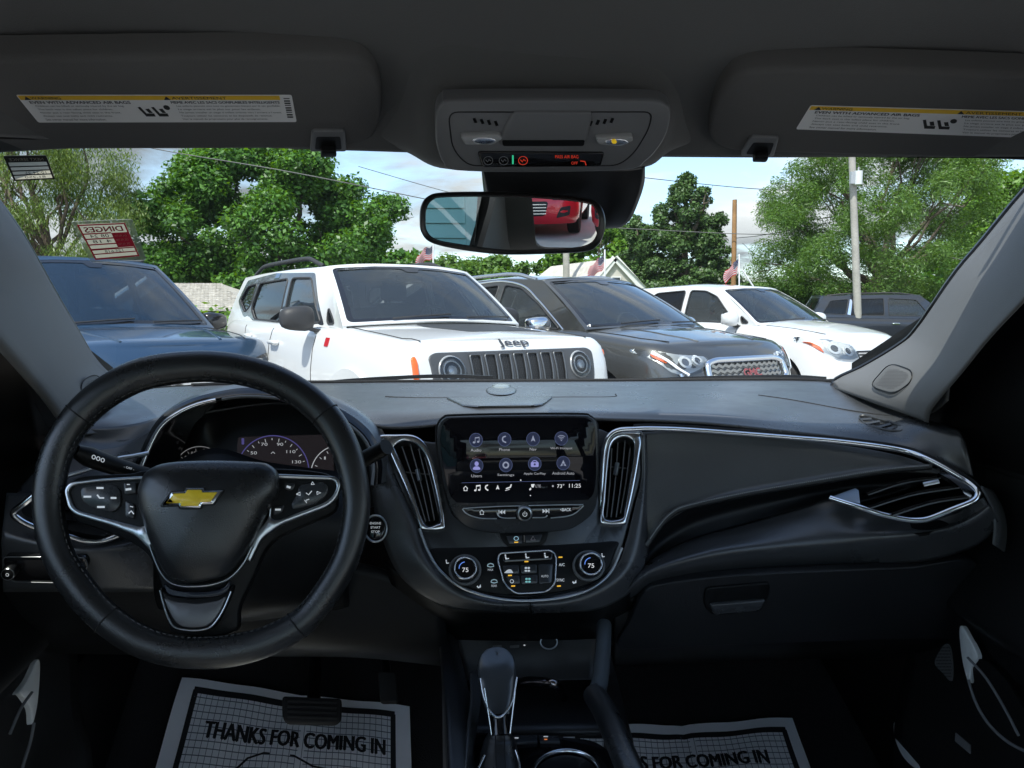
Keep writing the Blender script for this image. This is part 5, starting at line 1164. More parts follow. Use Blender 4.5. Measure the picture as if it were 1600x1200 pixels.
flat('printed_frame', [[(0, 0), (1, 0), (1, .26), (0, .26)], [(0, .26), (.05, .26), (.05, 1), (0, 1)], [(.95, .26), (1, .26), (1, 1), (.95, 1)], [(.05, .94), (.95, .94), (.95, 1), (.05, 1)]]+[[(.05, t), (.95, t), (.95, t+.05), (.05, t+.05)] for t in (.41, .58, .75)], mf1, .0008, BLKS, s1)
text('sticker_text', 'NEXT SERVICE', (.5, .14), .8, .11, mf1, .0011, CREAM, s1, mirror=True)
text('sticker_text', '10-24-25', (.6, .69), .5, .10, mf1, .0011, BLKS, s1, mirror=True); text('sticker_text', '81,250', (.55, .87), .5, .10, mf1, .0011, BLKS, s1, mirror=True)
pl2 = wsplane([(118, 346), (205, 344), (150, 405)])
s2 = thing('sticker_sleeve', tuple(pl2(170, 376)), 'clear plastic sleeve holding a red and cream card on the left of the windshield', 'sticker')
plate('sleeve', rc([(110, 346), (207, 342), (229, 406), (142, 410)], 5, 4), pl2, 0, .0005, CLEARS, s2)
P2 = [(120, 350), (195, 347), (218, 399), (149, 405)]; mf2 = lambda a, b, h: pl2(*q4(P2, a, b), h)
cd_ = plate('card', rc(P2, 3, 3), pl2, .0006, .0010, CREAM, s2)
flat('printed_frame', [[(0, 0), (1, 0), (1, .035), (0, .035)], [(0, .035), (.035, .035), (.035, 1), (0, 1)], [(.965, .035), (1, .035), (1, 1), (.965, 1)], [(.035, .955), (.965, .955), (.965, 1), (.035, 1)], [(.62, .27), (.965, .27), (.965, .70), (.62, .70)]]+[[(.035, t), (.62, t), (.62, t+.035), (.035, t+.035)] for t in (.25, .40, .56, .69)]+[[(.035, t), (.965, t), (.965, t+.03), (.035, t+.03)] for t in (.71, .83)], mf2, .0014, REDS, cd_)
text('card_text', 'DINGES', (.5, .145), .8, .15, mf2, .0017, REDS, cd_, mirror=True, bold=.006)
for t_, s_ in ((.335, '08 24'), (.49, '4 18'), (.79, '125,618')): text('card_text', s_, (.35 if t_ < .7 else .5, t_), .4, .09, mf2, .0017, BLKS, cd_, mirror=True)
for t_ in (.36, .48, .60): text('card_text', 'OIL FILTER', (.79, t_), .26, .055, mf2, .0017, CREAM, cd_, mirror=True)
# ================================================================== DASHBOARD
da = thing('dashboard', (XC, 1.2, .6), 'charcoal dashboard across the cabin with chrome trim lines and air vents', 'dashboard')
# ---- upper pad: base of windscreen rolling to the chrome line
TOP = [[(90, 652, 1.10), (150, 640, 1.18), (205, 612, 1.36), (300, 603, 1.50), (420, 599, 1.64), (520, 598, 1.71), (620, 597, 1.75), (800, 596, 1.78), (1000, 595, 1.74), (1150, 594, 1.66), (1250, 594, 1.56), (1310, 598, 1.44), (1370, 630, 1.28), (1440, 652, 1.12), (1500, 672, 1.02)],
       [(92, 655, 1.09), (152, 645, 1.16), (210, 622, 1.30), (300, 612, 1.42), (420, 606, 1.54), (520, 604, 1.60), (620, 604, 1.63), (800, 602, 1.66), (1000, 602, 1.62), (1150, 603, 1.53), (1250, 607, 1.43), (1320, 621, 1.32), (1375, 637, 1.22), (1442, 657, 1.09), (1502, 678, 1.01)],
       [(95, 660, 1.08), (156, 653, 1.12), (215, 640, 1.20), (300, 628, 1.30), (420, 616, 1.38), (520, 618, 1.42), (620, 620, 1.42), (800, 618, 1.42), (1000, 618, 1.40), (1150, 622, 1.34), (1250, 632, 1.27), (1330, 648, 1.19), (1380, 655, 1.15), (1445, 668, 1.06), (1506, 688, 1.0)],
       [(98, 668, 1.07), (160, 662, 1.10), (222, 655, 1.15), (300, 640, 1.22), (430, 622, 1.28), (530, 634, 1.26), (630, 642, 1.20), (800, 636, 1.22), (970, 638, 1.20), (1110, 643, 1.18), (1240, 656, 1.16), (1335, 669, 1.12), (1390, 680, 1.09), (1450, 694, 1.04), (1512, 712, .99)],
       [(100, 680, 1.06), (160, 676, 1.085), (230, 664, 1.12), (310, 645, 1.16), (440, 628, 1.18), (540, 650, 1.15), (620, 668, 1.135), (800, 652, 1.145), (965, 655, 1.14), (1090, 660, 1.13), (1230, 674, 1.11), (1335, 686, 1.09), (1400, 699, 1.065), (1465, 722, 1.02), (1520, 745, .985)]]
loft('upper_pad', TOP, 110, 34, DASH, da, thick=.004, off=1)
FOLD = [[(580, 690, 1.118), (640, 681, 1.122), (672, 668, 1.128), (700, 657, 1.135), (800, 655, 1.138), (910, 656, 1.137), (950, 668, 1.13), (1000, 668, 1.128), (1090, 671, 1.124), (1230, 684, 1.104), (1335, 695, 1.082), (1400, 706, 1.06), (1460, 728, 1.018), (1505, 752, .985), (1545, 780, .962)],
        [(540, 650, 1.15), (600, 664, 1.14), (660, 660, 1.14), (700, 652, 1.145), (800, 650, 1.147), (910, 650, 1.145), (950, 655, 1.14), (1000, 657, 1.138), (1090, 660, 1.13), (1230, 674, 1.11), (1335, 686, 1.09), (1400, 699, 1.065), (1465, 722, 1.02), (1520, 745, .985), (1552, 765, .965)]]
# ---- crease, sensor and low speaker lid on top of the pad
def on_pad(u, v, lift=.002):
    """height of the pad under the sight line, by interpolation of its control net"""
    best = None
    for i in range(len(TOP)-1):
        a = crm([p for p in TOP[i]], 80); b = crm([p for p in TOP[i+1]], 80)
        for k in range(79):
            u0, u1 = a[k][0], a[k+1][0]
            if u0 <= u <= u1:
                f = (u-u0)/(u1-u0); va = a[k][1]*(1-f)+a[k+1][1]*f; vb = b[k][1]*(1-f)+b[k+1][1]*f; ya = a[k][2]*(1-f)+a[k+1][2]*f; yb = b[k][2]*(1-f)+b[k+1][2]*f
                if min(va, vb)-.5 <= v <= max(va, vb)+.5 and abs(vb-va) > 1e-6: t = (v-va)/(vb-va); return PX(u, v, (ya*(1-t)+yb*t))+np.array([0, -lift, lift])
    return PX(u, v, 1.3)
def padf(u, v, h): return on_pad(u, v, .001+h)
SEAMD = pmat('seam_shadow', (.008, .008, .009), .8)
def padline(pts, r, name='seam'): return tube(name, [on_pad(u, v, .0005) for u, v in crm(pts, 44)], r, SEAMD, da, k=5)
padline([(1185, 618), (1240, 626), (1328, 642), (1400, 652), (1455, 662)], .0016)
plate('speaker_lid', dens2(rc([(695, 623), (865, 621), (850, 634), (830, 637), (745, 638), (722, 636)], 6, 3), 3), padf, -.002, .0035, SATIN, da, bev=1.5, bevh=.002, grid=14)
padline([(602, 620), (640, 621.5), (700, 622), (870, 621), (955, 620.5), (962, 616)], .0011)
plate('light_sensor', circ2(783, 606, 15, 4.0, 20), padf, 0, .006, pmat('sensor_dome', (.20, .23, .22), .25), da, bev=3, bevh=.004)
plate('sensor_base', circ2(783, 611, 24, 7.5, 24), padf, 0, .003, SATIN, da, bev=3, bevh=.002)

# ---- passenger fascia (soft skin) between chrome line and stitched seam
skin = [[(990, 676, 1.128), (1090, 673, 1.125), (1240, 687, 1.105), (1340, 699, 1.082), (1410, 713, 1.055), (1448, 726, 1.03), (1463, 735, 1.02)],
        [(994, 715, 1.118), (1085, 708, 1.115), (1240, 706, 1.095), (1340, 712, 1.072), (1410, 721, 1.05), (1450, 729, 1.026), (1465, 735.5, 1.018)],
        [(1000, 760, 1.10), (1080, 745, 1.10), (1240, 728, 1.085), (1340, 724, 1.065), (1410, 727, 1.045), (1452, 732, 1.024), (1467, 736, 1.016)],
        [(1005, 805, 1.085), (1050, 785, 1.085), (1160, 762, 1.082), (1272, 744, 1.072), (1350, 734, 1.056), (1420, 732, 1.036), (1469, 736.5, 1.016)],
        [(1010, 852, 1.078), (1030, 822, 1.075), (1075, 791, 1.075), (1162, 771, 1.073), (1272, 752, 1.066), (1381, 735, 1.044), (1472, 737, 1.014)]]
loft('passenger_skin', skin, 60, 30, SKIN, da, thick=.004, off=1)
stch = crm([(1010, 852, 1.074), (1030, 823, 1.071), (1049, 803, 1.071), (1075, 791, 1.071), (1162, 771.5, 1.069), (1272, 752.5, 1.062), (1381, 735, 1.040), (1456, 728, 1.018)], 120)
tube('seam_roll', [PX(p[0], p[1], p[2]-.006) for p in stch], .0035, SKIN, da, k=7)
tube('seam_groove', [PX(p[0], p[1]+4.4, p[2]-.006) for p in stch], .0016, SEAMD, da, k=5)
n = 0
for i in range(6, 119, 1):
    for s_ in (0, .5):
        a = stch[i-1]*(1-s_)+stch[i]*s_; b = a+(stch[i]-stch[i-1])*.30
        p, q = PX(a[0], a[1]-1.0, a[2]-.0105), PX(b[0], b[1]-1.7, b[2]-.0105)
        o = tube('stitch', [p, q], .0009, pmat('thread', (.30, .30, .30), .8), da, k=4, n=2); n += 1
# recess under the seam, then the sloping ledge
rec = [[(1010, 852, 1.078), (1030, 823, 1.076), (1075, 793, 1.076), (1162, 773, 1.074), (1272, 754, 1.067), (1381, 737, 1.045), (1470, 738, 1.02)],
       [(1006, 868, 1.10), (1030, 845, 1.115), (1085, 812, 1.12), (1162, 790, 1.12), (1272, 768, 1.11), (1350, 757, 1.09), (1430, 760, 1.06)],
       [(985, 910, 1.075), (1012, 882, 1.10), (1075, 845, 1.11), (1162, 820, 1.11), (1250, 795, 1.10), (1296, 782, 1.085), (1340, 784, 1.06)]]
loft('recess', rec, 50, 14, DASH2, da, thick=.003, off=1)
led = [[(972, 926, 1.05), (1005, 884, 1.075), (1075, 845, 1.085), (1162, 820, 1.085), (1250, 794, 1.08), (1296, 780, 1.072), (1345, 793, 1.045), (1411, 811, 1.02), (1460, 810, 1.0), (1500, 798, .98), (1535, 778, .955)],
       [(972, 926, 1.048), (1010, 888, 1.05), (1090, 853, 1.055), (1180, 832, 1.055), (1270, 815, 1.05), (1330, 812, 1.04), (1380, 818, 1.02), (1430, 824, 1.0), (1475, 820, .985), (1515, 806, .965), (1542, 788, .95)],
       [(973, 926, 1.045), (1020, 889, 1.03), (1110, 862, 1.03), (1200, 850, 1.03), (1290, 842, 1.025), (1345, 838, 1.015), (1395, 836, 1.0), (1445, 832, .985), (1490, 824, .97), (1525, 808, .955), (1546, 792, .945)],
       [(974, 928, 1.045), (1024, 897, 1.03), (1120, 878, 1.03), (1210, 868, 1.03), (1300, 862, 1.025), (1360, 858, 1.015), (1410, 852, 1.0), (1460, 842, .985), (1505, 832, .97), (1535, 818, .955), (1552, 800, .945)],
       [(980, 938, 1.06), (1036, 908, 1.05), (1120, 896, 1.05), (1210, 889, 1.05), (1300, 884, 1.045), (1360, 882, 1.035), (1425, 880, 1.02), (1470, 872, 1.0), (1515, 858, .985), (1545, 838, .965), (1560, 815, .95)]]
loft('ledge', led, 70, 26, DASH, da, thick=.004, off=1)
# glove box and lower right
plG = plane3((1010, 925, 1.045), (1420, 890, 1.02), (1200, 1005, 1.075))
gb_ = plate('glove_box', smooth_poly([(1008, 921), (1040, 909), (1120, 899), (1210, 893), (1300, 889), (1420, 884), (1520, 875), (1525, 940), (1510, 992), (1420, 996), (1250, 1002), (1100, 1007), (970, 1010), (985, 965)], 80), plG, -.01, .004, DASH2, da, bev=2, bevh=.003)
lt = plate('latch_bezel', rc([(1099, 914), (1202, 905), (1198, 930), (1184, 950), (1110, 957), (1097, 942)], 10), plG, .003, .008, BLK, gb_, bev=2, bevh=.002)
plate('latch_handle', rc([(1104, 936), (1194, 929), (1183, 947), (1112, 953)], 6), plG, .008, .013, SATIN, gb_, bev=3, bevh=.004)
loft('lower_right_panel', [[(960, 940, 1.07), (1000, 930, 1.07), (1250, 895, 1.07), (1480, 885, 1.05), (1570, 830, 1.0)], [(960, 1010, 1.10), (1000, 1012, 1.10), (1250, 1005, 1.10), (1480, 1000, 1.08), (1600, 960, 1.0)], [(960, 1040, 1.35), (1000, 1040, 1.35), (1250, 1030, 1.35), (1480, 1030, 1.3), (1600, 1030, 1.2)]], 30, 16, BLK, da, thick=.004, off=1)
# dash end cap right, its lit wedge put into a paler colour, speckled
EC = pmat('lit_end_cap', (.12, .125, .13), .7, bump=1, bscale=500, vdist=.001)
loft('lit_end_cap', [[(1530, 760, .97), (1546, 790, .955), (1552, 820, .95), (1550, 850, .95)], [(1540, 764, .985), (1556, 794, .97), (1563, 824, .965), (1562, 858, .965)], [(1560, 770, 1.06), (1580, 800, 1.04), (1590, 840, 1.04), (1590, 880, 1.04)]], 16, 10, EC, da, thick=.003, off=1)

# ---- chrome line right: from beside the vent, along the fascia, round the end vent
cl = [(940, 817, 1.082), (939, 780, 1.088), (941, 730, 1.102), (944, 700, 1.112), (952, 682, 1.116), (966, 673, 1.118), (990, 671, 1.119), (1020, 670, 1.119), (1090, 673, 1.117), (1240, 684.5, 1.098), (1307, 690, 1.083), (1375, 698, 1.062), (1415, 705, 1.045), (1442, 714, 1.022), (1476, 731, .995), (1510, 751, .968), (1526, 764, .950), (1528, 774, .944), (1519, 784, .942), (1487, 797, .950), (1454, 810, .962), (1433, 813, .970), (1411, 811, .978), (1375, 803, .992), (1341, 792, 1.006), (1297, 778, 1.034)]
def camup(p): d = CAM-np.asarray(p); return d/np.linalg.norm(d)
sweep('chrome_line', [PX(*p) for p in cl], strip_prof(.0042, .0030), camup, CHROME, da, n=220)
sweep('shadow_gap', [PX(p[0], p[1]-4, p[2]+.004) for p in cl[6:18]], strip_prof(.004, .002), camup, SEAMD, da, n=120)
# end vent body
plV = plane3((1345, 785, 1.025), (1520, 765, .965), (1440, 735, 1.035))
vb = plate('end_vent', smooth_poly([(1300, 780), (1345, 765), (1400, 752), (1455, 738), (1470, 730), (1490, 742), (1512, 757), (1521, 769), (1508, 778), (1476, 786), (1440, 796), (1411, 796), (1378, 790), (1345, 782)], 60), plV, -.05, -.045, BLK, da)
for a, b in (((1350, 767), (1462, 741)), ((1352, 788), (1490, 756)), ((1388, 799), (1512, 770))):
    m = ((a[0]+b[0])/2, (a[1]+b[1])/2-5); P = [plV(u, v, -.006) for u, v in crm([a, m, b], 14)]
    sweep('vent_slat', P, [(-.010, -.0016), (.010, -.0016), (.010, .0016), (-.010, .0016)], (0, .35, 1), PIANO, da); tube('slat_edge', [p+np.array([0, -.010, .001]) for p in P], .0011, GREYP, da, k=5)
sweep('vent_tab', [plV(1443, 762, .006), plV(1467, 757, .006)], circ(.0042, 8, .0032), plV.n, SATCH, da)
plate('vent_corner_trim', [(1300, 778.5), (1337, 765), (1342, 769), (1344, 789)], plV, -.004, .003, pmat('corner_satin', (.45, .50, .55), .35, metal=.9), da)
plate('vent_side_trim', smooth_poly([(1452, 733), (1464, 733), (1500, 752), (1519, 765), (1517, 778), (1506, 772), (1500, 763), (1480, 748)], 30), plV, -.006, .002, CHROME, da)
# small defroster vents
def slitvent(outl, Y3, bars, name='defroster_vent'):
    p_ = plane3(*Y3); o = rc(outl, 4, 4)
    v = plate(name, inset(o, -2.2), p_, -.002, .0035, SATIN, da, bev=1, bevh=.002, holes=[o]); plate('opening', o, p_, -.006, -.004, BLK, v)
    for a, b in bars: sweep('louvre', [p_(*a, .001), p_(*b, .001)], [(-.003, -.0006), (.003, -.0006), (.003, .0006), (-.003, .0006)], p_.n, SATIN, v)
slitvent([(1342, 652), (1352, 651), (1390, 661), (1414, 671), (1408, 674), (1385, 672), (1354, 665)], ((1342, 652, 1.165), (1414, 671, 1.095), (1385, 674, 1.105)), [((1348, 656), (1362, 655)), ((1353, 663), (1375, 659)), ((1370, 669), (1392, 663)), ((1388, 671), (1404, 667))])
slitvent([(156, 691), (180, 678), (208, 670), (219, 673), (220, 680), (214, 687), (190, 690)], ((156, 691, 1.085), (220, 675, 1.115), (214, 688, 1.09)), [((164, 688), (216, 676)), ((175, 690), (217, 682))])

# ---- cluster binnacle
arcp = [(222, 760, 1.03), (221, 738, 1.035), (229, 713, 1.045), (250, 671, 1.06), (273, 650, 1.07), (305, 634, 1.08), (342, 624.5, 1.085), (384, 619, 1.088), (436, 622, 1.09), (470, 630, 1.09), (520, 648, 1.09), (555, 670, 1.09), (575, 694, 1.085), (584, 726, 1.075), (582, 757, 1.06)]
A = crm([PX(*p) for p in arcp], 60); AC = np.array(PX(405, 760, 1.06))
outr = [p+(p-AC)/np.linalg.norm(p-AC)*.012+np.array([0, .006, 0]) for p in A]; back = [p+(AC-p)*.10+np.array([0, .10, -.0]) for p in A]
G = np.array([outr, [p+np.array([0, -.004, 0])+(p-AC)/np.linalg.norm(p-AC)*.005 for p in A], A, [p+(AC-p)*.05+np.array([0, .05, 0]) for p in A], back])
hood_ = mk('cluster_hood', np.stack([crm(G[:, j], 16) for j in range(60)], 1).reshape(-1, 3), grid_faces(16, 60), PIANO, da, angle=180)
rows = [outr, [p+(p-AC)/np.linalg.norm(p-AC)*.02+np.array([0, .05, -.004]) for p in A], [p+(p-AC)/np.linalg.norm(p-AC)*.01+np.array([0, .16, -.012]) for p in A]]
loft('cluster_cowl', rows, 60, 10, DASH, da, conv=False)
sweep('cluster_ring', [p+np.array([0, -.005, 0]) for p in A[:26]], strip_prof(.0036, .003), camup, CHROME, hood_); sweep('cluster_ring', [p+np.array([0, -.005, 0]) for p in A[26:]], strip_prof(.0024, .002), camup, GREYP, hood_)
sweep('cluster_ring_light', [p+np.array([0, -.006, 0]) for p in A[34:41]], strip_prof(.003, .003), camup, CHROME, hood_)
plC = plane3((250, 760, 1.15), (560, 760, 1.15), (400, 640, 1.19))
inst = thing('instrument_cluster', tuple(plC(420, 720)), 'dark instrument cluster with a purple-ringed speed gauge behind the steering wheel', 'instrument cluster')
plate('cluster_face', smooth_poly([(210, 790), (215, 720), (250, 670), (310, 636), (400, 618), (490, 632), (560, 668), (598, 730), (600, 790)], 50), plC, -.01, 0, pmat('cluster_black', (.006, .006, .007), .3), inst)
DISP = pmat('display_glow', (.02, .018, .02), .25, emit=(.20, .16, .18), es=.02)
dspl = plate('display', rc([(372, 683), (520, 679), (524, 790), (366, 790)], 6), plC, .001, .0016, DISP, inst)
PURP = pmat('purple_light', (.1, .1, .3), .5, emit=(.14, .12, .42), es=.14); GAUGE = pmat('gauge_grey', (.35, .35, .36), .5, emit=(.5, .5, .52), es=.10); WLIT = pmat('lit_white', (.5, .5, .5), .5, emit=(.75, .78, .82), es=.16)
def arc(name, c, r, a0, a1, w, mat, par, ry=None, h=.002, n_=40): P = [(c[0]+r*math.cos(R(a)), c[1]-(ry or r)*math.sin(R(a))) for a in np.linspace(a0, a1, n_)]; return stroke(name, P, w, plC, h, mat, par)
arc('gauge_ring', (427, 737), 56, 178, -8, 1.6, PURP, dspl); arc('gauge_ring', (313, 739), 41, 180, 15, 1.1, GAUGE, inst); arc('gauge_ring', (532, 742), 46, 178, 60, 1.3, WLIT, inst)
for i, a in enumerate(np.linspace(165, 6, 14)):
    l = 5 if i % 2 else 3; c, s_ = math.cos(R(a)), math.sin(R(a)); stroke('tick', [(427+52*c, 737-52*s_), (427+(52-l)*c, 737-(52-l)*s_)], 1.0, plC, .0022, WLIT, dspl)
for i, a in enumerate(np.linspace(160, 80, 5)):
    c, s_ = math.cos(R(a)), math.sin(R(a)); stroke('tick', [(532+42*c, 742-42*s_), (532+38*c, 742-38*s_)], .9, plC, .0022, WLIT, inst); stroke('tick', [(313+38*c, 739-38*s_), (313+34*c, 739-34*s_)], .8, plC, .0022, GAUGE, inst)
for s_, p in (('50', (397, 708)), ('70', (413.5, 694.5)), ('90', (438, 694.5)), ('110', (455, 706)), ('130', (464, 722))): text('gauge_number', s_, p, 4.2*len(s_)+1.5, 4.6, plC, .0022, WLIT, dspl)
text('gauge_number', '0', (291, 715), 3.5, 5, plC, .0022, GAUGE, inst); text('gauge_number', 'RPM', (306, 708), 13, 4, plC, .0022, GAUGE, inst); text('gauge_number', '1', (508, 716), 2.4, 4.5, plC, .0022, WLIT, inst)
flat('gear_indicator', [rc([(378, 685), (382, 685), (382, 695), (378, 695)], 1.5, 3)], plC, .0022, PURP, dspl); stroke('needle_mark', [(424, 709), (427, 706.5), (430, 709)], 1.0, plC, .0022, WLIT, dspl)

# ---- left part of the dash
loft('left_fascia', [[(95, 690, 1.055), (150, 700, 1.06), (200, 692, 1.075), (240, 668, 1.085), (268, 650, 1.09)], [(60, 730, 1.03), (120, 735, 1.03), (170, 727, 1.04), (215, 712, 1.05), (240, 690, 1.07)], [(20, 775, 1.0), (80, 768, 1.0), (140, 755, 1.01), (190, 745, 1.03), (226, 738, 1.045)]], 40, 20, DASH, da, thick=.004, off=1)
loft('left_top_fill', [[(85, 655, 1.09), (150, 668, 1.085), (220, 660, 1.11), (265, 645, 1.12)], [(92, 675, 1.07), (150, 690, 1.075), (210, 682, 1.09), (262, 652, 1.10)], [(95, 690, 1.055), (150, 702, 1.06), (200, 694, 1.075), (240, 670, 1.085)]], 30, 10, DASH, da, thick=.003, off=1)
sweep('chrome_line', [PX(*p) for p in ((100, 745, 1.0), (140, 733, 1.01), (180, 718, 1.02), (210, 712.5, 1.03), (232, 708, 1.04))], strip_prof(.003, .0025), camup, SATCH, da, n=40)
cl2 = [(70, 760, .955), (40, 785, .95), (22, 800, .95), (30, 812, .952), (60, 826, .96), (108, 838, .968), (132, 845, .973), (155, 846, .977), (180, 838, .982), (215, 822, .99), (240, 812, 1.0)]
loft('left_lower_fascia', [[(10, 770, .985), (70, 770, .99), (140, 765, 1.0), (240, 745, 1.03)], [(5, 815, .96), (80, 838, .965), (150, 850, .97), (250, 815, 1.01)], [(2, 850, .95), (80, 858, .95), (150, 862, .955), (250, 850, .99)], [(5, 925, .97), (80, 925, .97), (150, 925, .97), (260, 925, 1.0)]], 40, 24, DASH, da, thick=.004, off=1)
sweep('chrome_line', [PX(p[0], p[1], p[2]-.008) for p in cl2], strip_prof(.0042, .003), camup, CHROME, da, n=90)
plLV = plane3((30, 800, .962), (200, 820, .985), (130, 765, 1.0)); plate('end_vent', smooth_poly([(34, 800), (60, 778), (110, 764), (170, 762), (232, 765), (225, 800), (190, 828), (155, 838), (110, 830), (60, 816)], 40), plLV, -.012, .004, BLK, da)
for k_ in range(3): sweep('vent_slat', [plLV(60+k_*12, 786+k_*16, .006), plLV(225, 770+k_*17, .006)], [(-.008, -.0014), (.008, -.0014), (.008, .0014), (-.008, .0014)], (0, .35, 1), PIANO, da)
plS = plane3((10, 870, .945), (130, 870, .95), (60, 935, .965))
hs_ = plate('switch_panel', rc([(7, 866), (136, 867), (141, 880), (124, 907), (24, 905), (12, 896)], 9), plS, -.004, .005, PIANO, da, bev=2, bevh=.003)
sweep('panel_ring', [plS(p[0], p[1], .0055) for p in rc([(7, 866), (136, 867), (141, 880), (124, 907), (24, 905), (12, 896)], 9)], circ(.0005, 6), plS.n, GREYP, hs_, closed=True)
kn = plate('headlight_knob', circ2(23, 884, 11.5, 10.5), plS, .005, .018, BLK, hs_, bev=2, bevh=.003); sweep('knob_ring', [plS(p[0], p[1], .0175) for p in circ2(23, 884, 9.5, 8.5)], circ(.0007, 6), plS.n, SATCH, kn, closed=True); text('knob_mark', 'O', (23, 884), 5, 5, plS, .0185, PRINT, kn)
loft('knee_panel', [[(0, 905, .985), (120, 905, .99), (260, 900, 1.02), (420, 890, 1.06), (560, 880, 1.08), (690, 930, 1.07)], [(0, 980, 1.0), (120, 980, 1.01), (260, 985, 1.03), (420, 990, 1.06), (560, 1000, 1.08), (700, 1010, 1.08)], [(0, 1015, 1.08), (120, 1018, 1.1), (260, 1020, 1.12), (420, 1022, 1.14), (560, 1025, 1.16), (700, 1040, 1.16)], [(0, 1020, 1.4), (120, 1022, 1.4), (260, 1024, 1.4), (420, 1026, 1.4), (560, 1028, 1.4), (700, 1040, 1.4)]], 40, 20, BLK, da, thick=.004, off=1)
# steering column shroud and stalks
loft('column_shroud', [[(240, 740, 1.05), (330, 700, 1.05), (420, 722, 1.05), (560, 740, 1.06)], [(240, 830, .97), (330, 780, .95), (420, 790, .96), (540, 830, 1.0)], [(240, 920, .97), (330, 950, .93), (430, 935, .95), (545, 925, 1.02)], [(250, 960, 1.04), (330, 975, 1.02), (440, 965, 1.03), (545, 950, 1.08)]], 30, 20, BLK, da, thick=.004, off=1)
sk = tube('turn_stalk', [PX(*p) for p in ((118, 705, .90), (150, 718, .915), (185, 730, .93), (222, 741, .95), (290, 760, .98))], .0115, BLK, da, n=20, k=12, scale=list(np.interp(np.linspace(0, 1, 20), [0, .15, .5, 1], [.7, 1.05, .95, .8])))
stalkpl = plane3((140, 714, .895), (215, 738, .925), (180, 716, .915))
for i, u in enumerate((143, 150, 157)): sweep('stalk_icon', [stalkpl(p[0], p[1], .006) for p in circ2(u, 717+i*2.4, 2.6, 3, 14)], circ(.0005, 4), stalkpl.n, PRINT, sk, closed=True)
text('stalk_icon', '- OFF -', (198, 734), 16, 3.4, stalkpl, .006, PRINT, sk, slope=.3)
tube('wiper_stalk', [PX(*p) for p in ((604, 698, .93), (590, 706, .94), (560, 722, .97))], .0105, BLK, da, n=10, k=12)

# ---- centre stack: charcoal surround
plK = plane3((660, 700, 1.118), (990, 700, 1.118), (820, 900, 1.045))
sur = smooth_poly([(590, 688), (630, 682), (680, 690), (700, 672), (760, 664), (860, 664), (930, 668), (955, 676), (985, 678), (1000, 690), (1002, 740), (990, 790), (975, 850), (960, 888), (925, 915), (880, 930), (820, 936), (760, 932), (720, 918), (690, 895), (668, 862), (650, 820), (625, 765), (603, 715)], 110)
VO1 = [(617, 698), (631, 690), (650, 695), (665, 713), (674, 741), (682, 776), (688, 813), (683, 820), (664, 820), (645, 770), (628, 727), (619, 706)]; VO2 = [(952, 705), (957, 692), (968, 685), (980, 685), (989, 694), (988, 722), (982, 758), (975, 797), (970, 811), (944, 811), (945, 780), (948, 740)]
plate('centre_stack', sur, plK, -.02, 0, SATIN, da, bev=3, bevh=.004, angle=80, holes=[smooth_poly(VO1, 70), smooth_poly(VO2, 70)])
loft('stack_flank_left', [[(560, 668, 1.12), (572, 700, 1.11), (580, 760, 1.09), (590, 820, 1.07), (625, 900, 1.05), (690, 945, 1.04), (760, 955, 1.03), (830, 956, 1.03)],
                          [(580, 680, 1.105), (596, 715, 1.10), (615, 765, 1.08), (640, 825, 1.06), (660, 880, 1.04), (705, 925, 1.03), (765, 944, 1.022), (830, 946, 1.02)],
                          [(592, 686, 1.12), (606, 716, 1.108), (627, 765, 1.092), (652, 820, 1.072), (670, 866, 1.055), (715, 914, 1.04), (768, 931, 1.032), (830, 935, 1.03)]][::-1], 60, 12, DASH, da, thick=.003, off=1)
loft('stack_flank_right', [[(1002, 676, 1.12), (1004, 740, 1.105), (992, 790, 1.085), (977, 850, 1.06), (962, 886, 1.048), (925, 914, 1.038), (880, 929, 1.032), (830, 935, 1.03)],
                           [(1005, 677, 1.119), (1006, 740, 1.104), (1003, 800, 1.08), (992, 862, 1.055), (972, 900, 1.04), (930, 928, 1.028), (882, 942, 1.022), (830, 946, 1.02)],
                           [(1008, 679, 1.124), (1010, 750, 1.108), (1012, 830, 1.086), (1006, 880, 1.06), (982, 925, 1.045), (935, 950, 1.035), (885, 955, 1.03), (830, 956, 1.03)]], 60, 12, DASH, da, thick=.003, off=1)
loft('stack_underside', [[(600, 880, 1.06), (690, 945, 1.04), (760, 955, 1.03), (830, 956, 1.03), (885, 955, 1.03), (935, 950, 1.035), (985, 925, 1.045)], [(620, 940, 1.10), (690, 975, 1.09), (760, 985, 1.08), (830, 987, 1.08), (885, 985, 1.08), (935, 978, 1.08), (985, 965, 1.09)], [(640, 1000, 1.2), (690, 1003, 1.2), (760, 1003, 1.2), (830, 1003, 1.2), (885, 1003, 1.2), (935, 1003, 1.2), (985, 1003, 1.2)]], 40, 16, BLK, da, thick=.003, off=1)
sweep('satin_lip', [PX(*p) for p in ((655, 826, 1.062), (668, 860, 1.050), (688, 892, 1.038), (722, 918, 1.026), (770, 934, 1.016), (820, 939, 1.014), (880, 934, 1.016), (925, 919, 1.024), (955, 893, 1.038), (972, 856, 1.05))], strip_prof(.0022, .0018), camup, SATCH, da, n=80)
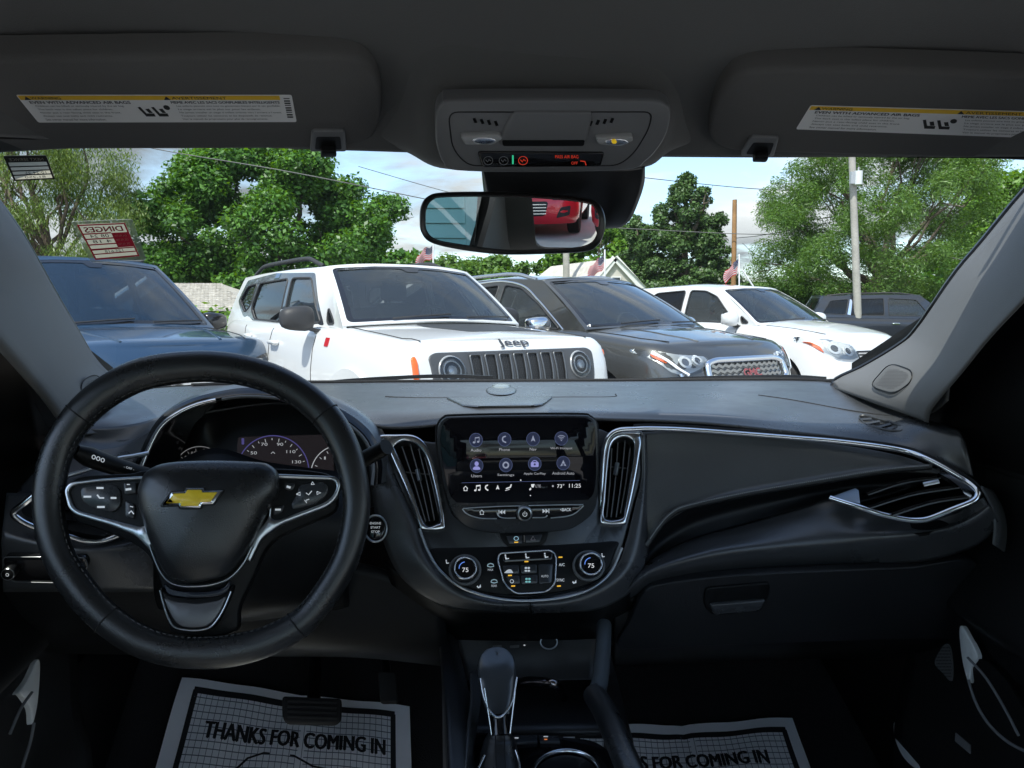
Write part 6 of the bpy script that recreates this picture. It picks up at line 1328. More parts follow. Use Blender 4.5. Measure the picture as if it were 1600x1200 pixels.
# start button
plB = plane3((570, 826, 1.068), (606, 826, 1.068), (588, 856, 1.058))
sb = plate('start_button', circ2(588, 826, 15.5, 18.5), plB, -.01, .014, PIANO, da, bev=2, bevh=.003)
sweep('button_ring', [plB(p[0], p[1], .012) for p in circ2(588, 827, 17, 20.5)], strip_prof(.0016, .002), plB.n, SATCH, sb, closed=True)
text('button_text', 'ENGINE', (588, 819), 17, 3.6, plB, .0146, PRINT, sb); text('button_text', 'START', (588, 825.5), 15, 3.6, plB, .0146, PRINT, sb); text('button_text', 'STOP', (588, 832), 13, 3.6, plB, .0146, PRINT, sb)

# ---- two tall centre vents
def tallvent(outer, inner, slats, tab, fl=False):
    o = smooth_poly(outer, 90); i_ = smooth_poly(inner, 70)
    v = plate('centre_vent', o, plK, .0, .007, CHROME, da, bev=2.0, bevh=.003, holes=[i_], angle=70)
    # bright flared inner reveal
    n_ = len(i_); c = i_.mean(0); i2 = c+(i_-c)*.93; V = [plK(p[0], p[1], .0065) for p in i_]+[plK(p[0], p[1], -.012) for p in i2]
    mk('vent_reveal', V, [(k, (k+1) % n_, n_+(k+1) % n_, n_+k) for k in range(n_)], SATCH, v, angle=180)
    plate('vent_cavity', i_, plK, -.034, -.030, BLK, v)
    for a, b in slats:
        P = [plK(u, w, -.004) for u, w in crm([a, ((a[0]+b[0])/2+(b[1]-a[1])*.012, (a[1]+b[1])/2), b], 10)]
        sweep('vent_slat', P, [(-.0013, -.012), (.0013, -.012), (.0013, .002), (-.0013, .002)], plK.n, PIANO, da); 
        tube('slat_edge', [p+plK.n*.0025 for p in P], .0009, GREYP, da, k=5)
    a, b = tab; sweep('vent_tab', [plK(*a, .002), plK(*b, .002)], circ(.0036, 8, .005), plK.n, SATCH, da)
    for (u, w) in (((a[0]+b[0])/2-18, (a[1]+b[1])/2-2), ((a[0]+b[0])/2+14, (a[1]+b[1])/2)): pass
    sweep('vent_crossbar', [plK((a[0]+b[0])/2-20, a[1]+2, -.010), plK((a[0]+b[0])/2+20, a[1]+6, -.010)], circ(.0012, 6), plK.n, GREYP, da)
tallvent([(592, 682), (620, 680), (645, 681), (662, 691), (674, 711), (683, 738), (690, 775), (695, 815), (692, 828), (661, 828), (654, 820), (636, 770), (616, 725), (603, 697)],
         [(617, 698), (631, 690), (650, 695), (665, 713), (674, 741), (682, 776), (688, 813), (683, 820), (664, 820), (645, 770), (628, 727), (619, 706)],
         [((628, 697), (665, 815)), ((641, 694), (671, 814)), ((654, 700), (679, 813)), ((664, 714), (685, 800))], ((652, 734), (656, 751)))
tallvent([(1002, 676), (985, 674), (965, 675), (951, 683), (945, 704), (942, 740), (939, 780), (936.5, 812), (942, 820), (973, 820), (978, 812), (986, 780), (993, 745), (998, 715), (1002, 690)],
         [(952, 705), (957, 692), (968, 685), (980, 685), (989, 694), (988, 722), (982, 758), (975, 797), (970, 811), (944, 811), (945, 780), (948, 740)],
         [((956, 700), (948, 808)), ((966, 690), (955, 808)), ((977, 688), (963, 808)), ((985, 700), (970, 802))], ((964, 724), (961, 742)))

# ---- infotainment unit (own thing)
plI = plane3((700, 660, 1.091), (915, 660, 1.091), (810, 820, 1.079))
sc_ = thing('infotainment_screen', tuple(plI(810, 740)), 'black touchscreen unit with app icons and a button row in the centre of the dashboard', 'touchscreen')
bz = smooth_poly([(683, 676), (686, 662), (694, 653), (710, 650), (810, 648), (905, 648), (920, 651), (929, 659), (932, 675), (932, 730), (929, 780), (922, 800), (904, 816), (880, 826), (820, 830), (770, 830), (738, 824), (716, 810), (702, 786), (692, 745), (685, 705)], 110)
plate('bezel', bz, plI, -.035, .014, SATIN, sc_, bev=2.2, bevh=.003, angle=70)
sweep('bezel_gap', [plI(p[0], p[1], .0015) for p in inset(bz, -1.6)], circ(.0016, 6), plI.n, SEAMD, sc_, closed=True)
gls = smooth_poly([(688, 680), (691, 664), (700, 654), (714, 652), (810, 651), (900, 651), (915, 653), (924, 660), (927, 676), (928.5, 735), (925, 765), (918, 776), (905, 779), (815, 781.5), (725, 783), (710, 779), (701, 765), (694, 735), (689, 705)], 90)
plate('screen', gls, plI, .0142, .0158, SCRM, sc_, bev=.6, bevh=.0006)
ICB = pmat('icon_blue', (.006, .009, .03), .4, emit=(.03, .045, .15), es=.08); ICR = pmat('icon_ring', (.03, .04, .08), .4, emit=(.10, .13, .28), es=.18); ICP = pmat('icon_lilac', (.08, .08, .16), .4, emit=(.33, .33, .75), es=.25); ICW = pmat('icon_white', (.12, .13, .17), .4, emit=(.5, .55, .75), es=.15); LBT = pmat('screen_text', (.1, .1, .11), .4, emit=(.42, .43, .47), es=.26); WTX = pmat('screen_white', (.2, .2, .2), .4, emit=(.85, .87, .9), es=.26)
icons = [('Audio', 743, 686), ('Phone', 787, 685), ('Nav', 831, 684.5), ('Wi-Fi Hotspot', 874.5, 683.5), ('Users', 744, 725.5), ('Settings', 789, 724.5), ('Apple CarPlay', 833.5, 722.5), ('Android Auto', 877.5, 721.5)]
HS = .0160
for k_, (nm, u, v) in enumerate(icons):
    ic = flat('app_icon', [circ2(u, v, 10, 10.5)], plI, HS, ICB, sc_)
    stroke('icon_ring', np.vstack([circ2(u, v, 10, 10.5), circ2(u, v, 10, 10.5)[:1]]), .7, plI, HS+.0002, ICR, ic)
    text('icon_label', nm, (u, v+15.6), min(3.1*len(nm)+1, 34), 4.4, plI, HS, LBT, sc_)
    h2 = HS+.0004
    if k_ == 0: flat('note', [circ2(u-3, v+3.6, 2, 1.6, 10), circ2(u+3.4, v+2.6, 2, 1.6, 10), [(u-1.6, v-4), (u-.8, v-4), (u-.8, v+4), (u-1.6, v+4)], [(u+4.6, v-5), (u+5.4, v-5), (u+5.4, v+3), (u+4.6, v+3)], [(u-1.6, v-4), (u+5.4, v-5), (u+5.4, v-3.4), (u-1.6, v-2.4)]], plI, h2, ICW, ic)
    elif k_ == 1: stroke('handset', crm([(u+2, v-5), (u-2.4, v-3), (u-2.6, v+2), (u+2.5, v+5)], 14), 2.0, plI, h2, ICW, ic)
    elif k_ == 2: flat('arrow', [[(u, v-6), (u+3.6, v+4), (u, v+1.8), (u-3.6, v+4)]], plI, h2, ICW, ic)
    elif k_ == 3:
        for r_ in (2.5, 5, 7.6): stroke('wave', [(u+r_*math.cos(R(a)), v+3-r_*math.sin(R(a))) for a in np.linspace(45, 135, 12)], 1.0, plI, h2, ICW, ic)
        flat('dot', [circ2(u, v+3.2, 1, 1, 8)], plI, h2, ICW, ic)
    elif k_ == 4: flat('person_icon', [circ2(u, v-3, 3.2, 3.6, 16), smooth_poly([(u-5.5, v+6), (u-4, v+2), (u, v+1), (u+4, v+2), (u+5.5, v+6)], 16)], plI, h2, ICP, ic)
    elif k_ == 5: stroke('gear', np.vstack([circ2(u, v, 4, 4.2), circ2(u, v, 4, 4.2)[:1]]), 2.4, plI, h2, ICW, ic)
    elif k_ == 6: flat('play_icon', [rc([(u-6, v-2.5), (u+6, v-2.5), (u+6, v+5), (u-6, v+5)], 1.6, 3)], plI, h2, ICP, ic); stroke('arcs', [(u+4.5*math.cos(R(a)), v-.5-4.5*math.sin(R(a))) for a in np.linspace(20, 160, 12)], 1.2, plI, h2, ICP, ic); flat('dot', [circ2(u, v+1, 1.6, 1.6, 10)], plI, h2+.0002, ICB, ic)
    else: flat('arrow', [[(u, v-5), (u+2.6, v+.8), (u-2.6, v+.8)], [(u-4.8, v+5), (u-2.8, v+.9), (u, v+3)], [(u+4.8, v+5), (u+2.8, v+.9), (u, v+3)]], plI, h2, ICW, ic)
flat('divider', [[(721, 751.6), (903, 748), (903, 748.6), (721, 752.2)]], plI, HS, ICR, sc_)
flat('page_dots', [circ2(812, 747.8, 1.1, 1.1, 10), circ2(827, 771.5, .9, .9, 8)], plI, HS, WTX, sc_)
def home(u, v, s, pl, h, m, par, nm='home_icon'): return flat(nm, [[(u-4*s, v), (u, v-4*s), (u+4*s, v), (u+2.9*s, v+.2), (u, v-2.6*s), (u-2.9*s, v+.2)], [(u-2.8*s, v+.3*s), (u-1.9*s, v-.6*s), (u-1.9*s, v+3*s), (u-2.8*s, v+3.8*s)], [(u+1.9*s, v-.6*s), (u+2.8*s, v+.3*s), (u+2.8*s, v+3.8*s), (u+1.9*s, v+3*s)], [(u-2.8*s, v+3*s), (u+2.8*s, v+3*s), (u+2.8*s, v+3.9*s), (u-2.8*s, v+3.9*s)]], pl, h, m, par)
home(727, 760.5, 1, plI, HS, WTX, sc_)
flat('audio_icon', [circ2(742, 763.5, 1.8, 1.5, 8), circ2(748, 762.8, 1.8, 1.5, 8), [(743.2, 756), (744, 756), (744, 763), (743.2, 763)], [(749.2, 755.4), (750, 755.4), (750, 762.5), (749.2, 762.5)], [(743.2, 755.8), (750, 755), (750, 757), (743.2, 757.8)]], plI, HS, WTX, sc_)
stroke('phone_icon', crm([(761.5, 755.5), (758.2, 757), (758.2, 761), (762, 763.6)], 10), 1.9, plI, HS, WTX, sc_)
flat('nav_icon', [[(776.5, 755), (779.3, 762.5), (776.5, 760.8), (773.7, 762.5)]], plI, HS, WTX, sc_)
flat('seat_icon', [[(796.5, 754), (798.3, 754.5), (796.8, 759.5), (795, 759)], [(789, 760.2), (796, 757.6), (796.4, 759.4), (789.6, 762)], [(788, 763.5), (795, 761.6), (795, 762.4), (788, 764.3)]], plI, HS, WTX, sc_)
flat('signal_icon', [[(825, 761.5), (827.8, 759), (828.2, 762.5), (825.6, 763.6)], [(828, 754.2), (833.5, 753.8), (831.6, 759.4), (828.6, 758.4)]], plI, HS, WTX, sc_)
text('status_text', 'LTE', (839, 757), 8, 4.2, plI, HS, LBT, sc_); text('status_text', 'Nav 1', (848, 758.5), 9, 3, plI, HS, DIM, sc_); text('status_text', '73°', (873.5, 756.8), 11, 6, plI, HS, WTX, sc_); text('status_text', '11:25', (895.5, 756.4), 18, 6, plI, HS, WTX, sc_); flat('bell', [circ2(861.5, 757, 1.5, 1.7, 8)], plI, HS, LBT, sc_)
# button row
bro = smooth_poly([(722, 792), (735, 789.5), (815, 787), (900, 785), (910, 786.5), (906, 793), (895, 801), (880, 805), (846, 806), (786, 808), (752, 807), (735, 801), (725, 796)], 60)
br = plate('button_bar', bro, plI, .013, .0165, PIANO, sc_, bev=1.2, bevh=.002)
for seg in ([(722, 792), (727, 798), (737, 803), (752, 806.5), (775, 807)], [(775, 797), (778, 803), (786, 806), (804, 806)], [(830, 805.5), (848, 805), (853, 802)], [(858, 806), (882, 803.5), (896, 798.5), (909, 787)], [(723, 791.2), (770, 788.5), (812, 787.2)], [(824, 787), (870, 785.8), (908, 785.5)]):
    sweep('button_edge', [plI(u, v, .0166) for u, v in crm(seg, 14)], strip_prof(.0009, .0008), plI.n, SATCH, br)
HB = .0170
home(752, 797, 1.0, plI, HB, PRINT, br)
flat('skip_back', [[(783.5, 793.5), (783.5, 800), (779, 796.8)], [(788, 793.5), (788, 800), (783.5, 796.8)], [(777.8, 793.5), (778.8, 793.5), (778.8, 800), (777.8, 800)]], plI, HB, PRINT, br)
flat('skip_forward', [[(845.5, 792), (845.5, 798.5), (850, 795.3)], [(850, 792), (850, 798.5), (854.5, 795.3)], [(854.7, 792), (855.7, 792), (855.7, 798.5), (854.7, 798.5)]], plI, HB, PRINT, br)
text('button_text', '<BACK', (881, 793), 17, 4.6, plI, HB, PRINT, br, slope=-.02, bold=.12)
pk = plate('power_knob', circ2(817, 797.5, 12, 11.5, 36), plI, .013, .028, SATCH, sc_, bev=2, bevh=.003); plate('knob_face', circ2(817, 797.5, 9, 8.7, 32), plI, .0281, .0285, BLK, pk)
stroke('power_icon', [(817+3.2*math.cos(R(a)), 797.8-3.2*math.sin(R(a))) for a in np.linspace(125, 415, 22)], .9, plI, .0288, PRINT, pk); stroke('power_icon', [(817, 793), (817, 798)], .9, plI, .0288, PRINT, pk)

# ---- hazard switches
hz = plate('hazard_panel', rc([(779, 833), (858, 829), (853, 846), (845, 853), (795, 855), (786, 848)], 5), plK, .0, .003, BLK, da, bev=1, bevh=.001)
plate('start_stop_switch', rc([(790, 838), (816, 837), (816, 850), (795, 851)], 2), plK, .003, .006, SATIN, da, bev=1, bevh=.001); plate('hazard_switch', rc([(820, 836.5), (847, 835.5), (843, 848), (820, 849.5)], 2), plK, .003, .006, SATIN, da, bev=1, bevh=.001)
plate('divider', [(817, 837), (819, 837), (819.2, 848), (817.4, 848)], plK, .004, .008, CHROME, da)
AMB = pmat('amber_led', (.6, .3, .02), .4, emit=(1, .55, .05), es=.25)
stroke('switch_icon', np.vstack([circ2(806, 842, 3.4, 3), circ2(806, 842, 3.4, 3)[:1]]), .8, plK, .0064, pmat('icon_cyan', (.3, .5, .6), .5, emit=(.3, .5, .6), es=.3), da); flat('led', [[(803, 847), (809, 846.8), (809, 848.6), (803, 848.8)]], plK, .0064, AMB, da)
stroke('hazard_icon', [(828.5, 844.5), (832, 838.5), (835.5, 844.3), (828.5, 844.5)], 1.0, plK, .0064, pmat('hazard_pink', (.4, .3, .3), .5), da)

# ---- climate control unit
plQ = Plane(plK(820, 895, .004), plK.n+np.array([0, 0, .10]))
cc = thing('climate_panel', tuple(plQ(820, 895)), 'black climate control panel with two 75 degree dials below the touchscreen', 'climate panel')
plate('panel_face', smooth_poly([(669, 858), (700, 856), (760, 854.5), (820, 853), (880, 850.5), (930, 847.5), (965, 846), (962, 862), (950, 888), (925, 910), (880, 924), (820, 930), (765, 927), (722, 914), (692, 893), (676, 872)], 80), plQ, -.016, .001, BLK, cc, bev=1.5, bevh=.002)
for s, (u, v, rr_) in enumerate(((726.5, 891, 17), (919.5, 884.5, 17))):
    sweep('dial_surround', [plQ(p[0], p[1], .002) for p in circ2(u, v, 23, 22, 40)], strip_prof(.0025, .002), plQ.n, GREYP, cc, closed=True)
    k_ = plate('dial', circ2(u, v, 20, 19.5, 40), plQ, .0, .020, pmat('dial_rubber', (.02, .021, .023), .35), cc, bev=2, bevh=.003)
    sweep('dial_ring', [plQ(p[0], p[1], .0205) for p in circ2(u, v, 16.6, 16.4, 40)], strip_prof(.0016, .0016), plQ.n, CHROME, k_, closed=True)
    plate('dial_face', circ2(u, v, 15, 15, 36), plQ, .0200, .0206, PIANO, k_)
    text('dial_number', '75', (u, v+2.6), 9.5, 6.6, plQ, .0210, WTX, k_)
    stroke('dial_arc', [(u+9.5*math.cos(R(a)), v-9.5*math.sin(R(a))) for a in np.linspace(185, 95, 14)], 1.1, plQ, .0210, pmat('arc_blue', (.1, .2, .5), .4, emit=(.12, .25, .75), es=.35), k_)
ring = rc([(781, 866), (860, 861), (868, 870), (866, 914), (853, 926), (806, 929), (788, 915), (777, 874)], 9, 5)
cp = plate('centre_keys', ring, plQ, .0, .006, BLK, cc, bev=1, bevh=.001)
sweep('centre_ring', [plQ(p[0], p[1], .006) for p in ring], strip_prof(.0018, .0022), plQ.n, CHROME, cc, closed=True)
plate('key_row', rc([(783, 866), (863, 863), (862, 877), (786, 881)], 4), plQ, .006, .0085, PIANO, cc, bev=1.2, bevh=.002)
for P in ([(784, 885), (810, 884), (811, 898), (788, 899)], [(812, 884), (838, 883), (838, 897), (813, 898)], [(840, 883), (863, 882), (861, 912), (841, 914)], [(789, 901), (811, 900), (812, 914), (796, 914)], [(813, 900), (839, 899), (839, 913), (814, 915)]): plate('key', rc(P, 3), plQ, .006, .0085, SATIN, cc, bev=1, bevh=.0015)
HK = .0090
def seatic(u, v, m=PRINT, s=1.0, nm='key_icon', h=HK): return flat(nm, [circ2(u-1*s, v-4*s, 1.3*s, 1.3*s, 8), [(u-2*s, v-2*s), (u+0*s, v-2.4*s), (u+1.4*s, v+2*s), (u-.8*s, v+2.4*s)], [(u-.8*s, v+1*s), (u+4.4*s, v+.2*s), (u+4.6*s, v+1.8*s), (u-.6*s, v+2.8*s)]], plQ, h, m, cc)
seatic(790, 873); seatic(821.5, 871.5); seatic(851, 870.5)
for u, v in ((821.5, 879), (796, 900.5), (801, 917), (875.5, 871), (873, 916)): flat('led', [[(u-3, v-1), (u+3, v-1.2), (u+3, v+.8), (u-3, v+1)]], plQ, HK+.0003 if 785 < u < 865 else .0018, AMB, cc)
text('key_text', 'AUTO', (850, 901.5), 11, 3.6, plQ, HK, PRINT, cc)
def fan(u, v, m, h): return flat('fan_icon', [circ2(u+2.2*a, v+2.2*b, 2.1, 1.6, 10) for a, b in ((1, 1), (-1, 1), (1, -1), (-1, -1))], plQ, h, m, cc)
fan(823, 891, PRINT, HK); fan(824, 908, pmat('icon_teal', (.2, .5, .5), .5, emit=(.2, .5, .5), es=.2), HK)
flat('car_icon', [smooth_poly([(788, 898.5-3), (792, 892), (797, 891), (800, 894.5), (800, 896.5), (788, 896.5)], 20)], plQ, HK, PRINT, cc); stroke('power_icon', np.vstack([circ2(799, 909.5, 2.6, 2.6), circ2(799, 909.5, 2.6, 2.6)[:1]]), .9, plQ, HK, PRINT, cc)
text('key_text', 'A/C', (877.5, 882.5), 9, 4.4, plQ, .0016, PRINT, cc, bold=.1); text('key_text', 'SYNC', (875.5, 906.5), 12, 4.4, plQ, .0016, PRINT, cc, bold=.1)
for u, v, s_ in ((766.5, 884, 'MAX'), (772, 909, 'REAR')):
    stroke('defrost_icon', [(u-5, v+1), (u-4, v-2), (u, v-3.4), (u+4, v-2), (u+5, v+1), (u, v+2.2), (u-5, v+1)], 1.4, plQ, .0016, pmat('icon_pale', (.45, .6, .68), .5, emit=(.4, .55, .6), es=.12), cc); text('key_text', s_, (u, v+6.5), 8.5, 3.2, plQ, .0016, PRINT, cc)
for u, v in ((698, 879), (941, 869)): seatic(u, v, PRINT, .8, h=.0016)
for u, v in ((748, 916), (897, 909)): flat('heat_icon', [[(u-2, v-1), (u+0, v+1.5), (u+3, v-3), (u+3.4, v+2), (u-1, v+3.4), (u-3.4, v+.8)]], plQ, .0016, PRINT, cc)

sweep('base_gap', [PX(u, v-1.2, Y) for u, v, Y in crm(TOP[0][3:12], 60)], circ(.0045, 6), None, SEAMD, da)
# ================================================================== STEERING WHEEL
ty, tt = R(5), R(20)
WN = np.array([math.sin(ty)*math.cos(tt), -math.cos(ty)*math.cos(tt), math.sin(tt)])
plW = Plane(PX(316, 797, .86), WN)
sw = thing('steering_wheel', tuple(plW(316, 797)), 'black leather steering wheel with a gold bow-tie emblem and button spokes', 'steering wheel')
# rim centre line in the wheel plane from the measured outline: outer and inner edge averaged
outer = [(316, 547), (400, 558), (470, 587), (525, 632), (560, 690), (577, 760), (577, 810), (562, 875), (530, 935), (490, 985), (430, 1022), (370, 1041), (316, 1046), (260, 1042), (200, 1022), (140, 980), (95, 930), (65, 875), (51, 810), (51, 750), (68, 690), (102, 635), (150, 592), (215, 560)]
inner = [(316, 603), (385, 611), (440, 633), (484, 668), (512, 715), (526, 765), (527, 808), (514, 862), (488, 908), (452, 950), (400, 975), (352, 984), (316, 986), (270, 983), (222, 966), (178, 934), (145, 893), (118, 850), (106, 805), (108, 755), (122, 705), (150, 665), (190, 633), (245, 610)]
O, I = np.array(outer, float), np.array(inner, float)
Po = np.array([plW(*p) for p in O]); Pi = np.array([plW(*p) for p in I])
Cn = crm(Po*.57+Pi*.43, 120, closed=True); Wd = crm(np.linalg.norm(Po-Pi, axis=1)[:, None], 120, closed=True)[:, 0]/2*.86
ctr = Cn.mean(0); V = []
q = 18
for i in range(120):
    p = Cn[i]; r_ = p-ctr; r_ -= WN*(r_@WN); r_ /= np.linalg.norm(r_)
    for j in range(q):
        a = 2*math.pi*j/q; ca, sa = math.cos(a), math.sin(a)
        V.append(p+r_*Wd[i]*math.copysign(abs(ca)**.9, ca)+WN*(.0165*math.copysign(abs(sa)**.9, sa)-.004))
mk('rim', V, grid_faces(120, q, False)+[(i*q+q-1, i*q, (i+1)*q, (i+1)*q+q-1) for i in range(119)]+[((119)*q+j, 119*q+(j+1) % q, (j+1) % q, j) for j in range(q)], LEATH, sw, angle=180)
for k in (15, 105, 46, 74):
    i = k % 120; p = Cn[i]; r_ = p-ctr; r_ /= np.linalg.norm(r_); ring = [p+r_*(Wd[i]+.0006)*math.cos(a)+WN*((.0171)*math.sin(a)-.004) for a in np.linspace(0, 2*math.pi, 24, endpoint=False)]
    tube('rim_seam', ring, .0009, SEAMD, sw, closed=True, k=5)
# inner rim stitching
for i in range(0, 120, 1):
    p = Cn[i]; r_ = p-ctr; r_ /= np.linalg.norm(r_); a = p-r_*(Wd[i]*.93)+WN*.003; p2 = Cn[(i+1) % 120]; b = a+(p2-p)*.5
    tube('stitch', [a, b], .0007, pmat('wheel_thread', (.07, .07, .07), .8), sw, k=4, n=2)
# spokes: dark carrier
plate('spoke_carrier', smooth_poly([(128, 742), (200, 738), (240, 732), (420, 730), (500, 736), (520, 748), (528, 775), (520, 800), (470, 822), (420, 850), (395, 900), (372, 950), (368, 985), (330, 996), (290, 994), (262, 985), (256, 940), (236, 880), (210, 852), (150, 826), (112, 812), (103, 780), (106, 755)], 80), plW, -.024, -.006, BLK, sw, bev=3, bevh=.006, angle=70)
# metal side bezels with button pads
def bez(o_, i_, nm='spoke_bezel'):
    o_, i_ = rc(o_, 10, 4), rc(i_, 9, 4)
    return plate(nm, o_, plW, -.006, .007, SATCH, sw, bev=2, bevh=.003, holes=[i_], angle=70), i_
b1_, i1_ = bez([(238, 744), (156, 749), (112, 754), (103, 766), (110, 796), (122, 806), (176, 822), (215, 838), (238, 862), (244, 850), (238, 826)], [(232, 750), (158, 754), (118, 759), (110, 768), (118, 792), (128, 799), (180, 813), (222, 824), (232, 820)])
b2_, i2_ = bez([(428, 741), (526, 745), (534, 756), (528, 778), (514, 792), (440, 820), (410, 842), (392, 880), (384, 872), (402, 832), (420, 812)], [(430, 748), (520, 751), (527, 759), (521, 775), (508, 786), (436, 813), (424, 812)])
plate('button_pad', i1_, plW, -.006, .003, BLK, sw); plate('button_pad', i2_, plW, -.006, .003, BLK, sw)
def key(P, r=5, h=.006, m=SATIN): return plate('button', rc(P, r), plW, .002, h, m, sw, bev=1.5, bevh=.002)
key([(128, 762), (170, 757), (190, 762), (192, 790), (180, 802), (148, 795), (130, 784)], 10); key([(195, 755), (216, 754), (216, 772), (197, 774)], 4); key([(198, 782), (214, 790), (212, 812), (198, 808)], 4)
key([(444, 755), (463, 756), (460, 766), (450, 768), (443, 764)], 4); key([(468, 758), (505, 753), (514, 760), (512, 775), (490, 790), (458, 797), (455, 788), (464, 775)], 8); key([(428, 793), (446, 789), (442, 802), (428, 806)], 4)
HWk = .0064
def wi(P, w=1.4): stroke('button_mark', P, w, plW, HWk, PRINT, sw)
wi([(154, 763.5), (165, 763.5)], 3); wi([(134, 777), (146, 777)], 3); wi([(155, 774), (159, 779), (166, 779)], 2.5); wi([(176, 779), (185, 779)], 3); wi([(155, 793), (167, 793)], 3)
wi([(201, 758), (206, 758)]); wi([(199, 766), (208, 765)], 3.5); wi([(206, 792), (211, 793)]); wi([(204, 803), (208, 799), (212, 804)], 2)
wi([(449, 761), (455, 763)], 3.5); wi([(487, 758), (489, 754), (492, 758), (487, 758)]); wi([(464, 773), (470, 770), (470, 775), (464, 773)]); wi([(479, 771), (483, 774), (488, 768)], 1.6); wi([(496, 769), (502, 771), (496, 773.5), (496, 769)]); wi([(477, 782), (480, 787), (480, 782), (484, 781)], 1.4); wi([(431, 797), (440, 797)], 3)
# airbag pad: domed
pad = smooth_poly([(226, 752), (236, 738), (264, 726), (329, 722), (404, 724), (426, 730), (437, 745), (437, 770), (420, 803), (408, 827), (384, 870), (362, 896), (338, 906), (312, 911), (286, 910), (270, 903), (256, 885), (238, 843), (230, 820), (224, 798), (221, 770)], 90)
c = np.array([322, 800]); rings = [(1, -.004), (1.0, .010), (.985, .017), (.95, .022), (.88, .027), (.75, .032), (.55, .036), (.3, .039), (.0, .040)]
V = []; 
for s, h in rings:
    for p in pad: w = c+(p-c)*s; V.append(plW(w[0], w[1], h))
F = grid_faces(len(rings), len(pad), True)
mk('airbag_pad', V, F, LEATH, sw, angle=180)
def padh(u, v):
    d = np.array([u, v])-c; L = np.linalg.norm(d); pd = pad-c; k = (pd@d)/(np.linalg.norm(pd, axis=1)*(L+1e-6)); s = L/np.linalg.norm(pd[np.argmax(k)])
    return float(np.interp(s, [0, .3, .55, .75, .88, .95, .985, 1], [.040, .039, .036, .032, .027, .022, .017, .010]))
def padf_(u, v, h): return plW(u, v, padh(u, v)+h)
# thin bright lower outline of the pad
sweep('pad_trim', [plW(u, v, .010) for u, v in ((239, 852), (246, 872), (255, 892), (268, 908), (286, 915), (312, 916), (340, 912), (364, 902), (384, 880), (396, 856))], strip_prof(.0016, .003), WN, SATCH, sw, n=60)
# bow-tie emblem
bt_ = [(267, 795), (283, 775), (302, 774.5), (304.5, 769), (331, 769), (332, 773.5), (360, 772.5), (346, 793), (329, 793.5), (327, 799), (296, 799), (294.5, 794.5)]
em = plate('emblem', rc(bt_, 1, 2), padf_, -.001, .003, CHROME, sw, bev=.9, bevh=.0015); ei = [(275, 791.5), (287, 777.5), (304.5, 777), (307, 771.8), (328, 771.8), (329.5, 776), (352, 775.5), (342, 790), (326.5, 790.5), (324, 796.2), (298, 796.2), (297, 791.8)]
plate('gold_inlay', rc(ei, 1, 2), padf_, .003, .0042, pmat('gold_enamel', (1.0, .68, .03), .45, metal=0, bump=.6, bscale=900, vdist=.0005, coat=.6), em, bev=.7, bevh=.001)
sweep('emblem_groove', [padf_(p[0], p[1], .0004) for p in inset(rc(bt_, 1, 2), -1.3)], circ(.0007, 5), WN, SEAMD, em, closed=True)
text('airbag_mark', 'AIRBAG', (305, 869), 22, 4, padf_, .0003, pmat('emboss', (.055, .055, .057), .6), sw); stroke('airbag_mark', [(300, 857), (310, 857), (308, 861)], 1.2, padf_, .0003, pmat('emboss', (.055, .055, .057), .6), sw)
# lower spoke
ls = plate('lower_spoke', smooth_poly([(254, 918), (262, 925), (275, 931), (310, 934), (340, 930), (358, 922), (366, 915), (362, 930), (350, 957), (340, 975), (328, 984), (306, 987), (284, 985), (272, 974), (262, 945)], 60), plW, -.006, .009, BLK, sw, bev=2, bevh=.003)
plate('spoke_insert', rc([(259, 933), (278, 940), (312, 943), (345, 938), (358, 930), (346, 956), (336, 970), (325, 978), (306, 980), (287, 978), (277, 970), (266, 950)], 6), plW, .009, .011, pmat('spoke_grey', (.13, .13, .135), .35, metal=.5), ls, bev=1.5, bevh=.001)
sweep('spoke_trim', [plW(u, v, .0095) for u, v in ((254, 922), (260, 945), (268, 967), (279, 980), (306, 984), (330, 980), (343, 967), (354, 948), (364, 924))], strip_prof(.0011, .0016), WN, SATCH, ls, n=50)
plate('spoke_band', smooth_poly([(262, 912), (276, 921), (312, 925), (348, 920), (362, 908), (360, 922), (345, 931), (310, 934), (276, 931), (264, 924)], 40), plW, .0, .012, pmat('band_navy', (.02, .025, .035), .25), sw, bev=1.5, bevh=.003)

# ================================================================== CONSOLE, SHIFTER, MATS
co = thing('centre_console', (XC, .95, .35), 'black centre console with cup holder ring and storage tray under the climate panel', 'console')
CON = pmat('console_plastic', (.018, .019, .021), .4, bump=.2, bscale=500, vdist=.0005); 
zt = .66
loft('console_left_side', [[(690, 985, 1.12), (694, 1050, 1.0), (700, 1130, .88), (706, 1240, .78)], [(702, 985, 1.14), (716, 1050, 1.02), (730, 1130, .90), (742, 1240, .80)], [(712, 990, 1.2), (728, 1060, 1.1), (745, 1140, .98), (758, 1240, .88)]], 20, 12, CON, co, thick=.01)
mk('console_side', [PX(690, 985, 1.12), PX(706, 1240, .78), PX(706, 1240, .78)-[0, 0, .4], PX(690, 985, 1.12)-[0, 0, .5]], [(0, 1, 2, 3)], CON, co, smooth=False)
sweep('right_brace', [PX(*p) for p in ((944, 975, 1.05), (942, 1020, .99), (938, 1060, .93), (932, 1086, .89))], circ(.011, 12, .010), camup, pmat('brace_satin', (.11, .125, .135), .32, metal=.3), co, n=24)
sweep('right_bolster', [PX(*p) for p in ((928, 1084, .90), (944, 1110, .86), (962, 1150, .80), (985, 1205, .74), (1010, 1260, .70))], circ(.015, 14, .014), camup, LEATH, co, n=24)
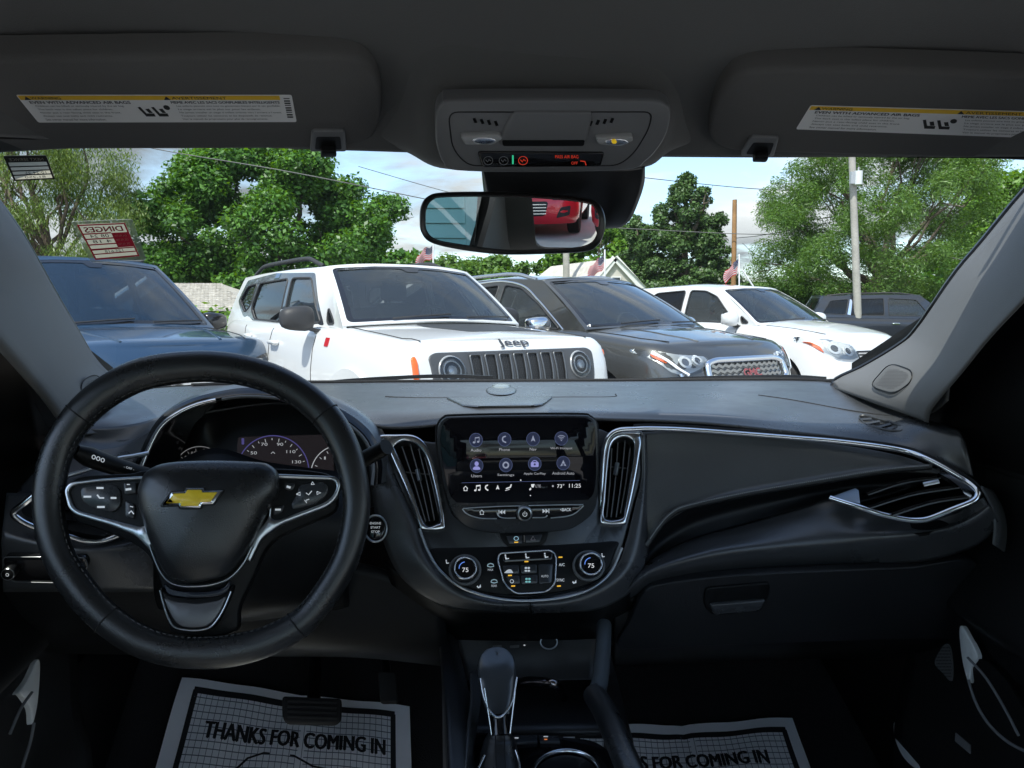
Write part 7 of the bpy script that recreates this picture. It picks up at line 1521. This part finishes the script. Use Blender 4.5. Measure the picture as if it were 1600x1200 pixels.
mk('console_side', [PX(945, 985, 1.12), PX(1010, 1240, .76), PX(1010, 1240, .76)-[0, 0, .4], PX(945, 985, 1.12)-[0, 0, .5]], [(0, 1, 2, 3)], CON, co, smooth=False)
loft('tray_back', [[(700, 985, 1.19), (820, 985, 1.20), (945, 985, 1.18)], [(715, 1030, 1.18), (820, 1030, 1.19), (935, 1030, 1.17)], [(725, 1072, 1.16), (820, 1072, 1.17), (930, 1072, 1.15)]], 16, 8, CON, co, thick=.01)
loft('tray_floor', [[(725, 1070, 1.165), (820, 1070, 1.175), (930, 1070, 1.15)], [(728, 1110, 1.04), (820, 1110, 1.05), (935, 1110, 1.03)], [(732, 1152, .93), (830, 1152, .93), (950, 1150, .92)]], 16, 8, CON, co, thick=.01)
plT = plane3((760, 1160, .90), (930, 1160, .90), (840, 1230, .80))
plate('console_top', smooth_poly([(732, 1152), (800, 1147), (870, 1150), (930, 1158), (965, 1190), (985, 1240), (720, 1240), (722, 1190)], 50), plT, -.02, 0, PIANO, co, bev=2, bevh=.003)
cr_ = [(a, b) for a, b in circ2(885, 1214, 52, 36, 44)]
sweep('cup_ring', [plT(a, b, .003) for a, b in cr_], strip_prof(.0025, .003), plT.n, CHROME, co, closed=True); plate('cup_well', circ2(885, 1214, 49, 33, 40), plT, -.002, .001, BLK, co)
plate('mode_key', rc([(802, 1152), (838, 1151), (840, 1162), (806, 1164)], 2), plT, 0, .003, SATIN, co, bev=1, bevh=.001); plate('mode_key', rc([(842, 1151), (872, 1153), (876, 1163), (843, 1162)], 2), plT, 0, .003, SATIN, co, bev=1, bevh=.001)
flat('key_mark', [[(804, 1156), (810, 1156), (810, 1158), (804, 1158)], [(849, 1154), (856, 1154), (856, 1155.5), (849, 1155.5)]], plT, .0034, PRINT, co); flat('key_led', [[(850, 1158.5), (855, 1158.5), (855, 1160), (850, 1160)]], plT, .0034, pmat('dim_orange', (.5, .15, .05), .5, emit=(.7, .2, .05), es=.3), co)
pl12 = plane3((840, 1003, 1.165), (875, 1003, 1.165), (857, 1020, 1.16))
sweep('socket_ring', [pl12(a, b, .004) for a, b in circ2(857, 1003, 13, 10.5, 30)], circ(.0013, 8), pl12.n, SATCH, co, closed=True); plate('socket_cap', circ2(857, 1003, 12, 9.5, 28), pl12, 0, .003, BLK, co)
for u, w in ((770, 14), (797, 14)): plate('usb_slot', rc([(u, 1009), (u+w, 1008), (u+w, 1011.5), (u, 1012.5)], 1), pl12, 0, .002, pmat('port_grey', (.09, .09, .09), .4), co)
flat('usb_light', [circ2(819, 1007.5, 1.6, 1.2, 8)], pl12, .0045, WLIT, co)
sweep('tray_bar', [PX(*p) for p in ((806, 1068, .94), (825, 1065, .97), (850, 1066, .99), (868, 1070, .98), (882, 1090, 1.02))], circ(.0065, 10, .006), camup, pmat('warm_chrome', (.40, .36, .36), .2, metal=1), co, n=20, cap=False)
loft('inner_arch', [[(735, 1050, 1.0), (738, 1090, .94), (733, 1140, .88), (728, 1200, .82)], [(745, 1045, 1.02), (752, 1090, .96), (745, 1140, .9), (738, 1200, .84)]], 16, 6, pmat('arch_grey', (.05, .052, .055), .3), co, thick=.004)
# gear shifter
sh_ = thing('gear_shifter', tuple(PX(780, 1190, .80)), 'tall gear shifter with a rounded black leather knob and chrome V trim', 'gear shifter')
ks = [(777, 1021.5, .935, .4, .3), (777, 1022, .934, 10, 1), (777, 1024, .932, 19, 1), (776, 1030, .928, 27, 1), (776, 1041, .922, 31.5, 1), (776, 1056, .914, 31, 1), (776.5, 1075, .903, 28, 1), (777.5, 1095, .892, 24, 1), (779, 1112, .882, 19, 1), (780, 1122, .876, 15, 1)]
V = []; K = crm([k[:4] for k in ks], 26); q = 22
for u, v, Y, r_ in K:
    p = PX(u, v, Y); rw_ = r_*Y/FOC; d = camup(p); up_ = np.array([0, -.45, 1.]); s_ = np.cross(up_/np.linalg.norm(up_), d); s_ /= np.linalg.norm(s_); f_ = np.cross(s_, up_/np.linalg.norm(up_))
    for j in range(q): a = 2*math.pi*j/q; V.append(p+s_*rw_*math.copysign(abs(math.cos(a))**.85, math.cos(a))+f_*rw_*.9*math.sin(a))
mk('knob', V, grid_faces(26, q, True)+[tuple(range(q))], pmat('knob_leather', (.05, .055, .06), .22, spec=.8, bump=.1, bscale=500, vdist=.0005), sh_, angle=180)
sweep('knob_trim', [PX(u, v, Y) for u, v, Y in ((751, 1060, .885), (756, 1088, .872), (766, 1112, .862), (778, 1121, .858), (791, 1113, .862), (802, 1090, .872), (808, 1058, .885))], strip_prof(.0016, .0016), camup, CHROME, sh_, n=60)
tube('stem', [PX(780, 1118, .875), PX(782, 1150, .86)], .013, PIANO, sh_, n=4, k=14)
for a, b in (((757, 1075), (768, 1148)), ((805, 1080), (797, 1146))): tube('stem_edge', [PX(*a, .872), PX(*b, .853)], .0011, CHROME, sh_, n=4)
sweep('boot', [PX(782, 1144, .865), PX(781, 1160, .862), PX(780, 1190, .85), PX(780, 1230, .83)], circ(.022, 14, .020), camup, LEATH, sh_, n=16, scale=list(np.interp(np.linspace(0, 1, 16), [0, .3, .6, 1], [.62, .9, 1.1, 1.45])))
for u0 in (774, 788): tube('boot_seam', [PX(u0, 1150, .835), PX(u0+1, 1185, .822), PX(u0+3, 1225, .80)], .0008, SEAMD, sh_, n=8, k=4)
tube('gate_edge', [PX(*p) for p in ((806, 1172, .83), (811, 1190, .82), (813, 1220, .80))], .0016, CHROME, sh_, n=8); tube('gate_edge', [PX(*p) for p in ((748, 1200, .83), (757, 1180, .84))], .0018, CHROME, sh_, n=4)

# paper floor mats
PAPER = pmat('paper_mat', (.88, .91, .95), .8, var=.05, vscale=6); INK = pmat('mat_ink', (.012, .013, .016), .8); GRIDL = pmat('mat_grid_ink', (.13, .17, .21), .8)
def mat_(corners, zf, border, letters, label, gridn, folds=0):
    """corners (photo) of the sheet on the sloping footwell floor: TL, TR, BR, BL"""
    P3 = [zf(*p) for p in corners]; TL, TR, BR, BL = P3
    t = thing('paper_mat', tuple((TL+BR)/2), label, 'floor mat'); nrm = np.cross(TR-TL, TL-BL); nrm /= np.linalg.norm(nrm); nrm = nrm if nrm[2] > 0 else -nrm
    def f(a, b, h=0):
        w = .003*math.sin(a*9+b*4)+.005*math.sin(b*7+1)*math.cos(a*5)+.002*math.sin(a*23+b*11)-.006*math.exp(-((a-.52)/.012)**2)*.5-.004*math.exp(-((b-.5)/.012)**2)*.5
        return (TL*(1-a)+TR*a)*(1-b)+(BL*(1-a)+BR*a)*b+nrm*(h+w)
    V = [f(a, b) for b in np.linspace(0, 1, 24) for a in np.linspace(0, 1, 30)]; s = mk('sheet', V, grid_faces(24, 30), PAPER, t, angle=180)
    for i in range(1, gridn):
        a = border[0]+(border[2]-border[0])*i/gridn; stroke('grid_line', [(a, b) for b in np.linspace(border[1], 1, 14)], .0022, f, .0006, GRIDL, s)
    for i in range(1, int(gridn*.8)):
        b = border[1]+(1-border[1])*i/(gridn*.8); stroke('grid_line', [(a, b) for a in np.linspace(border[0], border[2], 20)], .0022*2, f, .0006, GRIDL, s)
    stroke('border_line', [(a, border[1]) for a in np.linspace(border[0]-.008, border[2]+.008, 30)], border[3]*1.5, f, .0009, INK, s)
    for a in (border[0], border[2]): stroke('border_line', [(a, b) for b in np.linspace(border[1], 1, 14)], border[3], f, .0009, INK, s)
    text('mat_text', 'THANKS FOR COMING IN', letters[0], letters[1], letters[2], f, .0012, INK, s, bold=.0035)
    return t, f, s
flr = plane3((285, 1060, 1.46), (605, 1106, 1.44), (430, 1260, 1.285))
mL, fL, sL = mat_([(285, 1060), (640, 1104), (650, 1420), (175, 1420)], flr, (.075, .06, .925, .022), ((.52, .245), .74, .082), 'paper floor mat in the driver footwell under the steering wheel, brake pedal over its edge', 34)
flr2 = plane3((1000, 1130, 1.40), (1238, 1122, 1.38), (1120, 1260, 1.23))
for nm, P in (('toe_board_left', flr), ('toe_board_right', flr2)):
    c_ = [P(u, v, -.015) for u, v in (((100, 1000), (690, 1000), (700, 1500), (100, 1500)) if P is flr else ((950, 1000), (1450, 1000), (1450, 1500), (950, 1500)))]
    S(mk(nm, c_, [(0, 1, 2, 3)], CARPET, smooth=False))
mR, fR, sR = mat_([(880, 1137), (1238, 1122), (1348, 1420), (880, 1440)], flr2, (.06, .075, .945, .022), ((.47, .235), .74, .080), 'paper floor mat in the passenger footwell, partly hidden by the console', 34)
# car picture line art on the mat bottom
stroke('mat_drawing', [(.30, .42), (.34, .36), (.40, .33), (.52, .33), (.60, .38), (.70, .40), (.72, .46)], .01, fL, .0012, INK, sL)
# pedals
pd_ = thing('brake_pedal', tuple(PX(488, 1110, 1.28)), 'black rubber brake pedal over the edge of the driver paper mat', 'pedal')
plP = plane3((440, 1090, 1.29), (535, 1095, 1.29), (488, 1130, 1.26)); pb = plate('pedal_pad', rc([(441, 1088), (534, 1092), (533, 1124), (523, 1131), (448, 1129), (441, 1120)], 6), plP, -.012, .004, RUB, pd_, bev=3, bevh=.004)
for i in range(4): sweep('pedal_rib', [plP(450, 1096+i*8, .004), plP(526, 1099+i*8, .004)], strip_prof(.003, .002), plP.n, RUB, pb)
tube('pedal_arm', [PX(490, 1100, 1.31), PX(492, 1040, 1.40), PX(495, 1000, 1.46)], .012, BLK, pd_, n=8)
ap = thing('accelerator_pedal', tuple(PX(640, 1085, 1.45)), 'narrow black accelerator pedal hanging beside the console in the driver footwell', 'pedal')
plA = plane3((588, 1060, 1.36), (620, 1060, 1.36), (604, 1098, 1.33)); plate('pedal_pad', rc([(590, 1050), (618, 1050), (622, 1098), (594, 1098)], 6), plA, -.01, .004, RUB, ap, bev=2, bevh=.003); tube('pedal_arm', [PX(604, 1055, 1.37), PX(600, 1010, 1.44)], .009, BLK, ap, n=4)

# ================================================================== RED CARS BEHIND (reflected in the mirror)

RP = dict(W=.90, L=4.5, Rf=.60, n=2.6, zs=[(.1, .76), (0, .78), (-.3, .86), (-.9, .95), (-1.3, .98), (-4.0, 1.05), (-4.6, 1.05)], crown=[(0, .01), (-.3, .03), (-1.3, .05), (-4.4, .02)], wheels=(-.9, -3.6), arch=.38, rk=[(0, .05), (.3, 0), (.7, .02), (.9, .08), (1, .16)])
for X_, Y_, hd, lb in ((-2.75, -10.6, 84, 'red car behind the viewer, left one of two seen in the rear-view mirror'), (-.80, -10.0, 98, 'red car behind the viewer, right one of two seen in the rear-view mirror')):
    c_ = Car('red_car', X_, Y_, hd, lb, 'car', REDP, RP); c_.rtx = -3.4
    c_.cabin((-1.3, .76, 1.0), (-2.0, .60, 1.42), (-3.3, .58, 1.42), (-4.0, .7, 1.06), [(.2, .98), (-4.4, 1.06)], [[(-1.8, 1.03), (-2.2, 1.34), (-2.6, 1.37), (-2.6, 1.05)], [(-2.7, 1.05), (-2.7, 1.37), (-3.1, 1.34), (-3.4, 1.08)]])
    wrap_lamp(c_, dn([(.46, .62), (.64, .62), (.80, .70), (.86, .80), (.70, .78), (.50, .70)], .02, 4), None, None, [(.62, .68, .035), (.72, .72, .03)])
    gr = plate('grille', dn([(-.34, .36), (.34, .36), (.40, .60), (-.40, .60)], .06, 5), c_.front, -.03, .003, MESHM, c_.t, local=True, grid=.1)
    for z in (.40, .45, .50, .55): sweep('grille_bar', [c_.front(y, z, .006) for y in np.linspace(-.36, .36, 16)], [(-.006, -.006), (.006, -.006), (.006, .006), (-.006, .006)], (1, 0, 0), CHR, gr, local=True)
    for sg in (1, -1): plate('fog_intake', dn([(.52, .32), (.74, .36), (.76, .52), (.60, .50)], .03, 4), lambda a, b, h, sg=sg, c_=c_: c_.front(sg*a, b, h), -.02, .004, BLKM, c_.t, local=True, grid=.1)
tb = thing('workshop_building', (-7.1, -10.5, 0), 'teal sided workshop behind the viewer, seen at the left end of the rear-view mirror', 'building')
TEAL = pmat('teal_siding', (.22, .44, .42), .7, var=.06, vscale=1)
box('wall', (-7.1, -10.52, 2.0), (8, 4, 4.0), TEAL, tb)
for i in range(19): box('siding_board', (-7.1, -8.48, .12+i*.21), (8, .035, .19), TEAL, tb, rot=Matrix.Rotation(R(7), 3, 'X'))
